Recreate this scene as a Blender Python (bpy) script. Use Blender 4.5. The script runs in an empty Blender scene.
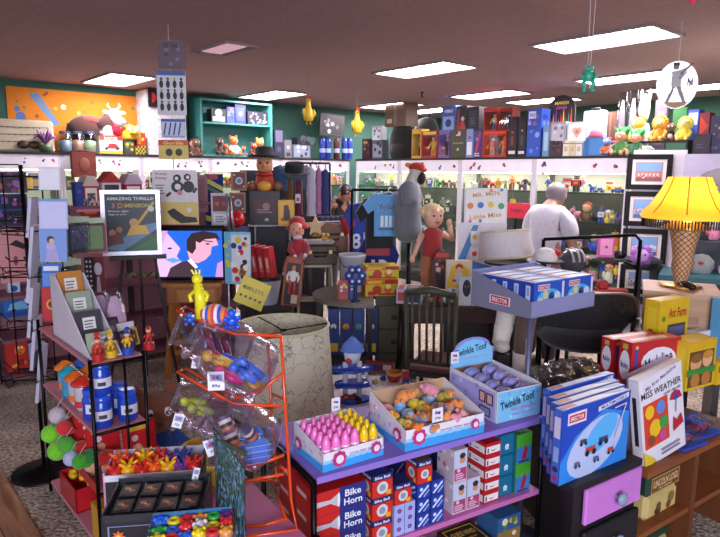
import bpy, math, random
from mathutils import Vector, Matrix
SC = bpy.context.scene
COL = SC.collection
PI = math.pi
rnd = random.Random(7)
F, CX, CY, EYE = 611.0, 360.0, 268.5, 1.70
PITCH = math.atan(97.5 / F)
ROLL = 0.40 * PI / 180
RC = Matrix.Rotation(PI / 2 - PITCH, 3, 'X') @ Matrix.Rotation(ROLL, 3, 'Z')
def ray(px, py): return RC @ Vector(((px - CX) / F, -(py - CY) / F, -1.0))
def G(px, py, h):
 "the point at height h that the photograph shows at this pixel"
 v = ray(px, py); t = (h - EYE) / v.z
 return Vector((v.x * t, v.y * t, h))
def D(px, py, d):
 "the point d metres ahead that the photograph shows at this pixel"
 v = ray(px, py); t = d / v.y
 return Vector((v.x * t, d, EYE + v.z * t))
def S(d): return d / F * 1.01
ER = Vector((.6588, -.7523, 0)); EN = Vector((.7523, .6588, 0))
RR = -48.8 * PI / 180      # faces the room from the right wall
RL = 41.2 * PI / 180       # faces the room from the left wall
CEIL = 2.78
MATS = {}
def lin(h):
 h = h.lstrip('#'); o = []
 for i in (0, 2, 4):
  c = int(h[i:i + 2], 16) / 255
  o.append(c / 12.92 if c <= .04045 else ((c + .055) / 1.055) ** 2.4)
 return o
def M(spec):
 if not isinstance(spec, str): return spec
 if spec in MATS: return MATS[spec]
 parts = spec.split('|'); col = lin(parts[0]); kind = parts[1] if len(parts) > 1 else 'card'
 m = bpy.data.materials.new('mat_' + kind); m.use_nodes = True
 nt = m.node_tree; N = nt.nodes; L = nt.links
 b = N['Principled BSDF']; out = N['Material Output']
 def setv(k, v):
  if k in b.inputs: b.inputs[k].default_value = v
 if kind == 'emit':
  e = N.new('ShaderNodeEmission'); e.inputs[0].default_value = (*col, 1); e.inputs[1].default_value = float(parts[2])
  L.new(e.outputs[0], out.inputs[0])
 elif kind in ('pane', 'film', 'jar'):
  t = N.new('ShaderNodeBsdfTransparent'); g = N.new('ShaderNodeBsdfGlossy'); mx = N.new('ShaderNodeMixShader')
  fr = N.new('ShaderNodeLayerWeight'); fr.inputs[0].default_value = .25 if kind == 'pane' else .45 if kind == 'jar' else .38
  mm = N.new('ShaderNodeMath'); mm.operation = 'MULTIPLY'; mm.inputs[1].default_value = .45 if kind == 'pane' else .75 if kind == 'jar' else .6
  t.inputs[0].default_value = (*[1 - (1 - c) * .5 for c in col], 1)
  g.inputs['Roughness'].default_value = .06 if kind == 'pane' else .16
  g.inputs[0].default_value = (.9, .92, 1, 1)
  if kind == 'film':
   nz = N.new('ShaderNodeTexNoise'); nz.inputs['Scale'].default_value = 28; bp = N.new('ShaderNodeBump'); bp.inputs['Strength'].default_value = .8; bp.inputs['Distance'].default_value = .02
   tc = N.new('ShaderNodeTexCoord'); L.new(tc.outputs['Object'], nz.inputs['Vector'])
   L.new(nz.outputs[0], bp.inputs['Height']); L.new(bp.outputs[0], g.inputs['Normal']); L.new(bp.outputs[0], fr.inputs['Normal'])
  L.new(fr.outputs['Facing'], mm.inputs[0]); L.new(mm.outputs[0], mx.inputs[0])
  L.new(t.outputs[0], mx.inputs[1]); L.new(g.outputs[0], mx.inputs[2]); L.new(mx.outputs[0], out.inputs[0])
 elif kind == 'translucent':
  t = N.new('ShaderNodeBsdfTransparent'); d = N.new('ShaderNodeBsdfDiffuse'); tl = N.new('ShaderNodeBsdfTranslucent'); m1 = N.new('ShaderNodeMixShader'); m2 = N.new('ShaderNodeMixShader')
  for n_ in (d, tl): n_.inputs[0].default_value = (*col, 1)
  m1.inputs[0].default_value = .5; m2.inputs[0].default_value = .62
  L.new(d.outputs[0], m1.inputs[1]); L.new(tl.outputs[0], m1.inputs[2]); L.new(t.outputs[0], m2.inputs[1]); L.new(m1.outputs[0], m2.inputs[2]); L.new(m2.outputs[0], out.inputs[0])
 else:
  tc = N.new('ShaderNodeTexCoord'); nz = N.new('ShaderNodeTexNoise'); mix = N.new('ShaderNodeMix'); mix.data_type = 'RGBA'
  var, sc, rough = {'card': (.10, 14, .45), 'gloss': (.06, 8, .18), 'fabric': (.22, 60, .95), 'metal': (.1, 20, .35), 'wood': (.35, 9, .5),
      'matte': (.12, 12, .85), 'plush': (.28, 90, 1.0), 'vein': (.5, 9, .8), 'paint': (.12, 6, .5)}.get(kind, (.1, 10, .5))
  nz.inputs['Scale'].default_value = sc; nz.inputs['Detail'].default_value = 4
  L.new(tc.outputs['Object'], nz.inputs['Vector'])
  mix.inputs[6].default_value = (*[c * (1 - var) for c in col], 1)
  mix.inputs[7].default_value = (*[min(1, c * (1 + var)) for c in col], 1)
  L.new(nz.outputs[0], mix.inputs[0]); L.new(mix.outputs[2], b.inputs['Base Color'])
  setv('Roughness', rough)
  if kind == 'metal': setv('Metallic', .8)
  if kind in ('fabric', 'plush'):
   setv('Sheen Weight', .25)
   bp = N.new('ShaderNodeBump'); bp.inputs['Strength'].default_value = .35; bp.inputs['Distance'].default_value = .006
   L.new(nz.outputs[0], bp.inputs['Height']); L.new(bp.outputs[0], b.inputs['Normal'])
  if kind == 'wood':
   mp = N.new('ShaderNodeMapping'); mp.inputs['Scale'].default_value = (1, 1, .12) if len(parts) < 3 else (.12, 1, 1)
   L.new(tc.outputs['Object'], mp.inputs[0]); L.new(mp.outputs[0], nz.inputs['Vector']); nz.inputs['Scale'].default_value = 26
  if kind == 'vein':
   vo = N.new('ShaderNodeTexVoronoi'); vo.feature = 'DISTANCE_TO_EDGE'; vo.inputs['Scale'].default_value = 17
   n2 = N.new('ShaderNodeTexNoise'); n2.inputs['Scale'].default_value = 7; n2.inputs['Detail'].default_value = 6
   ad = N.new('ShaderNodeMix'); ad.data_type = 'RGBA'; ad.inputs[0].default_value = .25
   L.new(tc.outputs['Object'], n2.inputs['Vector']); L.new(tc.outputs['Object'], ad.inputs[6]); L.new(n2.outputs['Color'], ad.inputs[7]); L.new(ad.outputs[2], vo.inputs['Vector'])
   rp = N.new('ShaderNodeValToRGB'); rp.color_ramp.elements[0].position = .0; rp.color_ramp.elements[1].position = .035
   rp.color_ramp.elements[0].color = (*[c * .18 for c in col], 1); rp.color_ramp.elements[1].color = (*col, 1)
   L.new(vo.outputs['Distance'], rp.inputs[0]); L.new(rp.outputs[0], b.inputs['Base Color'])
  if kind == 'lampcloth':
   setv('Emission Color', (*col, 1)); setv('Emission Strength', .25)
 MATS[spec] = m
 return m
TXT = {}
def text_mesh(s):
 if s in TXT: return TXT[s]
 c = bpy.data.curves.new('t', 'FONT'); c.body = s; c.resolution_u = 2; c.align_x = 'CENTER'; c.size = 1; c.offset = .02
 o = bpy.data.objects.new('t', c); COL.objects.link(o)
 dg = bpy.context.evaluated_depsgraph_get(); me = o.evaluated_get(dg).to_mesh()
 vs = [(v.co.x, v.co.y) for v in me.vertices]; fs = [tuple(p.vertices) for p in me.polygons]
 o.evaluated_get(dg).to_mesh_clear(); bpy.data.objects.remove(o); bpy.data.curves.remove(c)
 xs = [v[0] for v in vs] or [0]; ys = [v[1] for v in vs] or [0]
 x0, x1, y0, y1 = min(xs), max(xs), min(ys), max(ys)
 vs = [((x - (x0 + x1) / 2), (y - (y0 + y1) / 2)) for x, y in vs]
 TXT[s] = (vs, fs, x1 - x0, y1 - y0)
 return TXT[s]
def rotm(rx=0, ry=0, rz=0): return (Matrix.Rotation(rz, 4, 'Z') @ Matrix.Rotation(ry, 4, 'Y') @ Matrix.Rotation(rx, 4, 'X'))
class Face:
 "a printed face: fractions 0-1 of its width and height"
 def __init__(s, mb, o, u, v):
  s.mb, s.o, s.u, s.v = mb, Vector(o), Vector(u), Vector(v)
  s.n = s.u.cross(s.v).normalized(); s.W = s.u.length; s.H = s.v.length; s.k = 0; s.step = .0004
 def P(s, x, y): return s.o + s.u * x + s.v * y + s.n * (s.step * s.k)
 def poly(s, pts, m):
  s.k += 1; s.mb.add([s.P(x, y) for x, y in pts], [tuple(range(len(pts)))], m); return s
 def rect(s, x0, y0, x1, y1, m): return s.poly([(x0, y0), (x1, y0), (x1, y1), (x0, y1)], m)
 def disc(s, cx, cy, rx, m, ry=None, n=14, rot=0):
  "rx in fractions of the width; ry in fractions of the height (round when left out)"
  ry = rx * s.W / s.H if ry is None else ry
  p = []
  for i in range(n):
   a = 2 * PI * i / n; x, y = math.cos(a) * rx * s.W, math.sin(a) * ry * s.H
   c, q = math.cos(rot), math.sin(rot); p.append((cx + (x * c - y * q) / s.W, cy + (x * q + y * c) / s.H))
  return s.poly(p, m)
 def star(s, cx, cy, r, m, n=8, inner=.55):
  p = []
  for i in range(2 * n):
   a = PI * i / n; q = r if i % 2 == 0 else r * inner
   p.append((cx + math.cos(a) * q, cy + math.sin(a) * q * s.W / s.H))
  return s.poly(p, m)
 def line(s, x0, y0, x1, y1, w, m):
  "w in metres"
  a = Vector((x0 * s.W, y0 * s.H)); b = Vector((x1 * s.W, y1 * s.H)); d = (b - a)
  if d.length < 1e-6: return s
  d.normalize(); q = Vector((-d.y, d.x)) * w / 2
  return s.poly([(p.x / s.W, p.y / s.H) for p in (a - q, b - q, b + q, a + q)], m)
 def text(s, t, cx, cy, h, m, w=None, rot=0, slant=0):
  "h = letter height as a fraction of the face height; w = total width fraction"
  vs, fs, tw, th = text_mesh(t); s.k += 1
  ky = h * s.H / max(th, 1e-6); kx = ky if w is None else w * s.W / max(tw, 1e-6)
  c, q = math.cos(rot), math.sin(rot); out = []
  for x, y in vs:
   x = (x + slant * y) * kx; y = y * ky
   out.append(s.P(cx + (x * c - y * q) / s.W, cy + (x * q + y * c) / s.H))
  s.mb.add(out, fs, m); return s
 def lines(s, x0, y0, x1, y1, n, m, fill=.5):
  hh = (y1 - y0) / n
  for i in range(n):
   s.rect(x0, y0 + i * hh, x0 + (x1 - x0) * rnd.uniform(.7, 1), y0 + i * hh + hh * fill, m); s.k -= 1
  s.k += 1; return s
 def blobs(s, n, cols, r=.06, x0=.1, y0=.1, x1=.9, y1=.9, seed=0):
  q = random.Random(seed); k0 = s.k
  for i in range(n):
   s.k = k0 + i % 4
   s.disc(q.uniform(x0, x1), q.uniform(y0, y1), r * q.uniform(.6, 1.3), cols[i % len(cols)], n=9)
  s.k = k0 + 5; return s
class MB:
 def __init__(s): s.v, s.f, s.m, s.mats, s.sm, s.T = [], [], [], [], [], Matrix.Identity(4)
 def mi(s, m):
  m = M(m)
  if m not in s.mats: s.mats.append(m)
  return s.mats.index(m)
 def add(s, vs, fs, m, smooth=False):
  b = len(s.v); k = s.mi(m)
  s.v += [tuple(s.T @ Vector(v)) for v in vs]
  for f in fs: s.f.append(tuple(b + i for i in f)); s.m.append(k); s.sm.append(smooth)
  return s
 def box(s, m, x0, y0, z0, x1, y1, z1, bev=0):
  if bev > 0:
   b = min(bev, (x1 - x0) * .49, (y1 - y0) * .49, (z1 - z0) * .49); rings = []
   for z, i in ((z0, b), (z0 + b, 0), (z1 - b, 0), (z1, b)):
    c = b if i == 0 else b
    rings.append([(x0 + i + (c if i == 0 else 0), y0 + i, z), (x1 - i - (c if i == 0 else 0), y0 + i, z), (x1 - i, y0 + i + (c if i == 0 else 0), z), (x1 - i, y1 - i - (c if i == 0 else 0), z),
       (x1 - i - (c if i == 0 else 0), y1 - i, z), (x0 + i + (c if i == 0 else 0), y1 - i, z), (x0 + i, y1 - i - (c if i == 0 else 0), z), (x0 + i, y0 + i + (c if i == 0 else 0), z)])
   vs = [p for r in rings for p in r]; fs = [tuple(range(7, -1, -1)), tuple(range(24, 32))]
   for r in range(3):
    for i in range(8):
     j = (i + 1) % 8; fs.append((r * 8 + i, r * 8 + j, r * 8 + 8 + j, r * 8 + 8 + i))
   return s.add(vs, fs, m)
  vs = [(x0, y0, z0), (x1, y0, z0), (x1, y1, z0), (x0, y1, z0), (x0, y0, z1), (x1, y0, z1), (x1, y1, z1), (x0, y1, z1)]
  return s.add(vs, [(3, 2, 1, 0), (4, 5, 6, 7), (0, 1, 5, 4), (1, 2, 6, 5), (2, 3, 7, 6), (3, 0, 4, 7)], m)
 def bx(s, m, w, d, h, x=0, y=0, z=0, bev=0):
  "box centred in x and y, standing on z"
  return s.box(m, x - w / 2, y - d / 2, z, x + w / 2, y + d / 2, z + h, bev)
 def lathe(s, m, prof, n=16, c=(0, 0, 0), closed=True, sx=1, sy=1):
  vs, fs = [], []
  for r, z in prof:
   for i in range(n):
    a = 2 * PI * i / n; vs.append((c[0] + math.cos(a) * r * sx, c[1] + math.sin(a) * r * sy, c[2] + z))
  for k in range(len(prof) - 1):
   for i in range(n):
    j = (i + 1) % n; fs.append((k * n + i, k * n + j, k * n + n + j, k * n + n + i))
  s.add(vs, fs, m, True)
  if closed:
   b = [vs[i] for i in range(n)]; t = [vs[(len(prof) - 1) * n + i] for i in range(n)]
   if prof[0][0] > 1e-5: s.add(b, [tuple(range(n - 1, -1, -1))], m)
   if prof[-1][0] > 1e-5: s.add(t, [tuple(range(n))], m)
  return s
 def cyl(s, m, r, h, x=0, y=0, z=0, n=14, r2=None): return s.lathe(m, [(r, 0), (r if r2 is None else r2, h)], n, (x, y, z))
 def ell(s, m, c, r, n=12, k=8, rot=None):
  if not hasattr(r, '__len__'): r = (r, r, r)
  vs, fs = [], []
  for j in range(k + 1):
   t = PI * j / k
   for i in range(n):
    a = 2 * PI * i / n
    p = Vector((r[0] * math.sin(t) * math.cos(a), r[1] * math.sin(t) * math.sin(a), -r[2] * math.cos(t)))
    if rot is not None: p = rot.to_3x3() @ p
    vs.append((p.x + c[0], p.y + c[1], p.z + c[2]))
  for j in range(k):
   for i in range(n):
    q = (i + 1) % n; fs.append((j * n + i, j * n + q, j * n + n + q, j * n + n + i))
  return s.add(vs, fs, m, True)
 def tube(s, m, pts, r, n=6, closed=False, flat=1.0):
  P = [Vector(p) for p in pts]; rs = r if hasattr(r, '__len__') else [r] * len(P)
  vs, fs = [], []; up = None; L = len(P)
  for i, p in enumerate(P):
   if closed: t = P[(i + 1) % L] - P[i - 1]
   else: t = P[min(i + 1, L - 1)] - P[max(i - 1, 0)]
   if t.length < 1e-9: t = Vector((0, 0, 1))
   t.normalize()
   if up is None: up = Vector((0, 0, 1)) if abs(t.z) < .9 else Vector((1, 0, 0))
   a = t.cross(up)
   if a.length < 1e-6: a = t.orthogonal()
   a.normalize(); b = a.cross(t).normalized(); up = b
   for k in range(n):
    q = 2 * PI * k / n; vs.append(p + a * math.cos(q) * rs[i] + b * math.sin(q) * rs[i] * flat)
  for i in range(L if closed else L - 1):
   i2 = (i + 1) % L
   for k in range(n):
    j = (k + 1) % n; fs.append((i * n + k, i * n + j, i2 * n + j, i2 * n + k))
  if not closed: fs += [tuple(range(n - 1, -1, -1)), tuple((L - 1) * n + k for k in range(n))]
  return s.add(vs, fs, m, n > 4)
 def prism(s, m, poly, y0, y1):
  "an outline in x,z pushed from y0 to y1"
  n = len(poly); vs = [(x, y0, z) for x, z in poly] + [(x, y1, z) for x, z in poly]
  fs = [tuple(range(n)), tuple(range(2 * n - 1, n - 1, -1))] + [(i, i + n, (i + 1) % n + n, (i + 1) % n) for i in range(n)]
  return s.add(vs, fs, m)
 def slab(s, m, poly, z0, z1):
  "an outline in x,y pushed from z0 to z1"
  n = len(poly); vs = [(x, y, z0) for x, y in poly] + [(x, y, z1) for x, y in poly]
  fs = [tuple(range(n - 1, -1, -1)), tuple(range(n, 2 * n))] + [(i, (i + 1) % n, (i + 1) % n + n, i + n) for i in range(n)]
  return s.add(vs, fs, m)
 def faces(s, w, d, h, z=0, x=0, y=0):
  "printed faces of a box standing on z: front, right, left, top"
  a, b = w / 2, d / 2
  return (Face(s, (x - a, y - b, z), (w, 0, 0), (0, 0, h)), Face(s, (x + a, y - b, z), (0, d, 0), (0, 0, h)),
    Face(s, (x - a, y + b, z), (0, -d, 0), (0, 0, h)), Face(s, (x - a, y - b, z + h), (w, 0, 0), (0, d, 0)))
 def mesh(s, name):
  me = bpy.data.meshes.new(name); me.from_pydata(s.v, [], s.f)
  for m in s.mats: me.materials.append(m)
  me.polygons.foreach_set('material_index', s.m); me.polygons.foreach_set('use_smooth', s.sm); me.update()
  return me
 def build(s, name, parent=None, loc=None, rz=None, kind=None, label=None):
  o = bpy.data.objects.new(name, s.mesh(name)); COL.objects.link(o)
  if parent is not None: o.parent = parent
  if loc is not None: o.location = loc
  if rz is not None: o.rotation_euler[2] = rz
  if kind: o['kind'] = kind
  if label: o['label'] = label
  return o
def tag(o, label, cat, group=None):
 o['label'] = label; o['category'] = cat
 if group: o['group'] = group
 return o
def thing(name, label, cat, loc=(0, 0, 0), rz=0, group=None, rx=0, ry=0):
 o = bpy.data.objects.new(name, None); COL.objects.link(o); o.empty_display_size = .05
 o.location = loc; o.rotation_euler = (rx, ry, rz); return tag(o, label, cat, group)
def one(mb, name, label, cat, loc=(0, 0, 0), rz=0, group=None, rx=0, ry=0):
 o = mb.build(name); o.location = loc; o.rotation_euler = (rx, ry, rz); return tag(o, label, cat, group)
def dup(root, loc=None, rz=None, label=None, scale=None, group=None):
 r = root.copy(); COL.objects.link(r)
 if loc is not None: r.location = loc
 if rz is not None: r.rotation_euler[2] = rz
 if label: r['label'] = label
 if group: r['group'] = group
 if scale: r.scale = (scale,) * 3
 for ch in list(root.children):
  c = ch.copy(); COL.objects.link(c); c.parent = r
  for g in ch.children:
   d = g.copy(); COL.objects.link(d); d.parent = c
 return r
def inst(me, name, label, cat, loc, rz=0, group=None, scale=None, rx=0, ry=0):
 o = bpy.data.objects.new(name, me); COL.objects.link(o); o.location = loc; o.rotation_euler = (rx, ry, rz)
 if scale: o.scale = (scale,) * 3 if not hasattr(scale, '__len__') else scale
 return tag(o, label, cat, group)
def arc(cx, cy, r, a0, a1, n, ry=None):
 ry = r if ry is None else ry
 return [(cx + math.cos(a0 + (a1 - a0) * i / n) * r, cy + math.sin(a0 + (a1 - a0) * i / n) * ry) for i in range(n + 1)]
# camera
cd = bpy.data.cameras.new('camera'); cam = bpy.data.objects.new('camera', cd); COL.objects.link(cam)
cam.location = (0, 0, EYE); cam.rotation_euler = RC.to_euler(); cd.sensor_width = 36; cd.lens = F / 720 * 36; cd.clip_start = .05
cd.shift_y = (CY - 268.5) / 720
SC.camera = cam
def EP(a, b, z=0): return ER * a + EN * b + Vector((0, 0, z))      # room axes to world
A0, A1, B0, B1 = -8.6, 7.0, -4.5, 9.6
def room_mat(name, kind):
 m = bpy.data.materials.new(name); m.use_nodes = True; nt = m.node_tree; N, L = nt.nodes, nt.links; b = N['Principled BSDF']
 tc = N.new('ShaderNodeTexCoord'); mp = N.new('ShaderNodeMapping'); L.new(tc.outputs['Object'], mp.inputs[0])
 def noise(sc, det=5):
  n = N.new('ShaderNodeTexNoise'); n.inputs['Scale'].default_value = sc; n.inputs['Detail'].default_value = det; L.new(mp.outputs[0], n.inputs['Vector']); return n
 def ramp(src, stops):
  r = N.new('ShaderNodeValToRGB'); e = r.color_ramp.elements
  while len(e) < len(stops): e.new(.5)
  for i, (p, c) in enumerate(stops): e[i].position = p; e[i].color = (*lin(c), 1)
  L.new(src, r.inputs[0]); return r
 if kind == 'carpet':
  n1 = noise(48, 8); n2 = noise(3.2, 3); r = ramp(n1.outputs[0], [(.3, '#665a52'), (.5, '#c0b2a4'), (.72, '#f4e8da')])
  mx = N.new('ShaderNodeMix'); mx.data_type = 'RGBA'; mx.blend_type = 'MULTIPLY'; mx.inputs[0].default_value = .6
  r2 = ramp(n2.outputs[0], [(.3, '#8f8075'), (.7, '#fff4ea')]); L.new(r.outputs[0], mx.inputs[6]); L.new(r2.outputs[0], mx.inputs[7]); L.new(mx.outputs[2], b.inputs['Base Color'])
  bp = N.new('ShaderNodeBump'); bp.inputs['Strength'].default_value = 1; bp.inputs['Distance'].default_value = .03; L.new(n1.outputs[0], bp.inputs['Height']); L.new(bp.outputs[0], b.inputs['Normal'])
  b.inputs['Roughness'].default_value = 1
 elif kind == 'planks':
  br = N.new('ShaderNodeTexBrick'); br.offset = .37; br.inputs['Scale'].default_value = 1; br.inputs['Brick Width'].default_value = .9; br.inputs['Row Height'].default_value = .16
  br.inputs['Mortar Size'].default_value = .003; br.inputs['Color1'].default_value = (*lin('#c4906e'), 1); br.inputs['Color2'].default_value = (*lin('#e8be9a'), 1); br.inputs['Mortar'].default_value = (*lin('#3d2619'), 1)
  L.new(mp.outputs[0], br.inputs['Vector'])
  m2 = N.new('ShaderNodeMapping'); m2.inputs['Scale'].default_value = (2.5, 22, 1); L.new(tc.outputs['Object'], m2.inputs[0]); n = noise(1, 6); L.new(m2.outputs[0], n.inputs['Vector'])
  r = ramp(n.outputs[0], [(.35, '#8a7a70'), (.65, '#ffffff')]); mx = N.new('ShaderNodeMix'); mx.data_type = 'RGBA'; mx.blend_type = 'MULTIPLY'; mx.inputs[0].default_value = .8
  L.new(br.outputs[0], mx.inputs[6]); L.new(r.outputs[0], mx.inputs[7]); L.new(mx.outputs[2], b.inputs['Base Color']); b.inputs['Roughness'].default_value = .4
 elif kind == 'ceiling':
  br = N.new('ShaderNodeTexBrick'); br.offset = 0; br.inputs['Scale'].default_value = 1; br.inputs['Brick Width'].default_value = 1.22; br.inputs['Row Height'].default_value = .61
  br.inputs['Mortar Size'].default_value = .008; br.inputs['Color1'].default_value = (*lin('#b29494'), 1); br.inputs['Color2'].default_value = (*lin('#ad9090'), 1); br.inputs['Mortar'].default_value = (*lin('#a58c8e'), 1)
  L.new(mp.outputs[0], br.inputs['Vector']); n = noise(40, 4); r = ramp(n.outputs[0], [(.3, '#d8d0d0'), (.7, '#ffffff')])
  mx = N.new('ShaderNodeMix'); mx.data_type = 'RGBA'; mx.blend_type = 'MULTIPLY'; mx.inputs[0].default_value = .6; L.new(br.outputs[0], mx.inputs[6]); L.new(r.outputs[0], mx.inputs[7]); L.new(mx.outputs[2], b.inputs['Base Color'])
  b.inputs['Roughness'].default_value = .9
 else:
  n = noise(2.5, 6); r = ramp(n.outputs[0], [(.3, kind[0]), (.7, kind[1])]); L.new(r.outputs[0], b.inputs['Base Color']); b.inputs['Roughness'].default_value = .75
 return m
def struct_quad(name, pts, m, loc=(0, 0, 0), rz=0):
 mb = MB(); mb.add(pts, [tuple(range(len(pts)))], m); return mb.build(name, None, loc, rz, 'structure')
EDGE = .61
struct_quad('floor_1', [(A0, EDGE, 0), (A1, EDGE, 0), (A1, B1, 0), (A0, B1, 0)], room_mat('mat_carpet', 'carpet'), rz=RR)
wf = MB(); wf.box(room_mat('mat_planks', 'planks'), A0, B0, -.02, A1, EDGE, .012); wf.build('floor_2', None, rz=RR, kind='structure')
struct_quad('ceiling', [(A0, B0, CEIL), (A0, B1, CEIL), (A1, B1, CEIL), (A1, B0, CEIL)], room_mat('mat_ceiling', 'ceiling'), rz=RR)
struct_quad('wall_left', [(A0, B0, 0), (A0, B1, 0), (A0, B1, CEIL), (A0, B0, CEIL)], room_mat('mat_teal', ('#2a5348', '#33604f')), rz=RR)
struct_quad('wall_right', [(A0, B1, 0), (A1, B1, 0), (A1, B1, CEIL), (A0, B1, CEIL)], room_mat('mat_green', ('#2c5440', '#346049')), rz=RR)
def vplane(px, py, n, off):
 v = ray(px, py); t = off / (v.x * n.x + v.y * n.y); return Vector((v.x * t, v.y * t, EYE + v.z * t))
# ceiling lights
lamp = thing('ceiling_light', 'x', 'ceiling light')
f = MB()
for a in ((-.53, -.28, .53, -.25), (-.53, .25, .53, .28), (-.53, -.25, -.50, .25), (.50, -.25, .53, .25)): f.box('#8d7c7c|paint', a[0], a[1], -.022, a[2], a[3], .0)
f.build('frame', lamp)
f = MB(); f.box('#fff4fb|emit|17', -.50, -.25, -.012, .50, .25, -.006); f.build('diffuser', lamp)
LIGHTS = [((604, 39), 'large ceiling light panel nearest the hanging green frog'), ((424, 69), 'ceiling light panel above the leaning poster board, nearer one'),
  ((118, 79), 'ceiling light panel in front of the orange wall sheet'), ((272, 94.5), 'ceiling light panel above the teal shelf unit'),
  ((490, 94), 'ceiling light panel above the upper action figure boxes'), ((391, 105), 'low-looking ceiling light panel above the black bags on the cases'),
  ((543, 100), 'ceiling light panel behind the black rounded sign'), ((628, 77), 'ceiling light panel directly left of the round baseball sign'),
  ((694, 87), 'ceiling light panel directly right of the round baseball sign'), ((430, 110), 'farthest ceiling light panel near the corner of the room')]
for i, (p, lab) in enumerate(LIGHTS):
 o = lamp if i == 0 else dup(lamp); o.location = G(p[0], p[1], CEIL - .001); o.rotation_euler[2] = RR; o['label'] = lab; o['group'] = 'fluorescent ceiling panels'
# dim panel at the upper left
o = thing('ceiling_light', 'dim ceiling light panel glowing faintly above the white pillar', 'ceiling light', G(224, 48, CEIL - .001), RR, 'fluorescent ceiling panels')
c = [k for k in lamp.children if k.name.startswith('frame')][0].copy(); COL.objects.link(c); c.parent = o
f = MB(); f.box('#b08890|emit|.55', -.40, -.16, -.012, .40, .16, -.006); f.build('diffuser', o)
o.scale = (.6, .6, 1)
# small sprinkler head
p = MB(); p.lathe('#4a3a3a|metal', [(.03, 0), (.03, -.01), (.012, -.02), (.012, -.06), (.03, -.07), (.03, -.075)], 12)
one(p, 'sprinkler_head', 'small dark sprinkler head on the ceiling', 'sprinkler', G(422, 92, CEIL))
# added area light for assumed, unseen shop-front daylight behind the camera, and the world
def area(name, loc, target, sx, sy, power, col):
 l = bpy.data.lights.new(name, 'AREA'); l.shape = 'RECTANGLE'; l.size, l.size_y = sx, sy; l.energy = power; l.color = col
 o = bpy.data.objects.new(name, l); COL.objects.link(o); o.location = loc
 o.rotation_euler = (Vector(target) - Vector(loc)).to_track_quat('-Z', 'Y').to_euler(); return o
area('assumed_window_light', (.6, -3.2, 2.2), (0.4, 3, .6), 3.5, 1.8, 150, (.80, .86, 1))  # added cool fill for an assumed window; no window is modelled
w = bpy.data.worlds.new('world'); SC.world = w; w.use_nodes = True
w.node_tree.nodes['Background'].inputs[0].default_value = (.62, .66, .82, 1); w.node_tree.nodes['Background'].inputs[1].default_value = .38
SC.view_settings.view_transform = 'Standard'; SC.view_settings.exposure = 1.35
SC.cycles.use_denoising = True
CTOP = 1.896; OFFR = 6.86; OFFL = 8.08
def RW(px, off=0.0): p = vplane(px, 172, EN, OFFR + off); p.z = 0; return p
def LW(px, off=0.0): p = vplane(px, 169, -ER, OFFL + off); p.z = 0; return p
def zr(px, py, off=0.0): return vplane(px, py, EN, OFFR + off).z
def zl(px, py, off=0.0): return vplane(px, py, -ER, OFFL + off).z
SHELF = [1.465, 1.11, .75, .40]
def case(p0, p1, rz, label, seed, back='#8f8f8a'):
 p1 = p0 + (p1 - p0) * .996; w = (p1 - p0).length; t = thing('display_case', label, 'display case', p0, rz, 'glass display cases along the walls'); d = .46; q = random.Random(seed)
 f = MB()
 for x in (0, w - .035): f.box('#c9c4cf|paint', x, 0, .1, x + .035, .04, CTOP - .03)
 for x in (0, w - .03): f.box('#4a4648|paint', x, d - .04, .1, x + .03, d, CTOP - .03)
 f.box('#1d1a1c|paint', 0, -.012, CTOP - .03, w, d, CTOP); f.box('#221f20|paint', 0, .0, 0, w, d, .12)
 f.build('frame', t)
 f = MB(); f.box('#e6e0ea|paint', .035, .0, CTOP - .20, w - .035, .03, CTOP - .03)
 F_ = Face(f, (.035, -.0006, CTOP - .20), (w - .07, 0, 0), (0, 0, .17))
 for k in range(4):
  x = q.uniform(.06, .94); c = q.choice(['#b03040', '#3c3c46', '#5a6a52', '#8a4b6b', '#4a5a7a'])
  F_.disc(x, q.uniform(.3, .7), .02, c); F_.disc(x + .016, q.uniform(.4, .75), .013, '#3a3038')
 f.build('header', t)
 f = MB(); f.box(back + '|paint', .03, d - .02, .12, w - .03, d - .005, CTOP - .03); f.build('back_panel', t)
 f = MB(); f.box('#b4b0a4|paint', .035, d - .024, SHELF[0] - .02, w - .035, d - .021, CTOP - .21); f.build('painted_glow_panel', t)  # paler sheet paints the strip light's glow on the upper back
 for z in SHELF:
  f = MB(); f.box('#dfeee8|pane', .04, .05, z - .012, w - .04, d - .03, z - .004); f.box('#2a2c2a|paint', .035, .035, z - .022, w - .035, .05, z); f.build('glass_shelf', t)
 f = MB(); f.box('#fff6e6|emit|5.5', .08, .12, CTOP - .215, w - .08, .30, CTOP - .205); f.build('light_strip', t)
 f = MB(); f.box('#f4fff9|pane', .036, .012, .12, w - .036, .018, CTOP - .20); f.build('glass_door', t)
 return t, w, q
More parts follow.
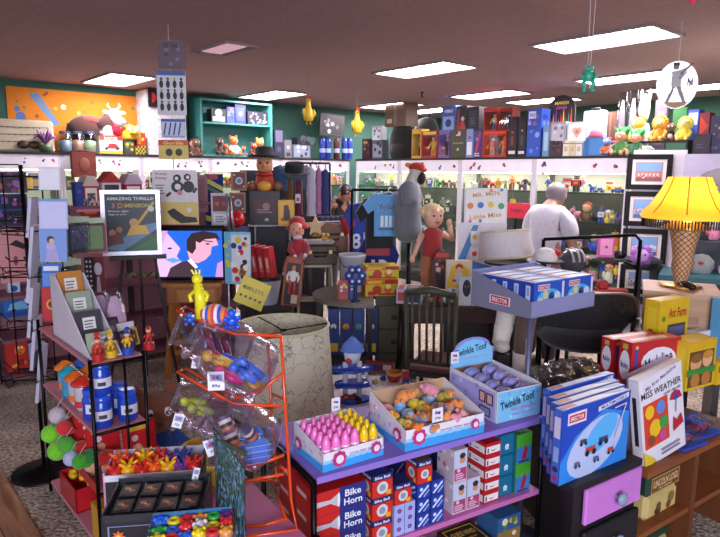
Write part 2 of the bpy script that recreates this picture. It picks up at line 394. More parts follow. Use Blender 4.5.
def fig_mesh(kind, c):
 m = MB(); a, b, e = c
 if kind == 'action figure':
  for s in (-1, 1):
   m.tube(b, [(s * .09, 0, 0), (s * .1, 0, .25), (s * .07, 0, .48)], [.06, .055, .075]); m.ell(b, (s * .1, -.03, .03), (.06, .1, .035), 8, 5)
   m.tube(a, [(s * .15, 0, .76), (s * .24, -.03, .6), (s * .22, -.14, .47)], [.06, .05, .04]); m.ell(e, (s * .22, -.16, .45), .045, 8, 5)
  m.lathe(a, [(.12, .45), (.13, .55), (.18, .74), (.09, .81), (.05, .84)], 10, sy=.65); m.ell(e, (0, 0, .91), (.085, .09, .1), 10, 7); m.ell(b, (0, .02, .95), (.09, .09, .08), 10, 6)
 elif kind == 'round doll':
  m.lathe(a, [(.2, 0), (.26, .15), (.2, .42), (.1, .52)], 12); m.ell(e, (0, 0, .7), (.24, .22, .24), 12, 8); m.ell(b, (0, .05, .8), (.25, .22, .2), 12, 7)
  for s in (-1, 1): m.ell(a, (s * .27, -.05, .32), (.08, .08, .15), 8, 6); m.ell('#1c1616', (s * .09, -.205, .72), .03, 6, 4)
 elif kind == 'robot toy':
  m.bx(a, .4, .26, .34, z=.36); m.bx(b, .24, .22, .2, z=.74); m.bx(e, .2, .02, .12, y=-.14, z=.47); m.cyl(e, .02, .12, z=.94)
  for s in (-1, 1): m.bx(b, .14, .2, .36, x=s * .11); m.bx(b, .1, .14, .38, x=s * .27, z=.32); m.ell(e, (s * .06, -.11, .85), .03, 6, 4)
 elif kind == 'toy car':
  m.box(a, -.5, -.2, .1, .5, .2, .32, .05); m.box(b, -.22, -.17, .32, .28, .17, .52, .06); m.box(e, -.51, -.12, .18, -.49, .12, .26)
  for x in (-.3, .3):
   for y in (-.21, .21): m.tube('#151414', [(x, y - .03, .11), (x, y + .03, .11)], .11, 10)
 elif kind == 'toy animal':
  m.ell(a, (0, 0, .42), (.34, .18, .2), 12, 7); m.ell(a, (-.36, -.02, .66), (.17, .15, .16), 10, 7); m.ell(b, (-.5, -.03, .62), (.1, .09, .08), 8, 6)
  for x in (-.2, .22):
   for y in (-.1, .1): m.tube(a, [(x, y, 0), (x, y, .4)], [.06, .08])
  for y in (-.1, .1): m.ell(b, (-.32, y, .83), (.04, .05, .1), 7, 5)
  m.tube(a, [(.32, 0, .48), (.45, 0, .6), (.5, 0, .72)], [.05, .04, .03])
 elif kind == 'toy tin':
  m.cyl(a, .26, .62, n=14); m.cyl(b, .27, .1, z=.62, n=14); m.cyl(e, .265, .2, z=.2, n=14); m.ell(b, (0, 0, .75), .06, 8, 5)
 elif kind == 'small boxed toy':
  m.bx(a, .62, .25, .9); F0 = m.faces(.62, .25, .9)[0]; F0.rect(.1, .15, .9, .62, e).disc(.5, .38, .2, b).rect(.1, .72, .9, .9, b)
 return m.mesh(kind.replace(' ', '_'))
FM = {}
CN = {'red': '#b3262a', 'blue': '#2c4fae', 'green': '#3d7a3a', 'yellow': '#e0b52c', 'orange': '#d9702a', 'white': '#dcd8d2', 'black': '#26232a', 'brown': '#6a4630', 'pink': '#d77fa0', 'grey': '#7f8086', 'purple': '#6a4a94'}
def get_fig(kind, col, q):
 k = (kind, col)
 if k not in FM: FM[k] = fig_mesh(kind, (CN[col], CN[q.choice([c for c in CN if c != col])], q.choice(['#d9a888', '#e8e0cc', '#c98a4a', '#e6d45a'])))
 return FM[k]
ORD = ['first', 'second', 'third', 'fourth', 'fifth', 'sixth', 'seventh', 'eighth', 'ninth', 'tenth', 'eleventh', 'twelfth']
SHN = ['top', 'second', 'third', 'lowest']
KINDS_ = ['action figure', 'round doll', 'robot toy', 'toy car', 'toy animal', 'toy tin', 'small boxed toy']
def fill(t, w, q, shelves, casename, kinds, cols, n=10, hmin=.15, hmax=.27):
 R_ = Matrix.Rotation(t.rotation_euler[2], 3, 'Z')
 for si in shelves:
  cnt = {}; x = .09
  while x < w - .09:
   kind = q.choice(kinds); col = q.choice(cols); h = q.uniform(hmin, hmax if si else min(hmax, .215))
   wide = {'toy car': 1.05, 'toy animal': .95}.get(kind, .44)
   if kind in ('toy car', 'toy animal'): h *= .75
   if x + wide * h > w - .05: break
   xx = x + wide * h / 2; y = q.uniform(.13, .22)
   p = Vector(t.location) + R_ @ Vector((xx, y, SHELF[si]))
   c = cnt[(kind, col)] = cnt.get((kind, col), 0) + 1
   inst(get_fig(kind, col, q), kind.replace(' ', '_'), '%s %s %s from the left, %s shelf of %s' % (ORD[c - 1], col, kind, SHN[si], casename), kind.split()[-1] if kind != 'action figure' else 'figurine',
    p, t.rotation_euler[2] + q.uniform(-.35, .35) + (PI / 2 * 0), 'collectibles inside the glass display cases', h)
   x += wide * h + q.uniform(-.02, .008)
RC_ = [(356, 399), (399, 460), (460, 534), (534, 629)]
RN = ['fourth case from framed pictures', 'third case from framed pictures', 'second case from framed pictures', 'case beside framed pictures']
LAB = ['glass display case behind the blue jersey, tucked in the room corner', 'glass display case behind the mannequin in grey t-shirt', 'glass display case behind the leaning white poster board', 'glass display case full of figurines beside the framed pictures']
ALLC = list(CN)
for i, (a, b) in enumerate(RC_):
 t, w, q = case(RW(a), RW(b), RR, LAB[i], 40 + i, '#4c4c47' if i < 3 else '#4a4745')
 cols = [['white', 'grey', 'brown', 'yellow', 'green'], ['grey', 'green', 'black', 'brown', 'white'], ['red', 'brown', 'black', 'grey', 'orange', 'white'], ALLC][i]
 kinds = ['action figure', 'robot toy', 'toy animal'] if i < 3 else KINDS_
 fill(t, w, q, [[0, 1], [0, 1, 2], [0, 1, 2], [0, 1, 2, 3]][i], RN[i], kinds, cols)
# left row
LX = [(281, 349.5), (211, 281), (142, 211), (62, 142), (-12, 62)]
LLAB = ['glass display case behind the person in black', 'glass display case below the teal shelf unit', 'glass display case just right of the white pillar', 'glass display case with brown sack hung on its header', 'glass display case at the far left below the cream tray']
LN = ['case behind person in black', 'case below teal shelf unit', 'case right of white pillar', 'case with hanging brown sack', 'far-left case']
for i, (a, b) in enumerate(LX):
 t, w, q = case(LW(a), LW(b), RL, LLAB[i], 60 + i, '#a8a59a')
 fill(t, w, q, [0, 1] if i == 0 else [0], LN[i], KINDS_ if i else ['action figure', 'toy tin', 'small boxed toy'], ALLC, hmin=.14, hmax=.21)
def pbox(name, label, cat, loc, rz, w, d, h, col, front=None, side=None, top=None, group=None, bev=0, rx=0, ry=0, lside=None):
 m = MB(); m.bx(col, w, d, h, bev=bev); f = m.faces(w, d, h)
 if front: front(f[0])
 if side: side(f[1]); (lside or side)(f[2])
 if top: top(f[3])
 return one(m, name, label, cat, loc, rz, group, rx, ry)
def wbox(name, label, cat, loc, rz, w, d, h, col, figs, back='#e8e0d0', head=.16, deco=None, group=None):
 "a carton with a clear front window and a figure inside"
 t = thing(name, label, cat, loc, rz, group); m = MB(); a = w / 2; b = d / 2; e = min(w, h) * .07; H = h * head
 m.box(col, -a, b - .008, 0, a, b, h); m.box(col, -a, -b, 0, -a + .006, b, h); m.box(col, a - .006, -b, 0, a, b, h); m.box(col, -a, -b, 0, a, b, .006); m.box(col, -a, -b, h - .006, a, b, h)
 m.box(col, -a, -b, h - H, a, -b + .006, h); m.box(col, -a, -b, 0, a, -b + .006, H * .6); m.box(col, -a, -b, 0, -a + e, -b + .006, h); m.box(col, a - e, -b, 0, a, -b + .006, h)
 m.box(back, -a + .006, b - .012, H * .6, a - .006, b - .008, h - H)
 if deco: deco(Face(m, (-a, -b, h - H), (w, 0, 0), (0, 0, H)))
 m.build('carton', t); n = len(figs); hh = (h - H * 1.6) * .92
 for i, (kind, c, sc) in enumerate(figs):
  key = (kind, tuple(c))
  if key not in FM: FM[key] = fig_mesh(kind, c)
  o = bpy.data.objects.new('boxed_figure', FM[key]); COL.objects.link(o); o.parent = t; s = hh * sc
  s = min(s, d * 1.5); o.location = (-a + w * (i + .5) / n, .005, H * .6 + .002); o.scale = (s, s, hh * sc)
 p = MB(); p.box('#ffffff|pane', -a + e, -b + .001, H * .6, a - e, -b + .004, h - H); p.build('window_pane', t)
 return t
def RB(x0, x1, yt, zb=CTOP, off=.12):
 a = RW(x0, off); b = RW(x1, off); h = zr((x0 + x1) / 2, yt, off) - zb
 c = (a + b) / 2; return c, (b - a).length * .97, h, zb
def LB(x0, x1, yt, zb=CTOP, off=.12):
 a = LW(x0, off); b = LW(x1, off); h = zl((x0 + x1) / 2, yt, off) - zb
 c = (a + b) / 2; return c, (b - a).length * .97, h, zb
def R_(x0, x1, yt, fn, zb=CTOP, off=.12, d=.18, **k):
 c, w, h, z = RB(x0, x1, yt, zb, off); c = c + EN * (d / 2); c.z = z; return fn(c, RR, w, d, h)
def L_(x0, x1, yt, fn, zb=CTOP, off=.12, d=.18, **k):
 c, w, h, z = LB(x0, x1, yt, zb, off); c = c - ER * (d / 2); c.z = z; return fn(c, RL, w, d, h)
def BX(name, label, cat, col, front=None, side=None, top=None, group=None):
 return lambda c, rz, w, d, h: pbox(name, label, cat, c, rz, w, d, h, col, front, side, top, group)
def WX(name, label, col, figs, deco=None, group='action figure boxes on top of the cases', back='#e8e0d0'):
 return lambda c, rz, w, d, h: wbox(name, label, 'toy box', c, rz, w, d, h, col, figs, back, deco=deco, group=group)
GT = 'boxes and toys on top of the glass cases'
SK = '#d9a888'
AF = 'action figure'
# right row, left to right
R_(362, 370, 139, BX('toy_box', 'small dark maroon toy box at the corner end of the cases', 'box', '#3a1a20', lambda f: f.blobs(6, ['#8a3030', '#c0a050'], .12)), off=.1, d=.12)
R_(371, 381, 126, BX('picture_box', 'small white picture box on a grey carton', 'box', '#b9bcc4', lambda f: f.rect(.1, .1, .9, .9, '#e6e8ee').blobs(5, ['#70809a', '#a0a8b8'], .12)), zb=CTOP + .27, off=.14, d=.12)
R_(371.5, 382.5, 140, BX('grey_carton', 'grey carton standing under the white picture box', 'box', '#5c5f69', lambda f: f.rect(.1, .1, .9, .8, '#9aa0ae').blobs(4, ['#33363f'], .14)), d=.14)
def bag(name, label, x0, x1, yt, col, zb=CTOP, off=.14):
 c, w, h, z = RB(x0, x1, yt, zb, off); c = c + EN * .12; c.z = z; t = thing(name, label, 'bag', c, RR, GT)
 m = MB(); m.lathe(col, [(.40 * w, 0), (.48 * w, h * .15), (.5 * w, h * .45), (.46 * w, h * .75), (.3 * w, h * .96), (.05, h)], 14, sy=.45); m.build('bag_body', t)
 m = MB(); m.lathe(col, [(.3 * w, 0), (.33 * w, h * .15), (.3 * w, h * .38), (.1 * w, h * .42)], 12, c=(0, -.14 * w, h * .06), sy=.35); m.build('front_pocket', t)
 m = MB(); m.tube('#151316|fabric', [(-.08, 0, h * .97), (-.06, 0, h * 1.07), (.06, 0, h * 1.07), (.08, 0, h * .97)], .012); m.build('carry_handle', t); return t
bag('backpack', 'black bulky backpack below the brown cardboard carton', 384, 411, 125, '#17151a|fabric')
bag('duffel_bag', 'black duffel bag heaped behind the yellow boxed figure', 408, 433, 117, '#1c1a1e|fabric', off=.42)
R_(384, 405, 104, BX('cardboard_carton', 'closed brown cardboard carton on top of the black backpack', 'box', '#6e5446', lambda f: f.rect(.44, 0, .56, 1, '#8a7460').rect(.1, .15, .35, .35, '#c9b8a0')), zb=CTOP + .51, off=.12, d=.28)
R_(411, 420.5, 129, WX('figure_box', 'narrow yellow figure box beside the black backpack', '#d8a51c', [(AF, ['#c99c2a', '#5a3a20', SK], .95)], back='#5a4420'))
R_(420.5, 437, 131, WX('figure_box', 'red figure box with a yellow suited figure inside', '#b31d22', [(AF, ['#e2b43a', '#d9a62a', SK], .98)], back='#7a1518', deco=lambda f: f.rect(.1, .2, .9, .8, '#e8c030')))
R_(437.5, 449, 130, WX('figure_box', 'purple figure box with a dark figure inside', '#7a57a0', [(AF, ['#3a2a50', '#2a2030', SK], .9)], back='#a890c0'))
def flagbox(f):
 f.rect(.04, .03, .96, .97, '#3f4230').rect(.36, .66, .64, .80, '#e8e6e0')
 for k in range(3): f.rect(.36, .66 + k * .05, .64, .68 + k * .05, '#b32430'); f.k -= 1
 f.k += 1; f.rect(.36, .73, .48, .80, '#22305a').text('SALUTE TO SERVICE', .5, .45, .035, '#c9c090', .7).disc(.5, .26, .08, '#b8ac7a')
R_(449.5, 465, 125, BX('flag_box', 'tall dark olive box with a small flag printed on its front', 'box', '#35382a', flagbox))
R_(465, 472, 129, BX('toy_box', 'narrow pale blue and white box beside the olive flag box', 'box', '#7f93c4', lambda f: f.rect(.15, .1, .85, .55, '#e8ecf4').disc(.5, .7, .2, '#b33040')), d=.15)
R_(472.5, 481, 129, BX('toy_box', 'purple and blue toy box with a red streak beside stacked red boxes', 'box', '#3f2f7a', lambda f: f.poly([(.1, .1), (.4, .1), (.9, .9), (.6, .9)], '#b03048').disc(.4, .65, .15, '#6a90d0').lines(.1, .05, .9, .2, 2, '#d0c8e0')))
zt = CTOP + .37
R_(440, 454, 106, BX('toy_box', 'blue upper box resting across the purple and olive boxes', 'box', '#34549c', lambda f: f.rect(.1, .1, .9, .6, '#7fa0d8').disc(.5, .35, .22, '#20305e').text('HERO', .5, .8, .12, '#e8ecf8', .6)), zb=zt)
def rb(f): f.rect(.06, .06, .94, .94, '#181418').rect(.1, .1, .3, .9, '#8e1f26').disc(.62, .5, .16, '#c8c0b8').poly([(.35, .1), (.9, .1), (.75, .4), (.45, .4)], '#b0232c')
R_(454.5, 465, 106, BX('toy_box', 'black and red upper box with a pale face printed on it', 'box', '#241a20', rb), zb=zt)
R_(465.5, 477, 107, BX('toy_box', 'plain black upper box right of the black and red one', 'box', '#17161c', lambda f: f.rect(.15, .15, .85, .85, '#2a2833').lines(.25, .3, .75, .6, 3, '#555262')), zb=zt)
z2 = CTOP + .34
R_(481, 505.5, 131, WX('figure_box', 'wide red figure box holding two figures', '#b8261f', [(AF, ['#b8241f', '#d8b090', SK], .95), (AF, ['#d0762a', '#d9a060', SK], 1)], back='#4a1512', deco=lambda f: f.rect(.05, .3, .95, .8, '#e0451f')))
R_(481.5, 495.5, 108, WX('figure_box', 'upper red-topped box with a pale figure inside', '#a02420', [(AF, ['#d0b060', '#6a7aa0', SK], .95)], back='#20202a'), zb=z2)
R_(496, 510, 108, WX('figure_box', 'upper red-topped box with a blue figure inside', '#8e2222', [(AF, ['#3a66a8', '#27407a', SK], .95)], back='#18181f'), zb=z2)
R_(506, 515.5, 117, BX('figure_box', 'tall black box with a red striped figure print', 'toy box', '#1c171c', lambda f: f.rect(.15, .25, .85, .9, '#2e2330').disc(.5, .62, .13, '#b03a30').rect(.38, .3, .62, .52, '#8f2a2a').rect(.15, .08, .85, .16, '#d8d4d0')))
R_(516, 524.5, 117, BX('figure_box', 'tall black box with a grey figure print beside the blue box', 'toy box', '#151318', lambda f: f.rect(.12, .2, .88, .92, '#252129').disc(.5, .66, .12, '#a08878').rect(.36, .3, .64, .54, '#4a4652').rect(.15, .08, .85, .15, '#d8d4d0')))
def blu(f): f.blobs(14, ['#5c83d8', '#27419a', '#a85a88', '#86a8e8'], .13, seed=3).rect(.08, .8, .6, .95, '#c8d4f0').text('SPACE', .35, .87, .07, '#20388a', .42)
R_(525, 539, 109, BX('toy_box', 'tall bright blue toy box left of the black rounded sign', 'box', '#2f52b4', blu, lambda f: f.blobs(6, ['#5c83d8', '#1d3080'], .15)), d=.2)
# sign, tins, books
c, w_, h_, z_ = RB(541, 568, 95, CTOP + .335, .26)
m = MB(); o_ = [(-w_ / 2, 0)] + [(w_ / 2, 0)] + [(p[0] * w_ / 2, h_ * .62 + p[1] * h_ * .38) for p in arc(0, 0, 1, 0, PI, 12)]
m.prism('#1a161c', o_, -.015, .015); f = Face(m, (-w_ / 2, -.0155, 0), (w_, 0, 0), (0, 0, h_))
f.text('MARDI', .5, .78, .09, '#c9b23a', .5); f.text('GRAS', .5, .65, .08, '#b84a9a', .4)
for k in range(9): f.poly([(.08 + k * .095, .1), (.17 + k * .095, .1), (.12 + k * .095, .38 + .14 * (k % 3))], ['#d8402a', '#e0b030', '#a03a9a', '#4a8a50'][k % 4]); f.k -= 1
f.k += 1; f.rect(.06, .04, .94, .14, '#c02a4a')
one(m, 'tombstone_sign', 'black round-topped sign with flame colours standing on boxes', 'sign', Vector((c.x, c.y, CTOP + .335)) + EN * .1, RR)
R_(541, 547.5, 126, BX('small_tin', 'narrow pale blue tin below the black rounded sign', 'tin', '#6d93b8', lambda f: f.rect(.2, .2, .8, .8, '#9fc0d8')), d=.2)
z3 = CTOP + .165
R_(548, 563.5, 122, BX('lunch_box', 'grey box on the dark box below the black sign', 'box', '#9a97a4', lambda f: f.rect(.1, .1, .9, .9, '#b9b6c2').blobs(5, ['#7d7888', '#cfccd6'], .12)), zb=z3, d=.2)
R_(548, 561, 140, BX('storage_box', 'dark patterned box at the bottom below the grey box', 'box', '#3f2c34', lambda f: f.blobs(8, ['#5c4048', '#2a1d24'], .14)), d=.2)
def heart(f):
 f.rect(.06, .08, .94, .92, '#e9e6e0').disc(.40, .58, .14, '#d8a898').disc(.58, .58, .14, '#d8a898').poly([(.27, .54), (.72, .54), (.5, .2)], '#d8a898').disc(.5, .52, .1, '#b0806a')
R_(564.5, 585, 122, BX('picture_box', 'white box with a pink heart print on its front', 'box', '#c2c6d2', heart), zb=z3, d=.2)
for i, (a, b, cl, lb) in enumerate([(561.5, 567.5, '#d8d0bc', 'white bound book below the heart box, leftmost of three'), (567.8, 574, '#cdbf9c', 'cream bound book below the heart box, middle of three'), (574.3, 580.5, '#dcd8d0', 'white bound book below the heart box, rightmost of three')]):
 R_(a, b, 140, BX('book', lb, 'book', cl, lambda f: f.rect(0, .75, 1, .82, '#8a7a5a').rect(.2, .3, .8, .6, '#b8a888'), group='white books on the cases'), d=.19)
R_(581, 601, 137, BX('lunch_box', 'solid blue lunch box beside the white bound books', 'box', '#3f7fc0', lambda f: f.rect(.05, .05, .3, .95, '#2f69ac').rect(.36, .1, .94, .9, '#4a8ccc')), d=.2)
c, w_, h_, z_ = RB(581, 603, 111, CTOP + .20, .22); t = thing('lunch_box', 'pale blue white lunch box with dark handle standing behind the blue one', 'lunch box', Vector((c.x, c.y, z_)), RR)
m = MB(); m.bx('#b9c6e6', w_, .1, h_, bev=.02); m.build('box_body', t); m = MB(); m.tube('#2a2a30', [(-.05, 0, h_), (-.05, 0, h_ + .03), (.05, 0, h_ + .03), (.05, 0, h_)], .008); m.build('handle', t)
R_(601, 613, 112, BX('cardboard_carton', 'brown carton at the back between lunch box and plastic bags', 'box', '#6b4a3a', lambda f: f.rect(.42, 0, .58, 1, '#84644e')), zb=CTOP + .0, off=.38, d=.07)
def plush(name, label, loc, rz, h, body, head, extra=None, hair=None, belly=None, ears=None, cat='plush toy', group=None, eye='#1a1416', limbs=True, rx=0, ry=0):
 "a seated soft toy: body, head, limbs"
 t = thing(name, label, cat, loc, rz, group, rx, ry); m = MB()
 m.lathe(body, [(.02 * h, 0), (.20 * h, .02 * h), (.25 * h, .18 * h), (.2 * h, .4 * h), (.1 * h, .52 * h)], 14, sy=.85)
 if belly: m.ell(belly, (0, -.12 * h, .22 * h), (.16 * h, .1 * h, .17 * h), 12, 8)
 m.build('body', t); m = MB()
 m.ell(head, (0, -.03 * h, .7 * h), (.23 * h, .21 * h, .22 * h), 14, 10); m.ell(head, (0, -.22 * h, .64 * h), (.1 * h, .08 * h, .07 * h), 10, 7)
 m.ell('#3a2420', (0, -.3 * h, .665 * h), (.03 * h, .02 * h, .02 * h), 8, 5)
 for s in (-1, 1): m.ell('#f0ece6', (s * .085 * h, -.205 * h, .75 * h), (.045 * h, .03 * h, .05 * h), 8, 6); m.ell(eye, (s * .08 * h, -.232 * h, .75 * h), .022 * h, 7, 5)
 m.build('head', t)
 if ears:
  for s in (-1, 1): m = MB(); m.ell(ears, (s * .17 * h, 0, .9 * h), (.08 * h, .04 * h, .09 * h), 9, 6); m.build('ear', t)
 if hair: m = MB(); hair(m, h); m.build('hair', t)
 if limbs:
  for s in (-1, 1):
   m = MB(); m.tube(body, [(s * .17 * h, 0, .44 * h), (s * .28 * h, -.08 * h, .32 * h), (s * .27 * h, -.2 * h, .2 * h)], [.06 * h, .065 * h, .07 * h], 8); m.ell(head, (s * .27 * h, -.21 * h, .18 * h), .075 * h, 8, 6); m.build('arm', t)
   m = MB(); m.tube(body, [(s * .12 * h, -.1 * h, .08 * h), (s * .18 * h, -.3 * h, .07 * h)], [.09 * h, .075 * h], 8); m.ell(head, (s * .18 * h, -.34 * h, .08 * h), (.08 * h, .06 * h, .1 * h), 8, 6); m.build('leg', t)
 if extra: extra(t, h)
 return t
def tuft(col, up=.28, wide=.3):
 def fn(m, h):
  q = random.Random(5)
  for i in range(26):
   a = q.uniform(0, 2 * PI); r = q.uniform(0, 1); b = Vector((math.cos(a) * .2 * r, math.sin(a) * .15 * r + .02, .8)) * h
   e = b + Vector((math.cos(a) * wide * r, math.sin(a) * wide * .5 * r, up)) * h * q.uniform(.6, 1); m.tube(col, [b, (b + e) / 2 + Vector((0, 0, .02 * h)), e], [.06 * h, .05 * h, .01 * h], 5)
  m.ell(col, (0, .03 * h, .78 * h), (.25 * h, .22 * h, .2 * h), 12, 8)
 return fn
def mane(col):
 def fn(m, h):
  for i in range(14):
   a = 2 * PI * i / 14; m.ell(col, (math.cos(a) * .25 * h, 0, .7 * h + math.sin(a) * .24 * h), (.1 * h, .09 * h, .1 * h), 8, 6)
  m.ell(col, (0, .1 * h, .7 * h), (.26 * h, .15 * h, .26 * h), 10, 7)
 return fn
PG = 'soft toys on top of the cases'
def RP(x0, x1, yt, yb=155, off=.1):
 a = RW(x0, off); b = RW(x1, off); c = (a + b) / 2; c.z = max(CTOP, zr((x0 + x1) / 2, yb, off)); h = zr((x0 + x1) / 2, yt, off) - c.z; return c, h
# shelf riser behind the soft toys
rz_ = thing('riser_shelf', 'dark wooden riser shelf standing behind the soft toys', 'shelf', (RW(612, .3) + RW(689, .3)) / 2 + Vector((0, 0, CTOP)), RR)
wd = (RW(689, .3) - RW(612, .3)).length
m = MB(); m.bx('#30222a|wood', wd, .17, .02, z=.14); m.build('shelf_board', rz_)
for s in (-1, 1): m = MB(); m.bx('#30222a|wood', .02, .16, .14, x=s * (wd / 2 - .02)); m.build('side_panel', rz_)
c, h = RP(598, 612, 137); plush('plush_toy', 'orange plush toy with blue head at the left of the soft toys', c, RR, h, '#d86a22|plush', '#5a7ab8|plush', ears='#d86a22|plush', group=PG)
c, h = RP(612, 626, 131); plush('troll_doll', 'green-haired troll doll beside the orange plush', c, RR, h * 1.12, '#4f8a48|plush', '#d8946a', hair=tuft('#2e8a3a|plush'), group=PG, cat='doll')
c, h = RP(627, 641, 133); plush('troll_doll', 'green-haired troll doll left of the small white cup', c, RR, h * 1.12, '#3f7f55|plush', '#d89a70', hair=tuft('#349a44|plush'), group=PG, cat='doll')
for x0, x1, lb in ((589, 599, 'dusky pink knitted cap lying on the blue lunch box'), (600, 611, 'bright pink knitted cap lying between lunch box and troll')):
 a = (RW(x0, .15) + RW(x1, .15)) / 2; a.z = CTOP + (.22 if x0 < 595 else .155)
 if x0 > 595: a += EN * .18; a.z = CTOP + .0
 t = thing('knitted_hat', lb, 'hat', a, RR, 'pink knitted caps'); m = MB(); k = '#c05a72|fabric' if x0 < 595 else '#e0407e|fabric'; s = 1 if x0 < 595 else 1.8
 m.lathe(k, [(.085, .02), (.085, .05), (.06, .085 * s), (.02, .1 * s)], 12, sy=.7); m.build('crown', t); m = MB(); m.lathe(k, [(.09, 0), (.098, .015), (.09, .035)], 12, sy=.75); m.build('cuff', t)
zs = CTOP + .16
c, h = RP(628, 643, 120, off=.27); c.z = zs; plush('plush_toy', 'yellow and white plush cat on the riser above the trolls', c, RR, zr(635, 116, .27) - zs, '#e6dcc8|plush', '#e0a82a|plush', ears='#e0a82a|plush', group=PG)
c, h = RP(646, 667, 124, off=.24); c.z = zs; plush('plush_toy', 'golden orange plush lion with a thick mane', c, RR, zr(656, 116, .24) - zs, '#d0902a|plush', '#e6b44a|plush', hair=mane('#d98a1c|plush'), group=PG)
c, h = RP(662, 674, 129, off=.24); c.z = zs; plush('plush_toy', 'dark striped sitting doll between the lion and pale yellow plush', c, RR, zr(668, 122, .24) - zs, '#3a2420|plush', '#6a4632|plush', belly='#c8b8a8|plush', group=PG, cat='doll')
c, h = RP(673, 690, 126, off=.24); c.z = zs; plush('plush_toy', 'pale yellow square plush with round eyes at the right end', c, RR, zr(681, 117, .24) - zs, '#d9c23a|plush', '#e2d060|plush', hair=mane('#d8c850|plush'), group=PG)
a = RW(645, .08); a.z = CTOP; t = thing('white_cup', 'small white cup standing at the feet of the riser', 'cup', a, RR); m = MB(); m.lathe('#e2e0e4|gloss', [(.03, 0), (.042, .01), (.05, .08), (.05, .1), (.044, .1), (.04, .02)], 14); m.build('cup_body', t)
m = MB(); m.tube('#e2e0e4|gloss', [(.045, 0, .08), (.075, 0, .07), (.075, 0, .035), (.045, 0, .03)], .006); m.build('handle', t)
# tall things at the back in clear plastic
def pouch(name, label, loc, rz, w, h, inner, d=.1):
 t = thing(name, label, 'plastic bag', loc, rz, 'clear plastic bags above the soft toys'); m = MB(); m.lathe(inner, [(w * .22, .02), (w * .36, h * .2), (w * .3, h * .6), (w * .12, h * .85)], 10, sy=.4)
 m.build('contents', t); m = MB(); q = random.Random(int(w * 1e4)); pr = []
 for k in range(9): pr.append((w * .5 * (1 if k < 7 else .8) * q.uniform(.9, 1.05), h * k / 8))
 m.lathe('#e0e0e8|pane', pr, 16, sy=d / w); m.build('clear_wrap', t); return t
for x0, x1, yt, cl, lb in ((613, 623, 93, '#8a7f84', 'left clear plastic bag with grey contents standing on the riser'), (623, 634, 91, '#9a8f90', 'right clear plastic bag with grey contents standing on the riser')):
 a = (RW(x0, .33) + RW(x1, .33)) / 2; a.z = zs; pouch('plastic_bag', lb, a, RR, (RW(x1, .33) - RW(x0, .33)).length * .92, zr((x0 + x1) / 2, yt, .33) - zs, cl)
a = RW(640, .43); a.z = CTOP; plush('plush_toy', 'tall white plush figure standing behind the yellow plush cat', a, RR, zr(640, 89, .43) - CTOP, '#b8a8a0|plush', '#c9bcb4|plush', ears='#b8a8a0|plush', group=PG).scale = (.36, .36, 1)
# dark boxes at the right end
R_(690, 708, 134, BX('storage_box', 'black storage box right of the pale yellow plush', 'box', '#1f1a26', lambda f: f.rect(.1, .1, .9, .9, '#2a2432').lines(.2, .3, .7, .6, 2, '#4a4456')), off=.14, d=.2)
R_(683, 694, 110, BX('toy_box', 'blue and white box above the black storage box', 'box', '#3a58b8', lambda f: f.rect(.1, .5, .9, .9, '#c8d0e8').disc(.5, .3, .2, '#2a3c8a')), zb=CTOP + .16, off=.34, d=.14)
R_(694.5, 705, 113, BX('toy_box', 'dark red box beside the blue and white box', 'box', '#7a2226', lambda f: f.poly([(.1, .1), (.9, .5), (.1, .9)], '#c04030')), zb=CTOP + .16, off=.34, d=.14)
R_(706, 722, 116, BX('toy_box', 'dark blue box with mottled print at the far right end', 'box', '#2a2746', lambda f: f.blobs(16, ['#4a3f6a', '#7a3a4a', '#3a5a8a', '#8a8298'], .09, seed=4)), off=.16, d=.2)
R_(650, 662, 100, BX('storage_box', 'grey mauve box at the back behind the plush lion', 'box', '#6a5c68', lambda f: f.rect(.2, .2, .8, .8, '#7d6f7c')), off=.40, d=.05)
R_(668, 682, 108, BX('cloth_bundle', 'green folded cloth bundle below the round baseball sign', 'cloth', '#2f6a38|fabric', lambda f: f.rect(.1, .3, .9, .5, '#3f8048|fabric')), zb=zs, off=.40, d=.05)
c, w_, h_, z_ = LB(201, 274, 101, CTOP, .05); t = thing('shelf_unit', 'open teal shelf unit standing on the cases', 'shelf unit', Vector((c.x, c.y, z_)) - ER * .18, RL)
TE = '#3f8a82|paint'; m = MB(); m.bx('#357a74|paint', w_, .02, h_, y=.17); m.build('back_panel', t)
for s in (-1, 1): m = MB(); m.bx(TE, .03, .36, h_, x=s * (w_ / 2 - .015)); m.build('side_panel', t)
shz = h_ * .57
for z in (0, shz, h_ - .025): m = MB(); m.bx(TE, w_ - .06, .34, .025, z=z); m.build('shelf_board', t)
W = lambda px, z, off=.12: (lambda a: Vector((a.x, a.y, z)))(LW(px, off))
zsh = CTOP + shz + .026; zlo = CTOP + .026
L_(213, 227.5, 109, BX('boxed_toy', 'white and black boxed toy on the upper teal shelf', 'box', '#26262e', lambda f: f.rect(.08, .1, .92, .45, '#cfd4e0').disc(.5, .7, .25, '#d8d8e0')), zb=zsh, d=.14)
L_(228, 236, 107, BX('boxed_toy', 'blue boxed toy in the middle of the upper teal shelf', 'box', '#3a4a9a', lambda f: f.blobs(6, ['#8a5a8a', '#6a8ac8', '#2a2f6a'], .18)), zb=zsh, d=.14)
L_(236.5, 247, 104, BX('boxed_toy', 'tall dark blue boxed toy on the upper teal shelf', 'box', '#28306a', lambda f: f.rect(.15, .15, .85, .8, '#3d4690').disc(.5, .5, .2, '#6a70b0')), zb=zsh, d=.14)
L_(248.5, 268.5, 112, BX('boxed_toy', 'wide dark box of many little faces on the upper teal shelf', 'box', '#23222e', lambda f: f.blobs(22, ['#9a9ab0', '#6a6a84', '#c0b8c0'], .05, seed=8)), zb=zsh, d=.14)
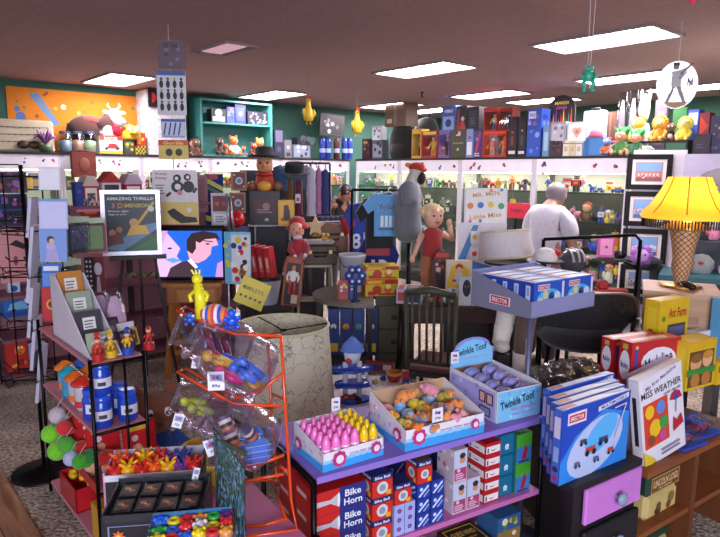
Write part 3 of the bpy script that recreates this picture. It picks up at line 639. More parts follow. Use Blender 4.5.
def LP(x, yt, zb, off=.12): a = W(x, zb, off); return a, zl(x, yt, off) - zb
for x, yt, b, hd, lb in ((220, 137, '#4a3226|plush', '#5c4030|plush', 'dark brown plush toy at the left end of the lower teal shelf'), (226, 143, '#d0742a|plush', '#b85a20|plush', 'small orange plush toy beside the dark brown one'),
      (234, 135, '#e0d6c8|plush', '#d87a30|plush', 'white and orange tall plush toy on the lower teal shelf'), (244, 146, '#3a5a8a|plush', '#d8803a|plush', 'blue plush toy with orange head on the lower teal shelf'),
      (254, 142, '#5a2f2a|plush', '#c04a30|plush', 'red headed brown plush toy on the lower teal shelf'), (260, 137, '#7a6a6a|plush', '#d09040|plush', 'grey plush toy with golden head at the right shelf end')):
 a, h = LP(x, yt, zlo); plush('plush_toy', lb, a, RL, h, b, hd, ears=hd, group='soft toys in the teal shelf unit')
for x, yt, b, hd, lb in ((194, 139, '#2a2228|plush', '#d88a80|plush', 'black plush toy with pink face left of the teal shelf'), (206 - 1.5, 138, '#5f4032|plush', '#74503c|plush', 'brown plush bear against the left side of the teal shelf')):
 a, h = LP(x, yt, CTOP, .04 if x > 200 else .1); a = a - EN * (.12 if x > 200 else 0); plush('plush_toy', lb, a, RL, h, b, hd, ears=b, group='soft toys left of the teal shelf')
L_(275, 284, 129, BX('boxed_toy', 'dark blue box right of the teal shelf unit', 'box', '#2c2c44', lambda f: f.rect(.1, .55, .9, .95, '#6a6a84').disc(.5, .3, .25, '#4a4a6a')), d=.16)
L_(285, 292, 140, BX('boxed_toy', 'narrow grey box beside the dark blue box', 'box', '#7a7880', lambda f: f.disc(.5, .6, .25, '#b8b0b0').rect(.2, .1, .8, .3, '#3a3a44')), d=.14)
L_(293, 311, 145, BX('boxed_toy', 'wide grey boxed toy below the hanging rubber chicken', 'box', '#6a7088', lambda f: f.rect(.06, .1, .94, .9, '#98a0b8').blobs(9, ['#3a4058', '#c8c8d4'], .09)), d=.16)
L_(297, 318, 138, BX('boxed_toy', 'dark long box lying on the wide grey boxed toy', 'box', '#1f2430', lambda f: f.blobs(7, ['#3f6a5a', '#5a5a70'], .12)), zb=zl(304, 144.5, .12), d=.16)
for i, x in enumerate((322.5, 328, 336.5, 344.5, 349.5)):
 a = W(x, CTOP, .14); h = zl(x, 138, .14) - CTOP; m = MB(); k = '#2a3f9a|gloss' if i != 2 else '#5a1f2a|gloss'
 m.lathe(k, [(.045, 0), (.05, .01), (.05, h * .85), (.04, h * .95), (.02, h)], 12); m.lathe('#a8b4d8', [(.051, h * .3), (.051, h * .5)], 12, closed=False)
 one(m, 'drink_can', ['blue bottle at the left end of the bottle row', 'blue bottle second in the row on the cases', 'dark red bottle among the blue bottles', 'blue bottle right of the dark red bottle', 'blue bottle beside the room corner'][i], 'bottle', a, RL, 'bottles on the cases')
c, w_, h_, z_ = LB(321, 346, 115, zl(333, 137.5, .2), .2); m = MB(); m.bx('#16141a', w_, .02, h_); f = Face(m, (-w_ / 2, -.0105, 0), (w_, 0, 0), (0, 0, h_)); f.rect(.05, .06, .95, .94, '#4a4650').rect(.08, .1, .92, .9, '#1c1a20').blobs(10, ['#a8a4a8', '#6c686e', '#d0ccc8'], .06, .2, .2, .8, .7, 3)
one(m, 'framed_photo', 'framed black and white band photo leaning above the blue bottles', 'picture', Vector((c.x, c.y, z_ + .02)) - ER * .06, RL, ry=.06)
# far left
c, w_, h_, z_ = LB(-6, 59, 119, CTOP, .1); t = thing('display_tray', 'cream tray with rows of dark trinkets leaning at the far left', 'display tray', Vector((c.x, c.y, z_)) - ER * .05, RL, rx=-.12)
m = MB(); m.bx('#b0a48c|paint', w_, .05, h_, bev=.06); m.build('tray_panel', t); m = MB(); F2 = Face(m, (-w_ / 2, -.027, 0), (w_, 0, 0), (0, 0, h_))
for r in range(3): F2.line(.12, .3 + r * .22, .9, .32 + r * .22, .008, '#4a3428'); [F2.disc(.16 + k * .1, .3 + r * .22, .012, '#3a2820') for k in range(7)]
m.ell('#3a2018', (-.02, -.05, .08), (.07, .03, .05)); m.ell('#4a2a20', (.1, -.05, .08), (.07, .03, .05)); m.build('trinket_rows', t)
a = W(47, CTOP, .06); t = thing('artificial_flower', 'purple spiky flower in a green pot on the case', 'flower', a, RL); m = MB(); m.lathe('#3f5a3a', [(.05, 0), (.07, .02), (.08, .09), (.07, .09)], 10); m.build('pot', t)
m = MB(); [m.tube('#7a4a84', [(0, 0, .1), (math.cos(k * .7) * .07, math.sin(k * .7) * .05, .18 + .02 * (k % 3)), (math.cos(k * .7) * .13, math.sin(k * .7) * .09, .16 + .04 * (k % 4))], [.01, .02, .004], 5) for k in range(11)]; m.build('petals', t)
for i, x in enumerate((67, 79, 91)):
 a = W(x, CTOP, .14); h = zl(x, 131, .14) - CTOP; t = thing('glass_jar', ['glass jar beside the purple flower', 'glass jar in the middle of the three on the case', 'glass jar next to the red car box'][i], 'jar', a, RL, 'glass jars on the case')
 m = MB(); m.lathe(['#6a7a8a', '#8a6a5a', '#7a8a6a'][i], [(.06, .01), (.075, .03), (.075, h * .55), (.02, h * .6)], 12); m.build('contents', t)
 m = MB(); m.lathe('#eef4f4|pane', [(.08, 0), (.088, .02), (.088, h * .8), (.06, h * .88)], 14); m.build('jar_glass', t); m = MB(); m.cyl('#5a6a8a|metal', .066, .03, z=h * .87); m.build('lid', t)
def car(f): f.rect(0, .75, 1, 1, '#d83a2a').rect(0, 0, 1, .18, '#e0a030').poly([(.12, .3), (.3, .34), (.42, .58), (.7, .58), (.88, .34), (.92, .3)], '#c02a2a').disc(.28, .3, .07, '#222222').disc(.76, .3, .07, '#222222').text('RACER', .5, .86, .14, '#f4e8d0', .6)
L_(101, 124, 136, BX('toy_box', 'white and orange race car box on the case', 'box', '#e0dcd4', car), d=.16)
L_(125, 136, 140, BX('toy_box', 'dark box with yellow print beside the race car box', 'box', '#3a3a2a', lambda f: f.blobs(5, ['#c8a83a', '#5a7a4a'], .16)), d=.14)
L_(137, 147, 146, BX('toy_box', 'black and yellow checkered box at the foot of the pillar', 'box', '#d8c030', lambda f: [f.rect(x / 6, y / 4, (x + 1) / 6, (y + 1) / 4, '#26221c') for x in range(6) for y in range(4) if (x + y) % 2]), d=.14)
L_(138, 147, 133, BX('toy_box', 'red and orange box on the checkered box', 'box', '#c8301f', lambda f: f.rect(.1, .1, .5, .9, '#e08a2a').disc(.7, .5, .18, '#f0c040')), zb=zl(142, 145.6, .12), d=.14)
a = W(118, zl(118, 135.6, .1), .17); t = thing('red_pot', 'red pot standing on the race car box', 'pot', a, RL); m = MB(); m.lathe('#b02434|gloss', [(.05, 0), (.08, .03), (.09, .1), (.08, .12), (.085, .13), (.07, .13), (.06, .05)], 14); m.build('pot_body', t); m = MB(); m.lathe('#b02434|gloss', [(.08, .131), (.05, .16), (.012, .17), (.012, .19)], 12); m.build('lid', t)
a = W(131, zl(136, 139.5, .1), .22); h = .23; t = thing('bird_hat', 'yellow bird-faced plush hat on top of the boxes', 'plush hat', a, RL); m = MB(); m.lathe('#d8a82a|plush', [(.14, 0), (.16, .03), (.15, .1), (.1, .17), (.02, .2)], 14); m.build('hat_body', t)
m = MB(); m.ell('#e08a20', (0, -.16, .08), (.06, .07, .025)); m.build('beak', t); m = MB(); [m.ell('#f0ece0', (s * .05, -.13, .13), .03) or m.ell('#1a1416', (s * .05, -.158, .13), .014) for s in (-1, 1)]; m.build('eyes', t); m = MB(); m.tube('#3a4a8a|plush', [(0, 0, .19), (-.06, 0, .23), (-.13, 0, .2)], [.02, .03, .01]); m.build('crest', t)
# orange sheet on the wall
def wallpt(px, py, off=8.585): return vplane(px, py, -ER, off)
p0, p1 = wallpt(10, 140), wallpt(148, 140); zt_, zb_ = wallpt(10, 86).z, 1.75
m = MB(); wS = (p1 - p0).length; m.box('#d07a14|matte', 0, 0, 0, wS, .012, zt_ - zb_); f = Face(m, (0, -.0006, 0), (wS, 0, 0), (0, 0, zt_ - zb_))
f.poly([(.14, .92), (.20, .95), (.34, .55), (.30, .52)], '#5a7aa0').disc(.08, .62, .035, '#4a6ea8').disc(.06, .72, .02, '#4a6ea8').disc(.05, .5, .025, '#6a8ac0').blobs(26, ['#8a4a20', '#b0542a', '#5a7a5a', '#7a3a20', '#e0a040'], .012, .05, .1, .95, .95, 3).disc(.37, .78, .018, '#e8e0d8').disc(.12, .4, .03, '#c05a30').disc(.35, .3, .03, '#6a4430').disc(.93, .55, .03, '#c8c0c8').disc(.95, .42, .03, '#b8b0b8')
o = one(m, 'painted_sheet', 'large orange painted sheet pinned along the left wall', 'wall sheet', Vector((p0.x, p0.y, zb_)), RL)
# cow figure
p = wallpt(97, 140, 8.34); t = thing('toy_cow', 'large brown and white cow figure in front of the orange sheet', 'cow figure', Vector((p.x, p.y, CTOP)), RL)
BR, WH = '#3c1d15|plush', '#a39ba2|plush'; m = MB()
m.ell(BR, (-.16, .02, .40), (.32, .17, .22), 16, 10); m.ell('#6a2a24|plush', (-.1, .0, .52), (.22, .14, .1), 12, 8); m.tube(BR, [(.08, 0, .42), (.2, -.05, .5), (.3, -.08, .6)], [.18, .15, .12], 12); m.ell(WH, (.16, -.07, .36), (.16, .14, .2), 14, 9)
m.tube(BR, [(-.46, .04, .48), (-.5, .05, .3), (-.48, .04, .2)], [.025, .02, .03]); m.build('body', t)
m = MB(); m.ell(WH, (.30, -.12, .6), (.12, .13, .15), 14, 9); m.ell('#d8c8c8|plush', (.36, -.22, .52), (.09, .09, .08), 12, 8); m.ell('#b87a7a', (.38, -.3, .51), (.05, .02, .03), 8, 5)
for s in (-1, 1): m.ell('#1a1416', (.33 + s * .06, -.225, .64), .016, 7, 5)
m.build('head', t)
for s in (-1, 1): m = MB(); m.ell(WH, (.30 + s * .14, -.08, .68), (.08, .03, .04), 9, 6); m.build('ear', t); m = MB(); m.tube('#d8d0b8', [(.3 + s * .06, -.08, .74), (.3 + s * .11, -.08, .79), (.3 + s * .1, -.08, .84)], [.02, .016, .004]); m.build('horn', t)
for x, y in ((-.34, -.08), (-.34, .12), (.06, -.1), (.06, .1)): m = MB(); m.tube(BR, [(x, y, .32), (x, y, .16), (x, y, .08)], [.07, .05, .045], 8); m.lathe(WH, [(.05, 0), (.05, .1)], 8, (x, y, 0)); m.build('leg', t)
t.scale = (.72, .72, .78)
# white pillar at the wall with its sign
p0, p1 = wallpt(149, 150, 8.2), wallpt(187, 150, 8.2); wp = (p1 - p0).length
m = MB(); m.box('#c3bfc2|vein', 0, 0, 0, wp, .36, CEIL - .02); o = m.build('pillar', None, Vector((p0.x, p0.y, 0)), RL, 'structure')
p = wallpt(156, 98, 8.19); m = MB(); m.bx('#1c1216', .22, .02, .24); f = Face(m, (-.11, -.0105, 0), (.22, 0, 0), (0, 0, .24)); f.text('M', .5, .5, .55, '#b02a2a', .6)
one(m, 'letter_sign', 'small black sign with a red letter M on the pillar', 'sign', p - Vector((0, 0, .12)) + ER * .012, RL)
# brown sack on the case header
p = W(84, 1.60, -.07); m = MB(); m.slab('#6a2a1e|fabric', [(-.14, -.03), (.14, -.03), (.15, .02), (-.15, .02)], .0, .31); m.tube('#4a1c14|fabric', [(-.14, 0, .31), (0, -.01, .325), (.14, 0, .31)], .012); m.ell('#7f4030', (0, -.032, .15), (.06, .008, .09)); one(m, 'fabric_sack', 'reddish brown fabric sack hanging over the left case header', 'sack', p, RL)
# hanging rubber chickens, frog, round sign
def chicken(px, py0, py1, d, label):
 p = D(px, py1, d); h = D(px, py0, d).z - p.z; t = thing('rubber_chicken', label, 'rubber chicken', p, .5, 'hanging rubber chickens')
 m = MB(); m.lathe('#d8b428', [(.05 * h, 0), (.19 * h, .03 * h), (.22 * h, .25 * h), (.14 * h, .5 * h), (.09 * h, .66 * h), (.1 * h, .8 * h), (.03 * h, .88 * h)], 12, sy=.75); m.build('body', t)
 m = MB(); m.ell('#b8281c', (0, 0, .93 * h), (.05 * h, .04 * h, .1 * h)); m.ell('#b8281c', (.05 * h, -.04 * h, .9 * h), (.04 * h, .03 * h, .07 * h)); m.tube('#d08020', [(0, -.08 * h, .78 * h), (0, -.17 * h, .76 * h)], [.04 * h, .008 * h]); m.build('comb', t)
 for s in (-1, 1): m = MB(); m.tube('#d8b428', [(s * .18 * h, 0, .45 * h), (s * .24 * h, -.02, .3 * h), (s * .2 * h, -.02, .15 * h)], [.05 * h, .06 * h, .02 * h]); m.build('wing', t); m = MB(); m.tube('#c89020', [(s * .08 * h, 0, .02 * h), (s * .08 * h, 0, -.1 * h), (s * .1 * h, -.04 * h, -.13 * h)], .02 * h); m.build('foot', t)
 m = MB(); m.tube('#8a8078', [(0, 0, .9 * h), (0, 0, CEIL - p.z)], .003, 4); m.build('string', t)
chicken(308.5, 95, 121, 7.0, 'yellow rubber chicken hanging left of the framed band photo'); chicken(357, 107, 133, 7.6, 'yellow rubber chicken hanging beside the black backpack')
p = D(587.5, 92, 3.4); h = D(587.5, 66, 3.4).z - p.z; t = thing('toy_frog', 'green plastic frog hanging on two white strings', 'frog toy', p, -.2); GR = '#3aa88a|gloss'
m = MB(); m.ell(GR, (0, 0, h * .62), (h * .2, h * .13, h * .22)); m.ell(GR, (0, -.01, h * .88), (h * .18, h * .14, h * .11)); [m.ell(GR, (s * h * .1, -.01, h * .97), h * .06) for s in (-1, 1)]; m.build('body', t)
for s in (-1, 1):
 m = MB(); m.tube(GR, [(s * h * .12, 0, h * .46), (s * h * .22, -.01, h * .3), (s * h * .12, 0, h * .14), (s * h * .17, -.015, 0)], [.013, .012, .01, .012]); m.build('leg', t); m = MB(); m.tube(GR, [(s * h * .17, 0, h * .75), (s * h * .27, -.02, h * .6), (s * h * .2, -.02, h * .45)], .009); m.build('arm', t)
 m = MB(); m.tube('#c8c0c4', [(s * h * .05, 0, h * .95), (s * h * .12, 0, CEIL - p.z)], .002, 4); m.build('string', t)
p = D(677, 85, 4.6); t = thing('round_sign', 'round white hanging sign with a baseball batter', 'sign', p, -.25); rx, rz2 = D(696, 85, 4.6).x - p.x, D(677, 61, 4.6).z - p.z
m = MB(); m.prism('#fbf7f7|translucent', [(math.cos(a * PI / 16) * rx, math.sin(a * PI / 16) * rz2) for a in range(32)], -.006, .006); f = Face(m, (-rx, -.0065, -rz2), (2 * rx, 0, 0), (0, 0, 2 * rz2))
f.poly([(.2, .14), (.8, .14), (.7, .06), (.5, .01), (.3, .06)], '#a88a6a'); f.poly([(.22, .1), (.30, .12), (.46, .45), (.40, .5)], '#7d7c88').poly([(.66, .12), (.74, .1), (.58, .5), (.44, .5)], '#8a8994').poly([(.36, .46), (.6, .46), (.56, .82), (.34, .78)], '#b8b6bc').disc(.44, .88, .075, '#7a6660').rect(.37, .9, .52, .97, '#23273f').poly([(.54, .74), (.72, .82), (.72, .88), (.5, .8)], '#b8b6bc').line(.56, .72, .84, .95, .012, '#3a3440').poly([(.5, .66), (.7, .8), (.74, .76), (.55, .6)], '#9a989f')
f.text('N', .80, .56, .16, '#2a2d44', .13).text('Y', .80, .52, .16, '#2a2d44', .14).text('21', .14, .56, .1, '#4a4a5a', .13); m.build('sign_disc', t)
m = MB(); m.tube('#b8b0b4', [(0, 0, rz2), (0, 0, CEIL - p.z)], .0025, 4); m.build('string', t)
p = D(691, -1, 2.6); t = thing('hanging_charm', 'bright red little charm dangling at the top right', 'charm', p, 0); m = MB(); m.ell('#d81a4a', (0, 0, .005), (.012, .008, .02)); m.ell('#d81a4a', (.012, 0, -.008), (.008, .006, .014)); m.build('charm_body', t); m = MB(); m.tube('#b8b0b4', [(0, 0, .02), (0, 0, CEIL - p.z)], .0015, 4); m.build('string', t)
def PXW(px0, px1, y, d): return (D(px1, y, d) - D(px0, y, d)).length
def card(name, label, cat, px, py0, py1, wpx, d, col, front=None, rz=0, th=.012, group=None, rx=0, ry=0):
 "a flat standing or hanging sheet whose picture spans py0 to py1"
 b = D(px, py1, d); h = (D(px, py0, d).z - b.z); w = wpx * S(d)
 m = MB(); m.bx(col, w, th, h); f = Face(m, (-w / 2, -th / 2, 0), (w, 0, 0), (0, 0, h))
 if front: front(f)
 return one(m, name, label, cat, b, rz, group, rx, ry)
def sbox(name, label, cat, px, py0, py1, wpx, d, dep, col, front=None, side=None, top=None, rz=0, group=None):
 b = D(px, py1, d); h = D(px, py0, d).z - b.z; w = wpx * S(d)
 return pbox(name, label, cat, b, rz, w, dep, h, col, front, side, top, group)
# left gondola
OG = 5.35
def GW(px, z=0): p = vplane(px, 172, -ER, OG); p.z = z; return p
def zg(px, py): return vplane(px, py, -ER, OG).z
g0, g1 = GW(-14), GW(243); gw = (g1 - g0).length; ztop = 1.40
t = thing('gondola_shelf', 'long low gondola with pink pegboard back behind the wire racks', 'shelf unit', g0, RL)
m = MB(); m.box('#9a6670|paint', 0, .25, 0, gw, .29, ztop - .03); m.build('back_panel', t)
for z, dp in ((ztop - .03, .0), (.70, .0), (.36, .0), (.06, .0)): m = MB(); m.box('#7a4a58|wood', 0, dp - (0 if z > 1 else .12), z, gw, .29 if z > 1 else .25, z + .025); m.build('shelf_board', t)
for x in (0, gw / 2, gw - .04): m = MB(); m.box('#3a2830|paint', x, -.1, 0, x + .04, .29, .06); m.box('#3a2830|paint', x, .20, .06, x + .04, .25, ztop - .03); m.build('upright', t)
def GB(x0, x1, y0, zb, name, label, cat, col, front=None, side=None, dep=.14, off=.0, group='toys on the pink gondola'):
 a, b = GW(x0), GW(x1); c = (a + b) / 2 - ER * (dep / 2 + off); c.z = zb; h = zg((x0 + x1) / 2, y0) - zb
 return pbox(name, label, cat, c, RL, (b - a).length * .96, dep, h, col, front, side, group=group)
zt0 = ztop - .004
def house(x0, x1, y0, wall, roof, label):
 a, b = GW(x0), GW(x1); c = (a + b) / 2 - ER * .11; c.z = zt0; w = (b - a).length * .96; h = zg((x0 + x1) / 2, y0) - zt0
 t = thing('toy_house', label, 'toy house', c, RL, 'toy houses on the gondola'); m = MB(); m.bx(wall, w * .9, .16, h * .68); f = m.faces(w * .9, .16, h * .68)[0]
 f.rect(.12, .06, .88, .88, '#e8dcd8' if wall != '#d8d0d4' else '#3a3440').rect(.24, .1, .76, .62, '#5a4a58').blobs(4, ['#c8b8b0', '#8a7888'], .09, .3, .15, .7, .5, 2); m.build('walls', t)
 m = MB(); m.prism(roof, [(-w / 2, h * .66), (w / 2, h * .66), (w * .22, h), (-w * .22, h)] if x0 != 101 else [(-w / 2, h * .66), (w / 2, h * .66), (0, h)], -.09, .09); m.build('roof', t)
house(82, 100, 176, '#a82430', '#c9b0a8', 'red toy house with a pale roof, left of the gabled one')
house(101, 123, 171, '#d8d0d4', '#a8222c', 'white gabled toy house with red roof edges')
house(124, 144, 174, '#a01c28', '#b8a0b8', 'red toy house with a lilac roof beside the framed poster')
GB(85, 99, 187, ztop - .10, 'toy_box', 'red and yellow small toy box before the red toy house', 'box', '#c8281c', lambda f: f.rect(.05, .1, .95, .45, '#d8b030').rect(.1, .55, .9, .8, '#e04a2a').lines(.15, .15, .8, .4, 2, '#3a5a3a'), dep=.1, off=.1)
GB(74, 82, 182, zt0, 'toy_bottle_box', 'dark blue narrow toy box left of the red toy house', 'box', '#2a3a8a', lambda f: f.disc(.5, .6, .3, '#3f5cb0'), dep=.1)
m_ = thing('toy_ledge', 'pink ledge shelf with small goods hooked on the gondola', 'shelf', (GW(74) + GW(108)) / 2 - ER * .06 + Vector((0, 0, zg(90, 212))), RL); lw = (GW(108) - GW(74)).length
m = MB(); m.bx('#d07a94|paint', lw, .12, .03); m.build('ledge_board', m_)
for i, (x0, x1, y0, cl, lb) in enumerate(((77, 87, 199, '#5a8a8a', 'small teal carton on the pink ledge'), (88, 98, 201, '#c89a9a', 'small dusty pink carton on the pink ledge'), (99, 107, 203, '#b8b0c8', 'small lilac carton on the pink ledge'))):
 a, b = GW(x0), GW(x1); c = (a + b) / 2 - ER * .06; c.z = zg(90, 212) + .031; pbox('small_carton', lb, 'carton', c, RL, (b - a).length * .95, .09, zg(90, y0) - c.z, cl, lambda f: f.rect(.15, .2, .85, .7, '#3a3a44').disc(.5, .5, .15, '#c8c0b8'), group='small cartons on the pink ledge')
# left end: rack of toys, printed board, vehicle boxes
def hang(x0, x1, y0, y1, name, label, cat, col, front, dep=.03, off=.0, group=None):
 a, b = GW(x0), GW(x1); c = (a + b) / 2 - ER * (dep / 2 + off) + ER * .0; z1 = zg((x0 + x1) / 2, y1); c.z = z1; h = zg((x0 + x1) / 2, y0) - z1
 c -= -ER * .24 * 0
 return pbox(name, label, cat, c, RL, (b - a).length, dep, h, col, front, group=group)
t_ = hang(-8, 25, 194, 226, 'toy_rack', 'dark blue rack of small hanging toys at the left edge', 'toy rack', '#1d2552', lambda f: f.rect(.04, .08, .96, .92, '#10142c').blobs(18, ['#8a4a9a', '#b03a4a', '#3a5ac8', '#c87aa0', '#5a3a6a'], .07, seed=5).rect(0, .47, 1, .53, '#2c3a7a'), .06)
hang(-8, 26, 172, 193, 'toy_box', 'dusky violet toy box above the dark blue rack', 'box', '#3f2a4a', lambda f: f.blobs(9, ['#7a4a6a', '#8a6a9a', '#b05a4a'], .1, seed=9), .07)
hang(0, 12, 217, 226.5, 'small_carton', 'small white carton below the dark blue rack', 'carton', '#b8b4c0', lambda f: f.rect(.1, .2, .9, .6, '#5a5a6a'), .05, .07)
hang(13, 26, 215, 226.5, 'small_carton', 'small orange carton below the dark blue rack', 'carton', '#c86a34', lambda f: f.rect(.1, .2, .9, .6, '#d89a5a'), .05, .07)
hang(-8, 28, 228, 283, 'printed_board', 'pink printed board with black ink swirls at the left edge', 'board', '#cf8f92', lambda f: [f.poly([(.05, .72), (.3, .7), (.5, .78), (.85, .66), (.95, .7), (.7, .6), (.4, .68)], '#2a1c22'), f.disc(.45, .4, .07, '#8a4048', .09), f.disc(.75, .3, .06, '#4a2a30'), f.disc(.25, .2, .08, '#a05058'), f.disc(.55, .88, .06, '#8a3a40'), f.line(.1, .9, .9, .84, .012, '#4a3034')], .02, group=None)
zsh7 = .726
def veh(f): f.rect(0, .0, 1, .3, '#1f4a9a').poly([(.1, .4), (.2, .75), (.55, .85), (.7, .55), (.92, .5), (.92, .38)], '#7ab8e0').disc(.28, .36, .06, '#1a1a1e').disc(.75, .36, .06, '#1a1a1e').rect(.6, .78, .95, .94, '#d8e4f0')
GB(-8, 29, 319, zsh7 - .16, 'vehicle_box', 'blue toy vehicle box, bottom one of the left edge stack', 'box', '#3a86c8', veh, dep=.16, off=.03, group='blue vehicle boxes at the left edge')
c_ = GB(-8, 29, 300, zg(10, 318.5), 'vehicle_box', 'blue toy vehicle box stacked above the bottom one at left', 'box', '#2a66b8', veh, dep=.16, off=.03, group='blue vehicle boxes at the left edge')
GB(0, 13, 284, zg(10, 299), 'blister_pack', 'white and blue package on the blue vehicle boxes', 'package', '#c8d0e0', lambda f: f.disc(.5, .55, .3, '#2a4a9a').rect(.1, .05, .9, .25, '#4a6ab8'), dep=.07, off=.07)
GB(14, 27, 288, zg(10, 299), 'blister_pack', 'dark blue package beside the white and blue package', 'package', '#26386a', lambda f: f.disc(.4, .5, .25, '#c03a3a').disc(.7, .4, .15, '#d8d8e8'), dep=.07, off=.07)
GB(20, 31, 320, .5, 'toy_truck_box', 'red toy truck package at the end of the blue vehicle boxes', 'package', '#a8242c', lambda f: f.rect(.1, .2, .9, .7, '#7a1820').disc(.3, .2, .14, '#1a1a1e').disc(.75, .2, .14, '#1a1a1e'), dep=.08, off=.10)
GB(-8, 15, 341, .087, 'toy_box', 'red toy box with a round orange face at the left edge', 'box', '#b8241c', lambda f: f.disc(.6, .62, .26, '#d8782a').disc(.52, .7, .06, '#f0e8e0').disc(.7, .7, .06, '#f0e8e0').disc(.6, .55, .07, '#c02a2a').poly([(.1, .1), (.9, .2), (.8, .3), (.2, .2)], '#e0a030').disc(.6, .25, .2, '#8a1a14'), dep=.16, off=.03)
def sci(f):
 f.rect(.04, .04, .96, .96, '#a8b0d8'); f.disc(.35, .35, .2, '#20202a').disc(.35, .35, .13, '#a8b0d8').disc(.65, .25, .18, '#20202a').disc(.65, .25, .12, '#a8b0d8').line(.4, .45, .75, .9, .015, '#50586a').line(.62, .4, .35, .92, .015, '#50586a')
GB(15.5, 34, 346, .087, 'toy_box', 'lilac white box with black scissors print near the left edge', 'box', '#c8cce4', sci, dep=.14, off=.05)
GB(36, 60, 333, .387 - .0, 'toy_box', 'pale blue toy box behind the wire magazine rack', 'box', '#6a8ac0', lambda f: f.blobs(8, ['#d8e0f0', '#3a5a9a', '#c05a4a'], .1), dep=.14, off=.05)
GB(118, 162, 275, .726, 'fabric_display', 'dark panel of floral cloth hanging under the poster', 'cloth', '#4a4438|fabric', lambda f: f.blobs(30, ['#8a8468', '#6a6a4a', '#a89a7a'], .04, .04, .05, .96, .95, 4), dep=.03, off=.125)
GB(120, 160, 252, .98, 'wooden_box', 'orange brown wooden box behind the poster foot', 'box', '#8a5230|wood', lambda f: f.rect(.1, .15, .9, .85, '#5a3420|wood'), dep=.06, off=.05)
# framed poster
t = thing('framed_poster', 'silver framed adventure film poster left of the television', 'poster', D(133, 255, 4.55), .30, rx=-.05)
d = 4.55; w = 53 * S(d) / math.cos(.3); h = D(133, 190, d).z - D(133, 255, d).z; m = MB()
for a in ((-w / 2, 0, w / 2, .03), (-w / 2, h - .03, w / 2, h), (-w / 2, .03, -w / 2 + .03, h - .03), (w / 2 - .03, .03, w / 2, h - .03)): m.box('#b8b4c4|metal', a[0], -.015, a[1], a[2], .015, a[3])
m.build('frame', t); m = MB(); m.box('#1c2836', -w / 2 + .03, -.006, .03, w / 2 - .03, .006, h - .03); f = Face(m, (-w / 2 + .03, -.0065, .03), (w - .06, 0, 0), (0, 0, h - .06))
f.rect(0, 0, 1, .3, '#27523f').poly([(.0, .05), (.7, .45), (1, .5), (1, .38), (.3, 0)], '#5f86a8').poly([(.4, 0), (1, .25), (1, 0)], '#2c6a34').text('AMAZING THRILLS!', .5, .92, .055, '#e0dcd8', .92).text('3 D', .24, .80, .09, '#d8762a', .22).text('IMENSION', .62, .80, .07, '#c8b030', .48).text('Fantastic sights', .26, .70, .04, '#d8d4d8', .4).text('leap at you!', .24, .645, .04, '#d8d4d8', .34)
f.disc(.55, .5, .09, '#c89060').poly([(.4, .28), (.85, .3), (.78, .45), (.5, .46)], '#d8a82a').disc(.12, .33, .07, '#b87858').disc(.26, .38, .065, '#a86848').poly([(.04, .1), (.34, .14), (.3, .32), (.06, .28)], '#6a2a30').line(.6, .45, .96, .86, .02, '#c89a2a').disc(.9, .74, .06, '#c8c8c0'); m.build('poster_sheet', t)
t = thing('poster_easel', 'thin dark easel holding up the film poster', 'easel', D(136, 255, 4.55) * 1, .30); z_ = D(136, 255, 4.55).z; t.location = Vector((t.location.x, t.location.y + .06, 0))
for s in (-1, 1): m = MB(); m.tube('#2a1f1c|wood', [(s * .05, .03, z_ + .45), (s * .18, -.02, z_ * .5), (s * .26, -.05, 0)], .012); m.build('leg', t)
m = MB(); m.tube('#2a1f1c|wood', [(0, .03, z_ + .45), (0, .3, 0)], .012); m.build('leg', t); m = MB(); m.box('#2a1f1c|wood', -.2, -.09, z_ - .03, .2, -.0, z_ - .005); m.build('ledge', t)
# wire magazine spinner
dS = 3.24; base = D(45, 475, dS); base.z = 0
t = thing('magazine_spinner', 'tall wire magazine spinner on a round black base at left', 'magazine rack', base, .1); K = '#1d1b20|metal'
m = MB(); m.lathe(K, [(.17, 0), (.17, .012), (.05, .03), (.015, .05)], 20); m.build('base', t); m = MB(); m.tube(K, [(0, 0, .03), (0, 0, 1.72)], .011, 8); m.build('pole', t)
for z in (.58, .86, 1.14, 1.38, 1.66):
 m = MB()
 m.tube(K, [(-.14, -.1, z), (.14, -.1, z), (.14, .1, z), (-.14, .1, z)], .004, 5, True)
 for s in (-1, 1): m.tube(K, [(s * .14, -.1, z), (0, 0, z), (s * .14, .1, z)], .003, 5); m.tube(K, [(s * .06, -.1, z), (s * .06, -.15, z), (s * .06, -.16, z + .06)], .003, 5)
 m.tube(K, [(-.06, -.16, z + .06), (.06, -.16, z + .06)], .003, 5); m.tube(K, [(-.14, -.06, z), (-.2, -.06, z + .06), (-.2, .06, z + .06), (-.14, .06, z)], .003, 5)
 m.build('wire_tier', t)
for x, y in ((-.14, -.1), (.14, -.1), (-.14, .1), (.14, .1)): m = MB(); m.tube(K, [(x, y, .56), (x, y, 1.68)], .004, 5); m.build('upright_wire', t)
RT = Matrix.Rotation(.1, 3, 'Z')
def onrack(x, y, z): return base + RT @ Vector((x, y, z))
def mag(px, y0, y1, wpx, col, front, label, dd=3.12, rz=.1, rx=-.1): return card('magazine', label, 'magazine', px, y0, y1, wpx, dd, col, front, rz, .012, 'magazines in the wire spinner', rx)
mag(50, 167, 190, 20, '#d8d6e2', lambda f: f.rect(.06, .05, .94, .92, '#e4e2ee'), 'plain white pad in the top pocket of the spinner')
mag(54, 199, 229, 27, '#b8bee8', lambda f: f.rect(0, .92, 1, 1, '#6a9ad0').rect(.05, .05, .95, .88, '#c6c8ee'), 'pale lilac magazine with a blue band in the spinner')
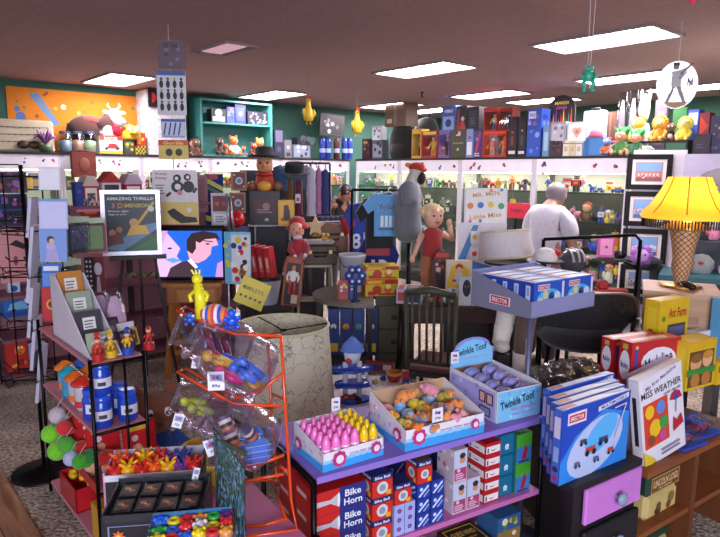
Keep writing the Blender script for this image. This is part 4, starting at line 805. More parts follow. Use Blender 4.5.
mag(54, 226, 262, 26, '#7a9ad8', lambda f: f.rect(0, .9, 1, 1, '#5a8ad0').disc(.42, .42, .18, '#b8a8d8').disc(.42, .62, .14, '#3a2a3a').disc(.46, .58, .1, '#d8b0a0').poly([(.2, 0), (.75, 0), (.62, .35), (.3, .35)], '#a8a0d0'), 'blue magazine with a dark-haired figure in the spinner')
mag(53, 287, 322, 20, '#a01c24', lambda f: f.rect(.06, .05, .94, .95, '#b8242c').disc(.5, .5, .28, '#d89a30').disc(.5, .5, .18, '#7a1a20'), 'red magazine with a gold emblem in the spinner')
mag(52, 264, 287, 18, '#3a6ac0', lambda f: f.rect(.05, .05, .95, .6, '#5a8ad8').rect(.1, .7, .9, .9, '#d8e0f0'), 'bright blue magazine between the lilac and red ones')
for i, (px, y0, y1) in enumerate(((27, 198, 236), (29, 226, 266), (27, 256, 300), (28, 286, 334), (31, 318, 366), (36, 348, 398))):
 a = D(px + 4, y1, 3.2); h = (D(px, y0, 3.2).z - a.z) * 1.02; m = MB(); m.bx('#b4b0c6', .16, .016, h); f = Face(m, (-.08, -.0085, 0), (.16, 0, 0), (0, 0, h)); f.rect(.05, .05, .95, .95, ['#6a5a6a', '#8a8aa8', '#5a4a5a'][i % 3])
 one(m, 'magazine', ['magazine seen edge-on at the top left of the spinner', 'second edge-on magazine down the left side of the spinner', 'third edge-on magazine down the left side of the spinner', 'fourth edge-on magazine down the left side of the spinner', 'fifth edge-on magazine down the left side of the spinner', 'lowest edge-on magazine on the left side of the spinner'][i], 'magazine', a + Vector((0, 0, 0)), -1.30, 'magazines in the wire spinner', rx=-.13)
# hanging bag rack
dB = 3.75; base = D(82, 420, dB); base.z = 0
t = thing('hook_rack', 'black wire hook rack hung with clear packets beside the spinner', 'hook rack', base, 0)
m = MB(); m.lathe(K, [(.16, 0), (.16, .012), (.03, .03)], 18); m.build('base', t); ztp = D(82, 205, dB).z; m = MB(); m.tube(K, [(0, 0, .02), (0, 0, ztp)], .012, 8); m.build('pole', t)
arms = []
for z, xs in ((D(80, 215, dB).z, (-.2, -.10, .1)), (D(80, 256, dB).z, (-.24, -.14, .05)), (D(80, 300, dB).z, (-.14, .08))):
 for x in xs: m = MB(); m.tube(K, [(0, 0, z), (x * .5, -.1, z - .005), (x, -.24, z + .0), (x * 1.05, -.26, z + .03)], .005, 5); m.build('hook_arm', t)
def packet(px, y0, y1, wpx, d, inner, label, rz):
 b = D(px, y1, d); h = D(px, y0, d).z - b.z; w = .15; t = thing('hanging_packet', label, 'packet', b, rz, 'clear packets on the hook rack')
 m = MB(); m.bx(inner, w * .8, .022, h * .7, z=h * .06, bev=.008); m.build('contents', t); m = MB(); m.bx('#c8d8c8|film', w, .03, h * .85, bev=.01); m.build('clear_sleeve', t)
 m = MB(); m.bx('#b8c8b0', w, .004, h * .16, z=h * .84); m.build('header_tab', t)
INN = ['#5a6a5a', '#7a8478', '#4a5a4c', '#8a6a4a', '#6a7a8a', '#3a4a78', '#7a8a6a', '#5a5a50']
names = ['first', 'second', 'third', 'fourth', 'fifth', 'sixth']
for i in range(6): packet(62 + i * 3.6, 217, 254 - (i % 2) * 2, 0, 3.56 - i * .012, INN[i % 8], '%s clear packet from the left on the upper hook arm' % names[i], 1.05 + .04 * (i % 3))
for i in range(6): packet(46 + i * 5.2, 258 + (i % 3), 292 + (i % 2) * 4, 0, 3.58 - i * .012, INN[(i + 3) % 8], '%s clear packet from the left on the lower hook arm' % names[i], 1.0 + .05 * (i % 3))
packet(94, 218, 252, 0, 3.6, '#9ab08a', 'pale green packet hanging right of the rack pole', .9)
card('hang_card', 'dusky pink card hanging behind the hook rack pole', 'card', 98, 219, 253, 19, 3.95, '#c8848c', lambda f: f.disc(.5, .6, .2, '#7a3a44').line(.2, .2, .8, .4, .006, '#5a2a34'), group='cards behind the hook rack')
card('hang_card', 'black and white dotted card hanging behind the hook rack pole', 'card', 91, 257, 294, 9, 3.95, '#26242a', lambda f: [f.disc(.3 + .4 * (k % 2), .1 + .13 * (k // 2), .12, '#d0ccd4') for k in range(14)], group='cards behind the hook rack')
card('hang_card', 'card with a pale oval face hanging behind the hook rack', 'card', 100, 257, 296, 12, 3.96, '#7a2a34', lambda f: f.disc(.5, .7, .34, '#c8ccd8', .16).poly([(.3, .1), (.7, .1), (.6, .5), (.4, .5)], '#b8bcc8'), group='cards behind the hook rack')
# clip strip of cards at the white pillar
strip = thing('clip_strip', 'long clear strip of hung cards in front of the white pillar', 'display strip', D(173, 162, 4.8), .1)
z_ = D(173, 162, 4.8).z; m = MB(); m.tube('#c8c4cc', [(0, .02, -.05), (0, .02, CEIL - z_)], .004, 5); m.build('cord', strip)
def blister(f):
 f.rect(0, .9, 1, 1, '#3a5aa0')
 for r in range(3):
  for c in range(4): f.disc(.16 + c * .23, .18 + r * .26, .07, '#1f1c26', .09); f.k -= 1; f.disc(.16 + c * .23, .3 + r * .26, .05, ['#8a3a3a', '#c8a040', '#3a3a4a'][(r + c) % 3]); f.k -= 1
 f.k += 2
card('blister_card', 'faded violet card at the very top of the strip', 'blister card', 172, 41, 69, 24, 4.8, '#5f4a5c', lambda f: f.blobs(9, ['#7a6678', '#4a3848'], .09), .1, group='cards on the hanging strip')
card('blister_card', 'white card of small black figures on the strip', 'blister card', 172.5, 71, 115, 27, 4.79, '#cfccd6', blister, .1, group='cards on the hanging strip')
card('blister_card', 'blue lettered card below the card of black figures', 'blister card', 174, 119, 138, 23, 4.79, '#c4cce0', lambda f: [f.line(.1 + .2 * k, .15, .2 + .2 * k, .8, .012, '#2a4a9a') for k in range(4)] and f.rect(0, .85, 1, 1, '#3f5fb0').rect(.05, .05, .95, .12, '#8aa0d0'), .1, group='cards on the hanging strip')
card('blister_card', 'yellow and red card at the bottom of the strip', 'blister card', 174, 140, 159, 28, 4.78, '#d8c060', lambda f: f.rect(0, .72, 1, 1, '#c8502a').text('Gorilla', .5, .84, .16, '#f0d870', .7).disc(.35, .35, .12, '#3a2418', .2).disc(.68, .35, .12, '#3a2418', .2), .1, group='cards on the hanging strip')
def cats(f):
 f.rect(0, 0, 1, .46, '#d9bf6a').rect(0, 0, 1, .08, '#b8282c').text('Pretty', .2, .93, .05, '#b83a5a', .26).text('Kitty', .2, .86, .05, '#b83a5a', .26).lines(.06, .6, .3, .78, 4, '#5a4a5a', .35)
 f.disc(.55, .72, .14, '#201a20', .1).disc(.8, .72, .13, '#201a20', .1).disc(.55, .86, .09, '#201a20').disc(.78, .88, .08, '#201a20').disc(.56, .72, .07, '#e0dce0').disc(.6, .62, .06, '#d87a8a').line(.4, .62, .3, .56, .02, '#201a20').line(.9, .62, .98, .7, .02, '#201a20').disc(.54, .86, .04, '#e0dce0').disc(.79, .88, .04, '#e0dce0')
 f.poly([(.3, .3), (.45, .36), (.7, .22), (.95, .2), (.98, .12), (.6, .1), (.4, .2)], '#241c18').disc(.14, .3, .07, '#c8c4c0').disc(.8, .33, .06, '#e0d8d0')
card('card_board', 'tall card with two black and white dancing cats above the television', 'display card', 177, 170, 229, 43, 4.95, '#dcd4d8', cats, .1)
# goods between the pillar and the corner (on the gondola top)
def gd(px0, px1, y0, y1, d, name, label, cat, col, fr, th=.03, rz=.35, group='goods hanging behind the television'): return card(name, label, cat, (px0 + px1) / 2, y0, y1, (px1 - px0), d, col, fr, rz, th, group)
gd(195, 208, 175, 212, 5.9, 'banner', 'dusky pink narrow banner behind the television', 'banner', '#9a7478|fabric', lambda f: f.rect(.2, .1, .8, .9, '#8a666c|fabric').lines(.35, .2, .65, .8, 6, '#6a4a52', .3))
gd(206.5, 224, 174, 228, 6.0, 'banner', 'blue banner with yellow green diagonal stripes', 'banner', '#1f2a6a|fabric', lambda f: f.poly([(0, .95), (0, .85), (1, .68), (1, .76)], '#b8b84a').poly([(0, .82), (0, .74), (1, .58), (1, .64)], '#3f6a3a').poly([(0, .25), (0, .15), (1, .04), (1, .12)], '#b8b84a').rect(.2, .9, .7, 1, '#a02a3a'))
def medal(f): f.rect(.1, .08, .9, .92, '#6a2a2a').disc(.5, .5, .24, '#a8b0c0').disc(.5, .5, .14, '#5a7090').disc(.2, .8, .06, '#c8b890').disc(.8, .2, .06, '#c8b890')
gd(231.5, 246.5, 171, 190.5, 5.9, 'framed_badge', 'upper framed silver badge on red in a wooden frame', 'framed badge', '#8a6a4a|wood', medal)
gd(230.5, 245.5, 192.5, 213, 5.88, 'framed_badge', 'lower framed silver badge on red in a wooden frame', 'framed badge', '#8a6a4a|wood', medal)
gd(212, 229.5, 193, 226, 5.6, 'toy_packet', 'white clear packet of two red toys before the blue banner', 'packet', '#b8b4bc', lambda f: f.rect(.08, .45, .92, .92, '#6a2a34').disc(.32, .68, .12, '#b84a4a').disc(.68, .68, .12, '#a03a44').rect(.1, .08, .9, .38, '#d4d0d8').lines(.2, .12, .8, .34, 3, '#7a8098'))
p = D(237, 227, 5.5); t = thing('red_ball', 'shiny red ball on a blue box beside the television', 'ball', p, 0); m = MB(); m.ell('#c01c24|gloss', (0, 0, .07), .075, 16, 12); m.build('ball_body', t); m = MB(); m.cyl('#7a1418', .03, .012); m.build('base', t)
sbox('toy_box', 'small blue box under the shiny red ball', 'box', 238, 227, 245, 20, 5.5, .16, '#27346a', lambda f: f.rect(.1, .2, .9, .8, '#3f58a0').disc(.5, .5, .2, '#c05050'), rz=.3)
m = MB(); m.tube('#a8a4a8|metal', [(0, 0, 0), (-.02, .05, .30)], .012); m.tube('#a8a4a8|metal', [(.04, 0, 0), (.0, .05, .28)], .012); one(m, 'metal_rods', 'pair of silver rods leaning beside the television', 'rods', D(229, 231, 5.0), 0)
# television and its stand
dT = 4.9; p = D(191, 282, dT); tz = p.z
t = thing('tv_stand', 'orange wooden stand with splayed legs under the television', 'stand', Vector((p.x, p.y + .12, 0)), .12); OW = '#a8692e|wood'
m = MB(); m.bx(OW, .46, .40, .03, z=tz - .03); m.build('top_board', t); m = MB(); m.bx('#9a5a26|wood', .40, .34, .13, z=tz - .16); m.build('apron', t); m = MB(); m.bx('#b07436|wood', .30, .012, .10, x=.03, y=-.177, z=tz - .15); m.build('drawer_front', t)
for s in (-1, 1):
 for u in (-1, 1): m = MB(); m.tube(OW, [(s * .16, u * .14, tz - .1), (s * .22, u * .19, 0)], .026, 4); m.build('leg', t)
for u in (-1, 1): m = MB(); m.box(OW, -.19, u * .16 - .012, .2, .19, u * .16 + .012, .24); m.build('stretcher', t)
for s in (-1, 1): m = MB(); m.box(OW, s * .19 - .012, -.16, .3, s * .19 + .012, .16, .34); m.build('stretcher', t)
t = thing('television', 'old black tube television showing a cartoon man and woman', 'television', Vector((p.x, p.y + .06, tz)), .03); w = 71 * S(dT); h = D(191, 227, dT).z - tz
m = MB(); m.bx('#17151a|gloss', w, .08, h, z=.012, y=-.03, bev=.02);
vs = [(s * a, y, z) for a, y, z0, z1 in ((w * .47, .01, .03, h - .02), (w * .3, .3, .08, h - .08)) for s, z in ((-1, z0), (1, z0), (1, z1), (-1, z1))]
m.add(vs, [(0, 1, 5, 4), (1, 2, 6, 5), (2, 3, 7, 6), (3, 0, 4, 7), (4, 5, 6, 7)], '#1b191e'); m.bx('#17151a', w * .6, .2, .014, y=.05); m.build('cabinet', t)
m = MB(); sw, sh = w - .05, h - .075; E = '|emit|.55'; m.bx('#2a66d8' + E, sw, .01, sh, y=-.068, z=.045); f = Face(m, (-sw / 2, -.0735, .045), (sw, 0, 0), (0, 0, sh)); f.step = .0004
f.poly([(0, 1), (.14, 1), (.36, .62), (.30, .45), (.38, .3), (.34, 0), (0, 0)], '#d8b4e6' + E).poly([(0, 1), (.18, 1), (.10, .74), (0, .7)], '#c89ad8' + E).disc(.2, .62, .035, '#3a2a6a' + E, .02).poly([(.12, .38), (.24, .30), (.38, .36), (.24, .42)], '#5aa0e0' + E)
f.poly([(.50, .34), (.46, .6), (.52, .86), (.70, .95), (.9, .86), (.94, .7), (.84, .66), (.82, .5), (.74, .38), (.62, .3)], '#e2a4c0' + E).poly([(.46, .58), (.46, .8), (.54, .95), (.72, 1), (.92, .95), (.98, .8), (.9, .84), (.74, .82), (.66, .74), (.6, .78), (.6, .62), (.54, .5)], '#3a2a30' + E).disc(.78, .72, .03, '#2a2030' + E, .018).line(.72, .79, .86, .77, .008, '#2a2030' + E)
f.poly([(.14, 0), (.2, .2), (.36, .32), (.5, .36), (.6, .18), (.62, 0)], '#46353f' + E).poly([(.46, .36), (.52, .4), (.62, .22), (.58, .18)], '#e8e4f0' + E).poly([(.88, 0), (.92, .3), (1, .36), (1, 0)], '#c090c8' + E); m.build('screen', t)
m = MB(); m.box('#8a6a44', -w / 2 - .008, -.05, .05, -w / 2 + .006, .05, h * .9); m.build('side_trim', t)
t = thing('pole_stand', 'dark grey metal post standing right of the television stand', 'post', D(218, 350, 5.5), 0); t.location.z = 0; m = MB(); m.cyl('#33323a|metal', .05, 1.0); m.build('post', t); m = MB(); m.cyl('#33323a|metal', .12, .02); m.build('base', t)
# sheets, bucket, books
def toons(f): f.rect(.28, .05, .98, .95, '#d8d8e0').blobs(22, ['#d8c030', '#c8283a', '#2a3a8a', '#e8e4e8', '#20202a', '#8a4a2a'], .10, .3, .1, .95, .9, 6).rect(0, 0, .24, 1, '#6ab0d0').blobs(5, ['#d8c83a'], .08, .04, .15, .2, .85, 2)
card('activity_sheet', 'blue edged sheet of colourful cartoon stickers right of the television', 'sheet', 238.5, 232, 284, 27, 4.6, '#8ac0d8', toons, -.15)
m = MB(); m.tube('#b8b8c0|metal', [(0, 0, 0), (0, 0, D(229, 232, 4.65).z)], .006, 6); m.cyl('#b8b8c0|metal', .1, .012); q_ = D(229, 300, 4.65); q_.z = 0; one(m, 'sheet_stand', 'thin metal stand pole behind the sticker sheet', 'stand', q_, 0)
t = thing('bucket', 'white blue bucket with a black lid holding red books', 'bucket', D(266, 303, 5.6) * 1, 0); t.location.z = D(266, 303, 5.6).z; bw = 16 * S(5.6); bh = D(266, 279, 5.6).z - t.location.z
bz = t.location.z; m = MB(); m.lathe('#c4cce0|paint', [(bw * .72, 0), (bw * .8, bh * .3), (bw, bh)], 20); m.build('bucket_body', t); m = MB(); m.cyl('#1c1e26', bw * 1.06, .03, z=bh); m.build('lid', t)
for i, x in enumerate((259, 265.5, 272)):
 a = D(x, 278, 5.55); a.z = bz + bh + .031; h = D(x, 247 - (2 - i) * 1.0, 5.55).z - a.z; m = MB(); m.bx('#a81c24', .055, .17, h); f = m.faces(.055, .17, h); f[0].rect(.1, .05, .9, .95, '#c0242c').rect(.2, .2, .8, .7, '#d8706a').text('I', .5, .5, .3, '#f0e0d8', .2); f[3].rect(.05, .05, .95, .95, '#d8a0a0')
 one(m, 'red_book', ['leftmost of three red books leaning on the bucket lid', 'middle of three red books leaning on the bucket lid', 'rightmost of three red books leaning on the bucket lid'][i], 'book', a, -.15, 'red books on the bucket', ry=-.13)
t = thing('bucket_table', 'low dark table under the bucket and puppet boxes', 'table', (t.location.x + .02, t.location.y + .1, 0), 0); m = MB(); m.bx('#2a2024|wood', .5, .5, .03, z=bz - .031); m.build('tabletop', t)
for sx in (-1, 1):
 for sy in (-1, 1): m = MB(); m.bx('#2a2024|wood', .04, .04, bz - .031, x=sx * .22, y=sy * .2); m.build('leg', t)
# tilted yellow sign
a = D(247, 306, 4.4); m = MB(); w, h = 30 * S(4.4), 28 * S(4.4); m.bx('#d8c41c', w, .015, h); f = Face(m, (-w / 2, -.008, 0), (w, 0, 0), (0, 0, h)); f.text('SMILEYS', .5, .62, .15, '#7a6a10', .7)
for k in range(5): f.disc(.16 + k * .17, .3, .05, '#4a4210'); f.k -= 1
f.k += 1; f.disc(.16, .62, .05, '#4a4210')
one(m, 'yellow_sign', 'tilted yellow card with rows of black marks near the bucket', 'sign', a, .1, ry=.42, rx=-.25)
# puppet shelf region behind
t = thing('wall_shelf', 'white ledge shelf carrying the cowboy puppet and yellow box', 'shelf', D(272, 226, 6.3), .1); m = MB(); m.bx('#cfcad4', 46 * S(6.3), .3, .02, y=.1); m.build('shelf_board', t)
for s in (-1, 1): m = MB(); m.prism('#8a868e|metal', [(s * .18 - .008, -.001), (s * .18 + .008, -.001), (s * .18 + .008, -.2), (s * .18 - .008, -.2)], .1, .24); m.build('bracket', t)
sz = D(272, 226, 6.3).z + .021
m = MB(); m.bx('#1f1b22|paint', .9, .05, 1.35); f = Face(m, (-.45, -.0255, 0), (.9, 0, 0), (0, 0, 1.35)); f.rect(.3, .85, .8, .97, '#2a3a5a'); one(m, 'display_board', 'dark standing board behind the puppets and hats', 'board', Vector((D(283, 226, 6.62).x, 6.62, .35)), .1)
m = MB(); m.bx('#1f1b22|paint', .85, .4, .35); one(m, 'plinth', 'dark low plinth below the standing board', 'plinth', Vector((D(283, 226, 6.62).x, 6.65, 0)), .1)
t = thing('puppet_box', 'dark box with a cowboy puppet in a black hat', 'puppet box', Vector((D(265, 225, 6.2).x, 6.25, sz)), .05, rx=0); w = 30 * S(6.2); h = .34
m = MB(); m.bx('#241e22', w, .14, h); f = m.faces(w, .14, h)[0]; f.rect(.06, .06, .94, .94, '#2f262b').rect(.15, .3, .85, .75, '#55202c').disc(.55, .55, .12, '#8a8078').lines(.25, .36, .75, .5, 2, '#a08890').rect(.5, .12, .62, .2, '#b8b0b0'); m.build('carton', t)
m = MB(); m.lathe('#b0402a|fabric', [(.07, h), (.10, h + .06), (.09, h + .14), (.05, h + .18)], 12, sy=.7); m.ell('#d8a040', (0, -.07, h + .05), (.07, .03, .05)); [m.ell('#8a5a3a', (s * .13, -.02, h + .05), (.05, .04, .05)) for s in (-1, 1)]; m.build('puppet_body', t)
m = MB(); m.ell('#c88a60', (0, -.01, h + .26), (.085, .08, .1), 14, 10); m.ell('#c07a50', (.0, -.09, h + .25), (.02, .025, .02)); [m.ell('#1a1216', (s * .035, -.08, h + .28), .012, 6, 4) for s in (-1, 1)]; m.ell('#a02a24', (0, -.04, h + .17), (.09, .06, .03)); m.build('puppet_head', t)
m = MB(); m.lathe('#17131a|fabric', [(.0, h + .33), (.17, h + .335), (.18, h + .35), (.10, h + .36), (.09, h + .43), (.06, h + .445), (0, h + .44)], 16, (0, 0, 0), False); m.build('puppet_hat', t)
m = MB(); m.tube('#2a4a6a|fabric', [(.12, .02, h + .25), (.17, .03, h + .12), (.19, .03, h)], [.05, .07, .04]); m.build('cape', t)
sbox('toy_box', 'yellow box with a dark figure print beside the cowboy puppet', 'box', 286.5, 200, 225.4, 16, 6.15, .1, '#d8a01c', lambda f: f.rect(.08, .06, .92, .94, '#e0ac28').disc(.5, .72, .16, '#2a1c18').poly([(.3, .2), (.75, .2), (.7, .66), (.35, .66)], '#3a2620').disc(.25, .25, .1, '#7a5a1a'), rz=.12)
t = thing('wide_hat', 'wide black brimmed hat hanging right of the cowboy puppet', 'hat', D(295, 173, 6.35), .2, rx=.35); m = MB(); m.lathe('#1a1a1c|fabric', [(.0, 0), (.15, .0), (.19, .03), (.195, .035), (.14, .015), (.1, .02)], 18, (0, 0, 0), False, sy=.8); m.build('brim', t); m = MB(); m.lathe('#1c1c1f|fabric', [(.1, .01), (.1, .08), (.08, .11), (0, .115)], 14, sy=.8); m.build('crown', t)
for i, (px, y0, y1, wpx, cl, lb) in enumerate(((289, 178, 203, 9, '#5a3a20|fabric', 'brown fringed garment hanging below the black hat'), (299, 178, 214, 8, '#5a1f2a|fabric', 'maroon garment hanging between the brown and grey ones'), (311.5, 166, 216, 10, '#a8a4b8|fabric', 'long pale grey garment hanging on the rail'),
            (319, 166, 214, 6, '#a06a90|fabric', 'dusky pink garment hanging beside the pale grey one'), (325.5, 168, 214, 9, '#2a3466|fabric', 'navy garment hanging nearest the person in black'))):
 a = D(px, y1, 6.3); h = D(px, y0, 6.3).z - a.z; w = wpx * S(6.3); t = thing('hanging_garment', lb, 'garment', a, .1, 'garments hanging on the rail'); m = MB()
 m.lathe(cl, [(w * .5, 0), (w * .42, h * .2), (w * .5, h * .45), (w * .4, h * .7), (w * .46, h * .9), (w * .12, h * .97)], 10, sy=.5); m.build('cloth', t); m = MB(); m.tube('#8a8890|metal', [(0, 0, h * .95), (0, 0, h + .03), (.02, 0, h + .05)], .006, 5); m.build('hanger_hook', t)
a, b = D(286, 163, 6.3), D(330, 163, 6.3); t = thing('garment_rail', 'dark rail holding hanging garments beside the person in black', 'rail', Vector((a.x, a.y, 0)), .0); L_n = b.x - a.x
m = MB(); m.tube('#2a2a30|metal', [(0, 0, a.z), (L_n, 0, a.z)], .012); m.build('bar', t)
for x in (0, L_n): m = MB(); m.tube('#2a2a30|metal', [(x, .0, 0), (x, .0, a.z)], .012); m.build('post', t)
card('hang_card', 'small white tag card hanging before the maroon garment', 'card', 298, 194, 203, 5, 6.1, '#c8c0cc', lambda f: f.rect(.2, .2, .8, .6, '#8a3a4a'))
# red hat doll on the suitcase stack
p = D(300, 262, 5.3); sc_ = D(300, 216, 5.3).z - p.z; h = sc_
t = thing('clown_doll', 'doll in a red hat and pink outfit perched by the suitcase', 'doll', p, .15, ry=-.1); m = MB()
m.lathe('#a8323c|fabric', [(.12 * h, .1 * h), (.2 * h, .18 * h), (.17 * h, .4 * h), (.08 * h, .55 * h)], 12, sy=.7)
m.tube('#c8787c|fabric', [(-.1 * h, -.05, .15 * h), (-.25 * h, -.1, .05 * h), (-.33 * h, -.1, -.12 * h)], [.1 * h, .09 * h, .07 * h]); m.tube('#c8787c|fabric', [(.06 * h, -.05, .15 * h), (-.05 * h, -.12, .0 * h), (-.08 * h, -.12, -.18 * h)], [.1 * h, .09 * h, .07 * h]); m.build('body', t)
m = MB(); [m.ell('#d8d4d8', (x * h, -.12, z * h), (.07 * h, .1 * h, .05 * h)) for x, z in ((-.35, -.16), (-.09, -.22))]; m.build('shoes', t)
m = MB(); m.ell('#d89a80', (0, -.03, .7 * h), (.16 * h, .15 * h, .18 * h), 14, 10); m.ell('#c87060', (0, -.03 - .16 * h, .68 * h), .035 * h); [m.ell('#1a1216', (s * .06 * h, -.02 - .15 * h, .74 * h), .02 * h, 6, 4) for s in (-1, 1)]; m.ell('#c8c4d0', (0, -.03 - .1 * h, .56 * h), (.1 * h, .06 * h, .05 * h)); m.build('head', t)
m = MB(); m.lathe('#b02a34|fabric', [(.0, 0), (.24 * h, .0), (.27 * h, .03 * h), (.19 * h, .1 * h), (.16 * h, .22 * h), (.05 * h, .27 * h)], 16, (0.03 * h, .03, .72 * h)); m.build('hat', t)
for s in (-1, 1): m = MB(); m.tube('#a8323c|fabric', [(s * .14 * h, 0, .46 * h), (s * .2 * h, -.06, .32 * h), (s * .12 * h, -.14, .2 * h)], .055 * h); m.ell('#d8d4d8', (s * .11 * h, -.15, .18 * h), .05 * h, 8, 6); m.build('arm', t)
# boxed cowboy figure leaning below
t = thing('figure_box', 'tall brown figure box with clear front leaning below the clown doll', 'toy box', D(290, 306, 4.9), -.05, ry=.11, rx=-.06); w = 18 * S(4.9); h = (D(290, 258, 4.9).z - D(290, 306, 4.9).z)
m = MB(); m.box('#7a3a20', -w / 2, 0, 0, w / 2, .07, h); m.box('#a04a22', -w / 2, -.02, 0, -w / 2 + .015, 0, h); m.box('#a04a22', w / 2 - .015, -.02, 0, w / 2, 0, h); m.box('#a04a22', -w / 2, -.02, h - .04, w / 2, 0, h); f = Face(m, (-w / 2, -.0005, 0), (w, 0, 0), (0, 0, h)); f.rect(.12, .04, .88, .9, '#2a1814').rect(.5, .06, .85, .24, '#c8b8a0').poly([(.2, .5), (.5, .8), (.6, .78), (.3, .46)], '#c8a050'); m.build('carton', t)
o = bpy.data.objects.new('boxed_figure', get_fig('action figure', 'white', random.Random(3))); COL.objects.link(o); o.parent = t; o.location = (0, -.012, h * .25); o.scale = (.2, .08, h * .6)
m = MB(); m.box('#ffffff|pane', -w / 2 + .015, -.021, 0, w / 2 - .015, -.018, h - .04); m.build('window_pane', t)
# suitcase stack on the step stool
dC = 5.5; fl = D(315, 308, dC); t = thing('step_stool', 'cream folding step stool under the brown suitcase', 'step stool', Vector((fl.x, dC, 0)), .12); zt2 = D(315, 263, dC).z; CR = '#a89c86|paint'
m = MB(); m.bx(CR, .30, .22, .025, z=zt2 - .025); m.build('top_step', t)
for z, y in ((zt2 * .62, -.06), (zt2 * .30, -.12)): m = MB(); m.bx(CR, .28, .14, .02, y=y, z=z); m.build('step', t)
for s in (-1, 1):
 m = MB(); m.tube(CR, [(s * .14, -.08, zt2 - .02), (s * .17, -.22, 0)], .013); m.build('leg', t); m = MB(); m.tube(CR, [(s * .14, .08, zt2 - .02), (s * .16, .2, 0)], .013); m.build('leg', t)
def suitcase(px, y0, y1, wpx, d, dep, col, label, rz):
 b = D(px, y1, d); h = D(px, y0, d).z - b.z; w = wpx * S(d); t = thing('suitcase', label, 'suitcase', b, rz, 'old brown cases'); m = MB(); m.bx(col, w, dep, h * .62, bev=.01); m.build('case_body', t); m = MB(); m.bx(col, w * 1.01, dep * 1.02, h * .36, z=h * .63, bev=.01); m.build('lid', t)
 m = MB(); m.tube('#2a1a14', [(-.05, -dep / 2, h * .5), (-.05, -dep / 2 - .03, h * .46), (.05, -dep / 2 - .03, h * .46), (.05, -dep / 2, h * .5)], .008); m.build('handle', t)
 for s in (-1, 1): m = MB(); m.bx('#a89060|metal', .03, .01, .03, x=s * w * .3, y=-dep / 2 - .005, z=h * .58); m.build('latch', t)
 return b, w, h
suitcase(320, 244, 262.6, 33, 5.45, .26, '#4a3020|wood', 'low brown wooden suitcase on the cream step stool', .1)
p = D(318, 243.6, 5.45); t = thing('figurine_base', 'grey tray with a small yellow duck on the suitcase', 'tray', p, .1); m = MB(); m.bx('#8f8a86', .28, .2, .035, bev=.01); m.build('tray_body', t); m = MB(); m.ell('#c8942a', (.06, -.02, .05), (.03, .02, .02)); m.ell('#c8942a', (.085, -.02, .075), .018); m.build('duck', t)
b, w, h = suitcase(332, 222, 251, 30, 6.0, .3, '#6e4228|wood', 'taller brown wooden case behind the low suitcase', .1)
t = thing('case_table', 'low dark bench under the taller brown case', 'bench', Vector((b.x, b.y, 0)), .1); m = MB(); m.bx('#3a1f22|wood', .55, .42, .03, z=b.z - .031); m.build('bench_top', t)
for sx in (-1, 1):
 for sy in (-1, 1): m = MB(); m.bx('#3a1f22|wood', .04, .04, b.z - .031, x=sx * .22, y=sy * .16); m.build('leg', t)
for i in range(5):
 a = Vector((b.x - .11 + i * .05, b.y - .02 + .015 * i, b.z + h + .002)); t = thing('folded_cap', ['leftmost navy cap with white stripe on the brown case', 'second navy cap in the row on the brown case', 'middle navy cap in the row on the brown case', 'fourth navy cap in the row on the brown case', 'rightmost navy cap in the row on the brown case'][i], 'cap', a, .3, 'navy caps on the brown case')
 m = MB(); m.lathe('#1f2440|fabric', [(.045, 0), (.046, .03), (.03, .055), (.0, .06)], 10); m.build('crown', t); m = MB(); m.slab('#c8c8d4', [(-.035, -.04), (.035, -.04), (.03, -.08), (-.03, -.08)], .004, .012); m.build('brim', t)
t = thing('star_ornament', 'pale gold pointed ornament behind the clown doll', 'ornament', D(315.5, 236, 5.6), 0); m = MB()
f_ = [(math.cos(PI / 2 + PI * k / 5) * (.09 if k % 2 == 0 else .045), .09 + math.sin(PI / 2 + PI * k / 5) * (.10 if k % 2 == 0 else .045)) for k in range(10)]; m.prism('#c8a878', f_, -.02, .02); m.build('star', t); m = MB(); m.lathe('#a8884a', [(.05, -.0), (.02, .02), (.015, .06)], 10); m.build('base', t)
def skin(name, verts, edges, radii, m, parent, sub=2, root=0):
 me = bpy.data.meshes.new(name); me.from_pydata([tuple(v) for v in verts], edges, []); o = bpy.data.objects.new(name, me); COL.objects.link(o)
 sk = o.modifiers.new('s', 'SKIN');
 for i, r in enumerate(radii):
  d = me.skin_vertices[0].data[i]; d.radius = (r, r) if not hasattr(r, '__len__') else r; d.use_root = (i == root)
 ss = o.modifiers.new('u', 'SUBSURF'); ss.levels = sub; ss.render_levels = sub
 dg = bpy.context.evaluated_depsgraph_get(); dg.update(); nm = bpy.data.meshes.new_from_object(o.evaluated_get(dg)); o.modifiers.clear(); o.data = nm; nm.materials.clear(); nm.materials.append(M(m))
 for p in nm.polygons: p.use_smooth = True
 o.parent = parent; return o
def head_parts(t, c, r, skin_col, hair_col, full=True):
 "nose, eyes, mouth and ears on a head at c; looks towards -y"
 m = MB(); m.ell(skin_col, (c[0], c[1] - r * .98, c[2] - .01), (r * .18, r * .25, r * .24), 8, 6); [m.ell(skin_col, (c[0] + s * r * .93, c[1] + .01, c[2]), (r * .14, r * .25, r * .33), 8, 6) for s in (-1, 1)]; m.ell('#8a4a44', (c[0], c[1] - r * .9, c[2] - r * .6), (r * .28, r * .1, r * .07), 8, 5); m.build('face', t)
 m = MB(); [m.ell('#f0ece8', (c[0] + s * r * .36, c[1] - r * .86, c[2] + r * .12), (r * .15, r * .08, r * .1), 8, 5) for s in (-1, 1)]; [m.ell('#2a1c18', (c[0] + s * r * .36, c[1] - r * .93, c[2] + r * .12), r * .07, 6, 4) for s in (-1, 1)]; m.build('eyes', t)
 m = MB(); m.ell(hair_col, (c[0], c[1] + r * .22, c[2] + r * .3), (r * 1.04, r * 1.0, r * 1.02), 14, 9); m.build('hair', t)
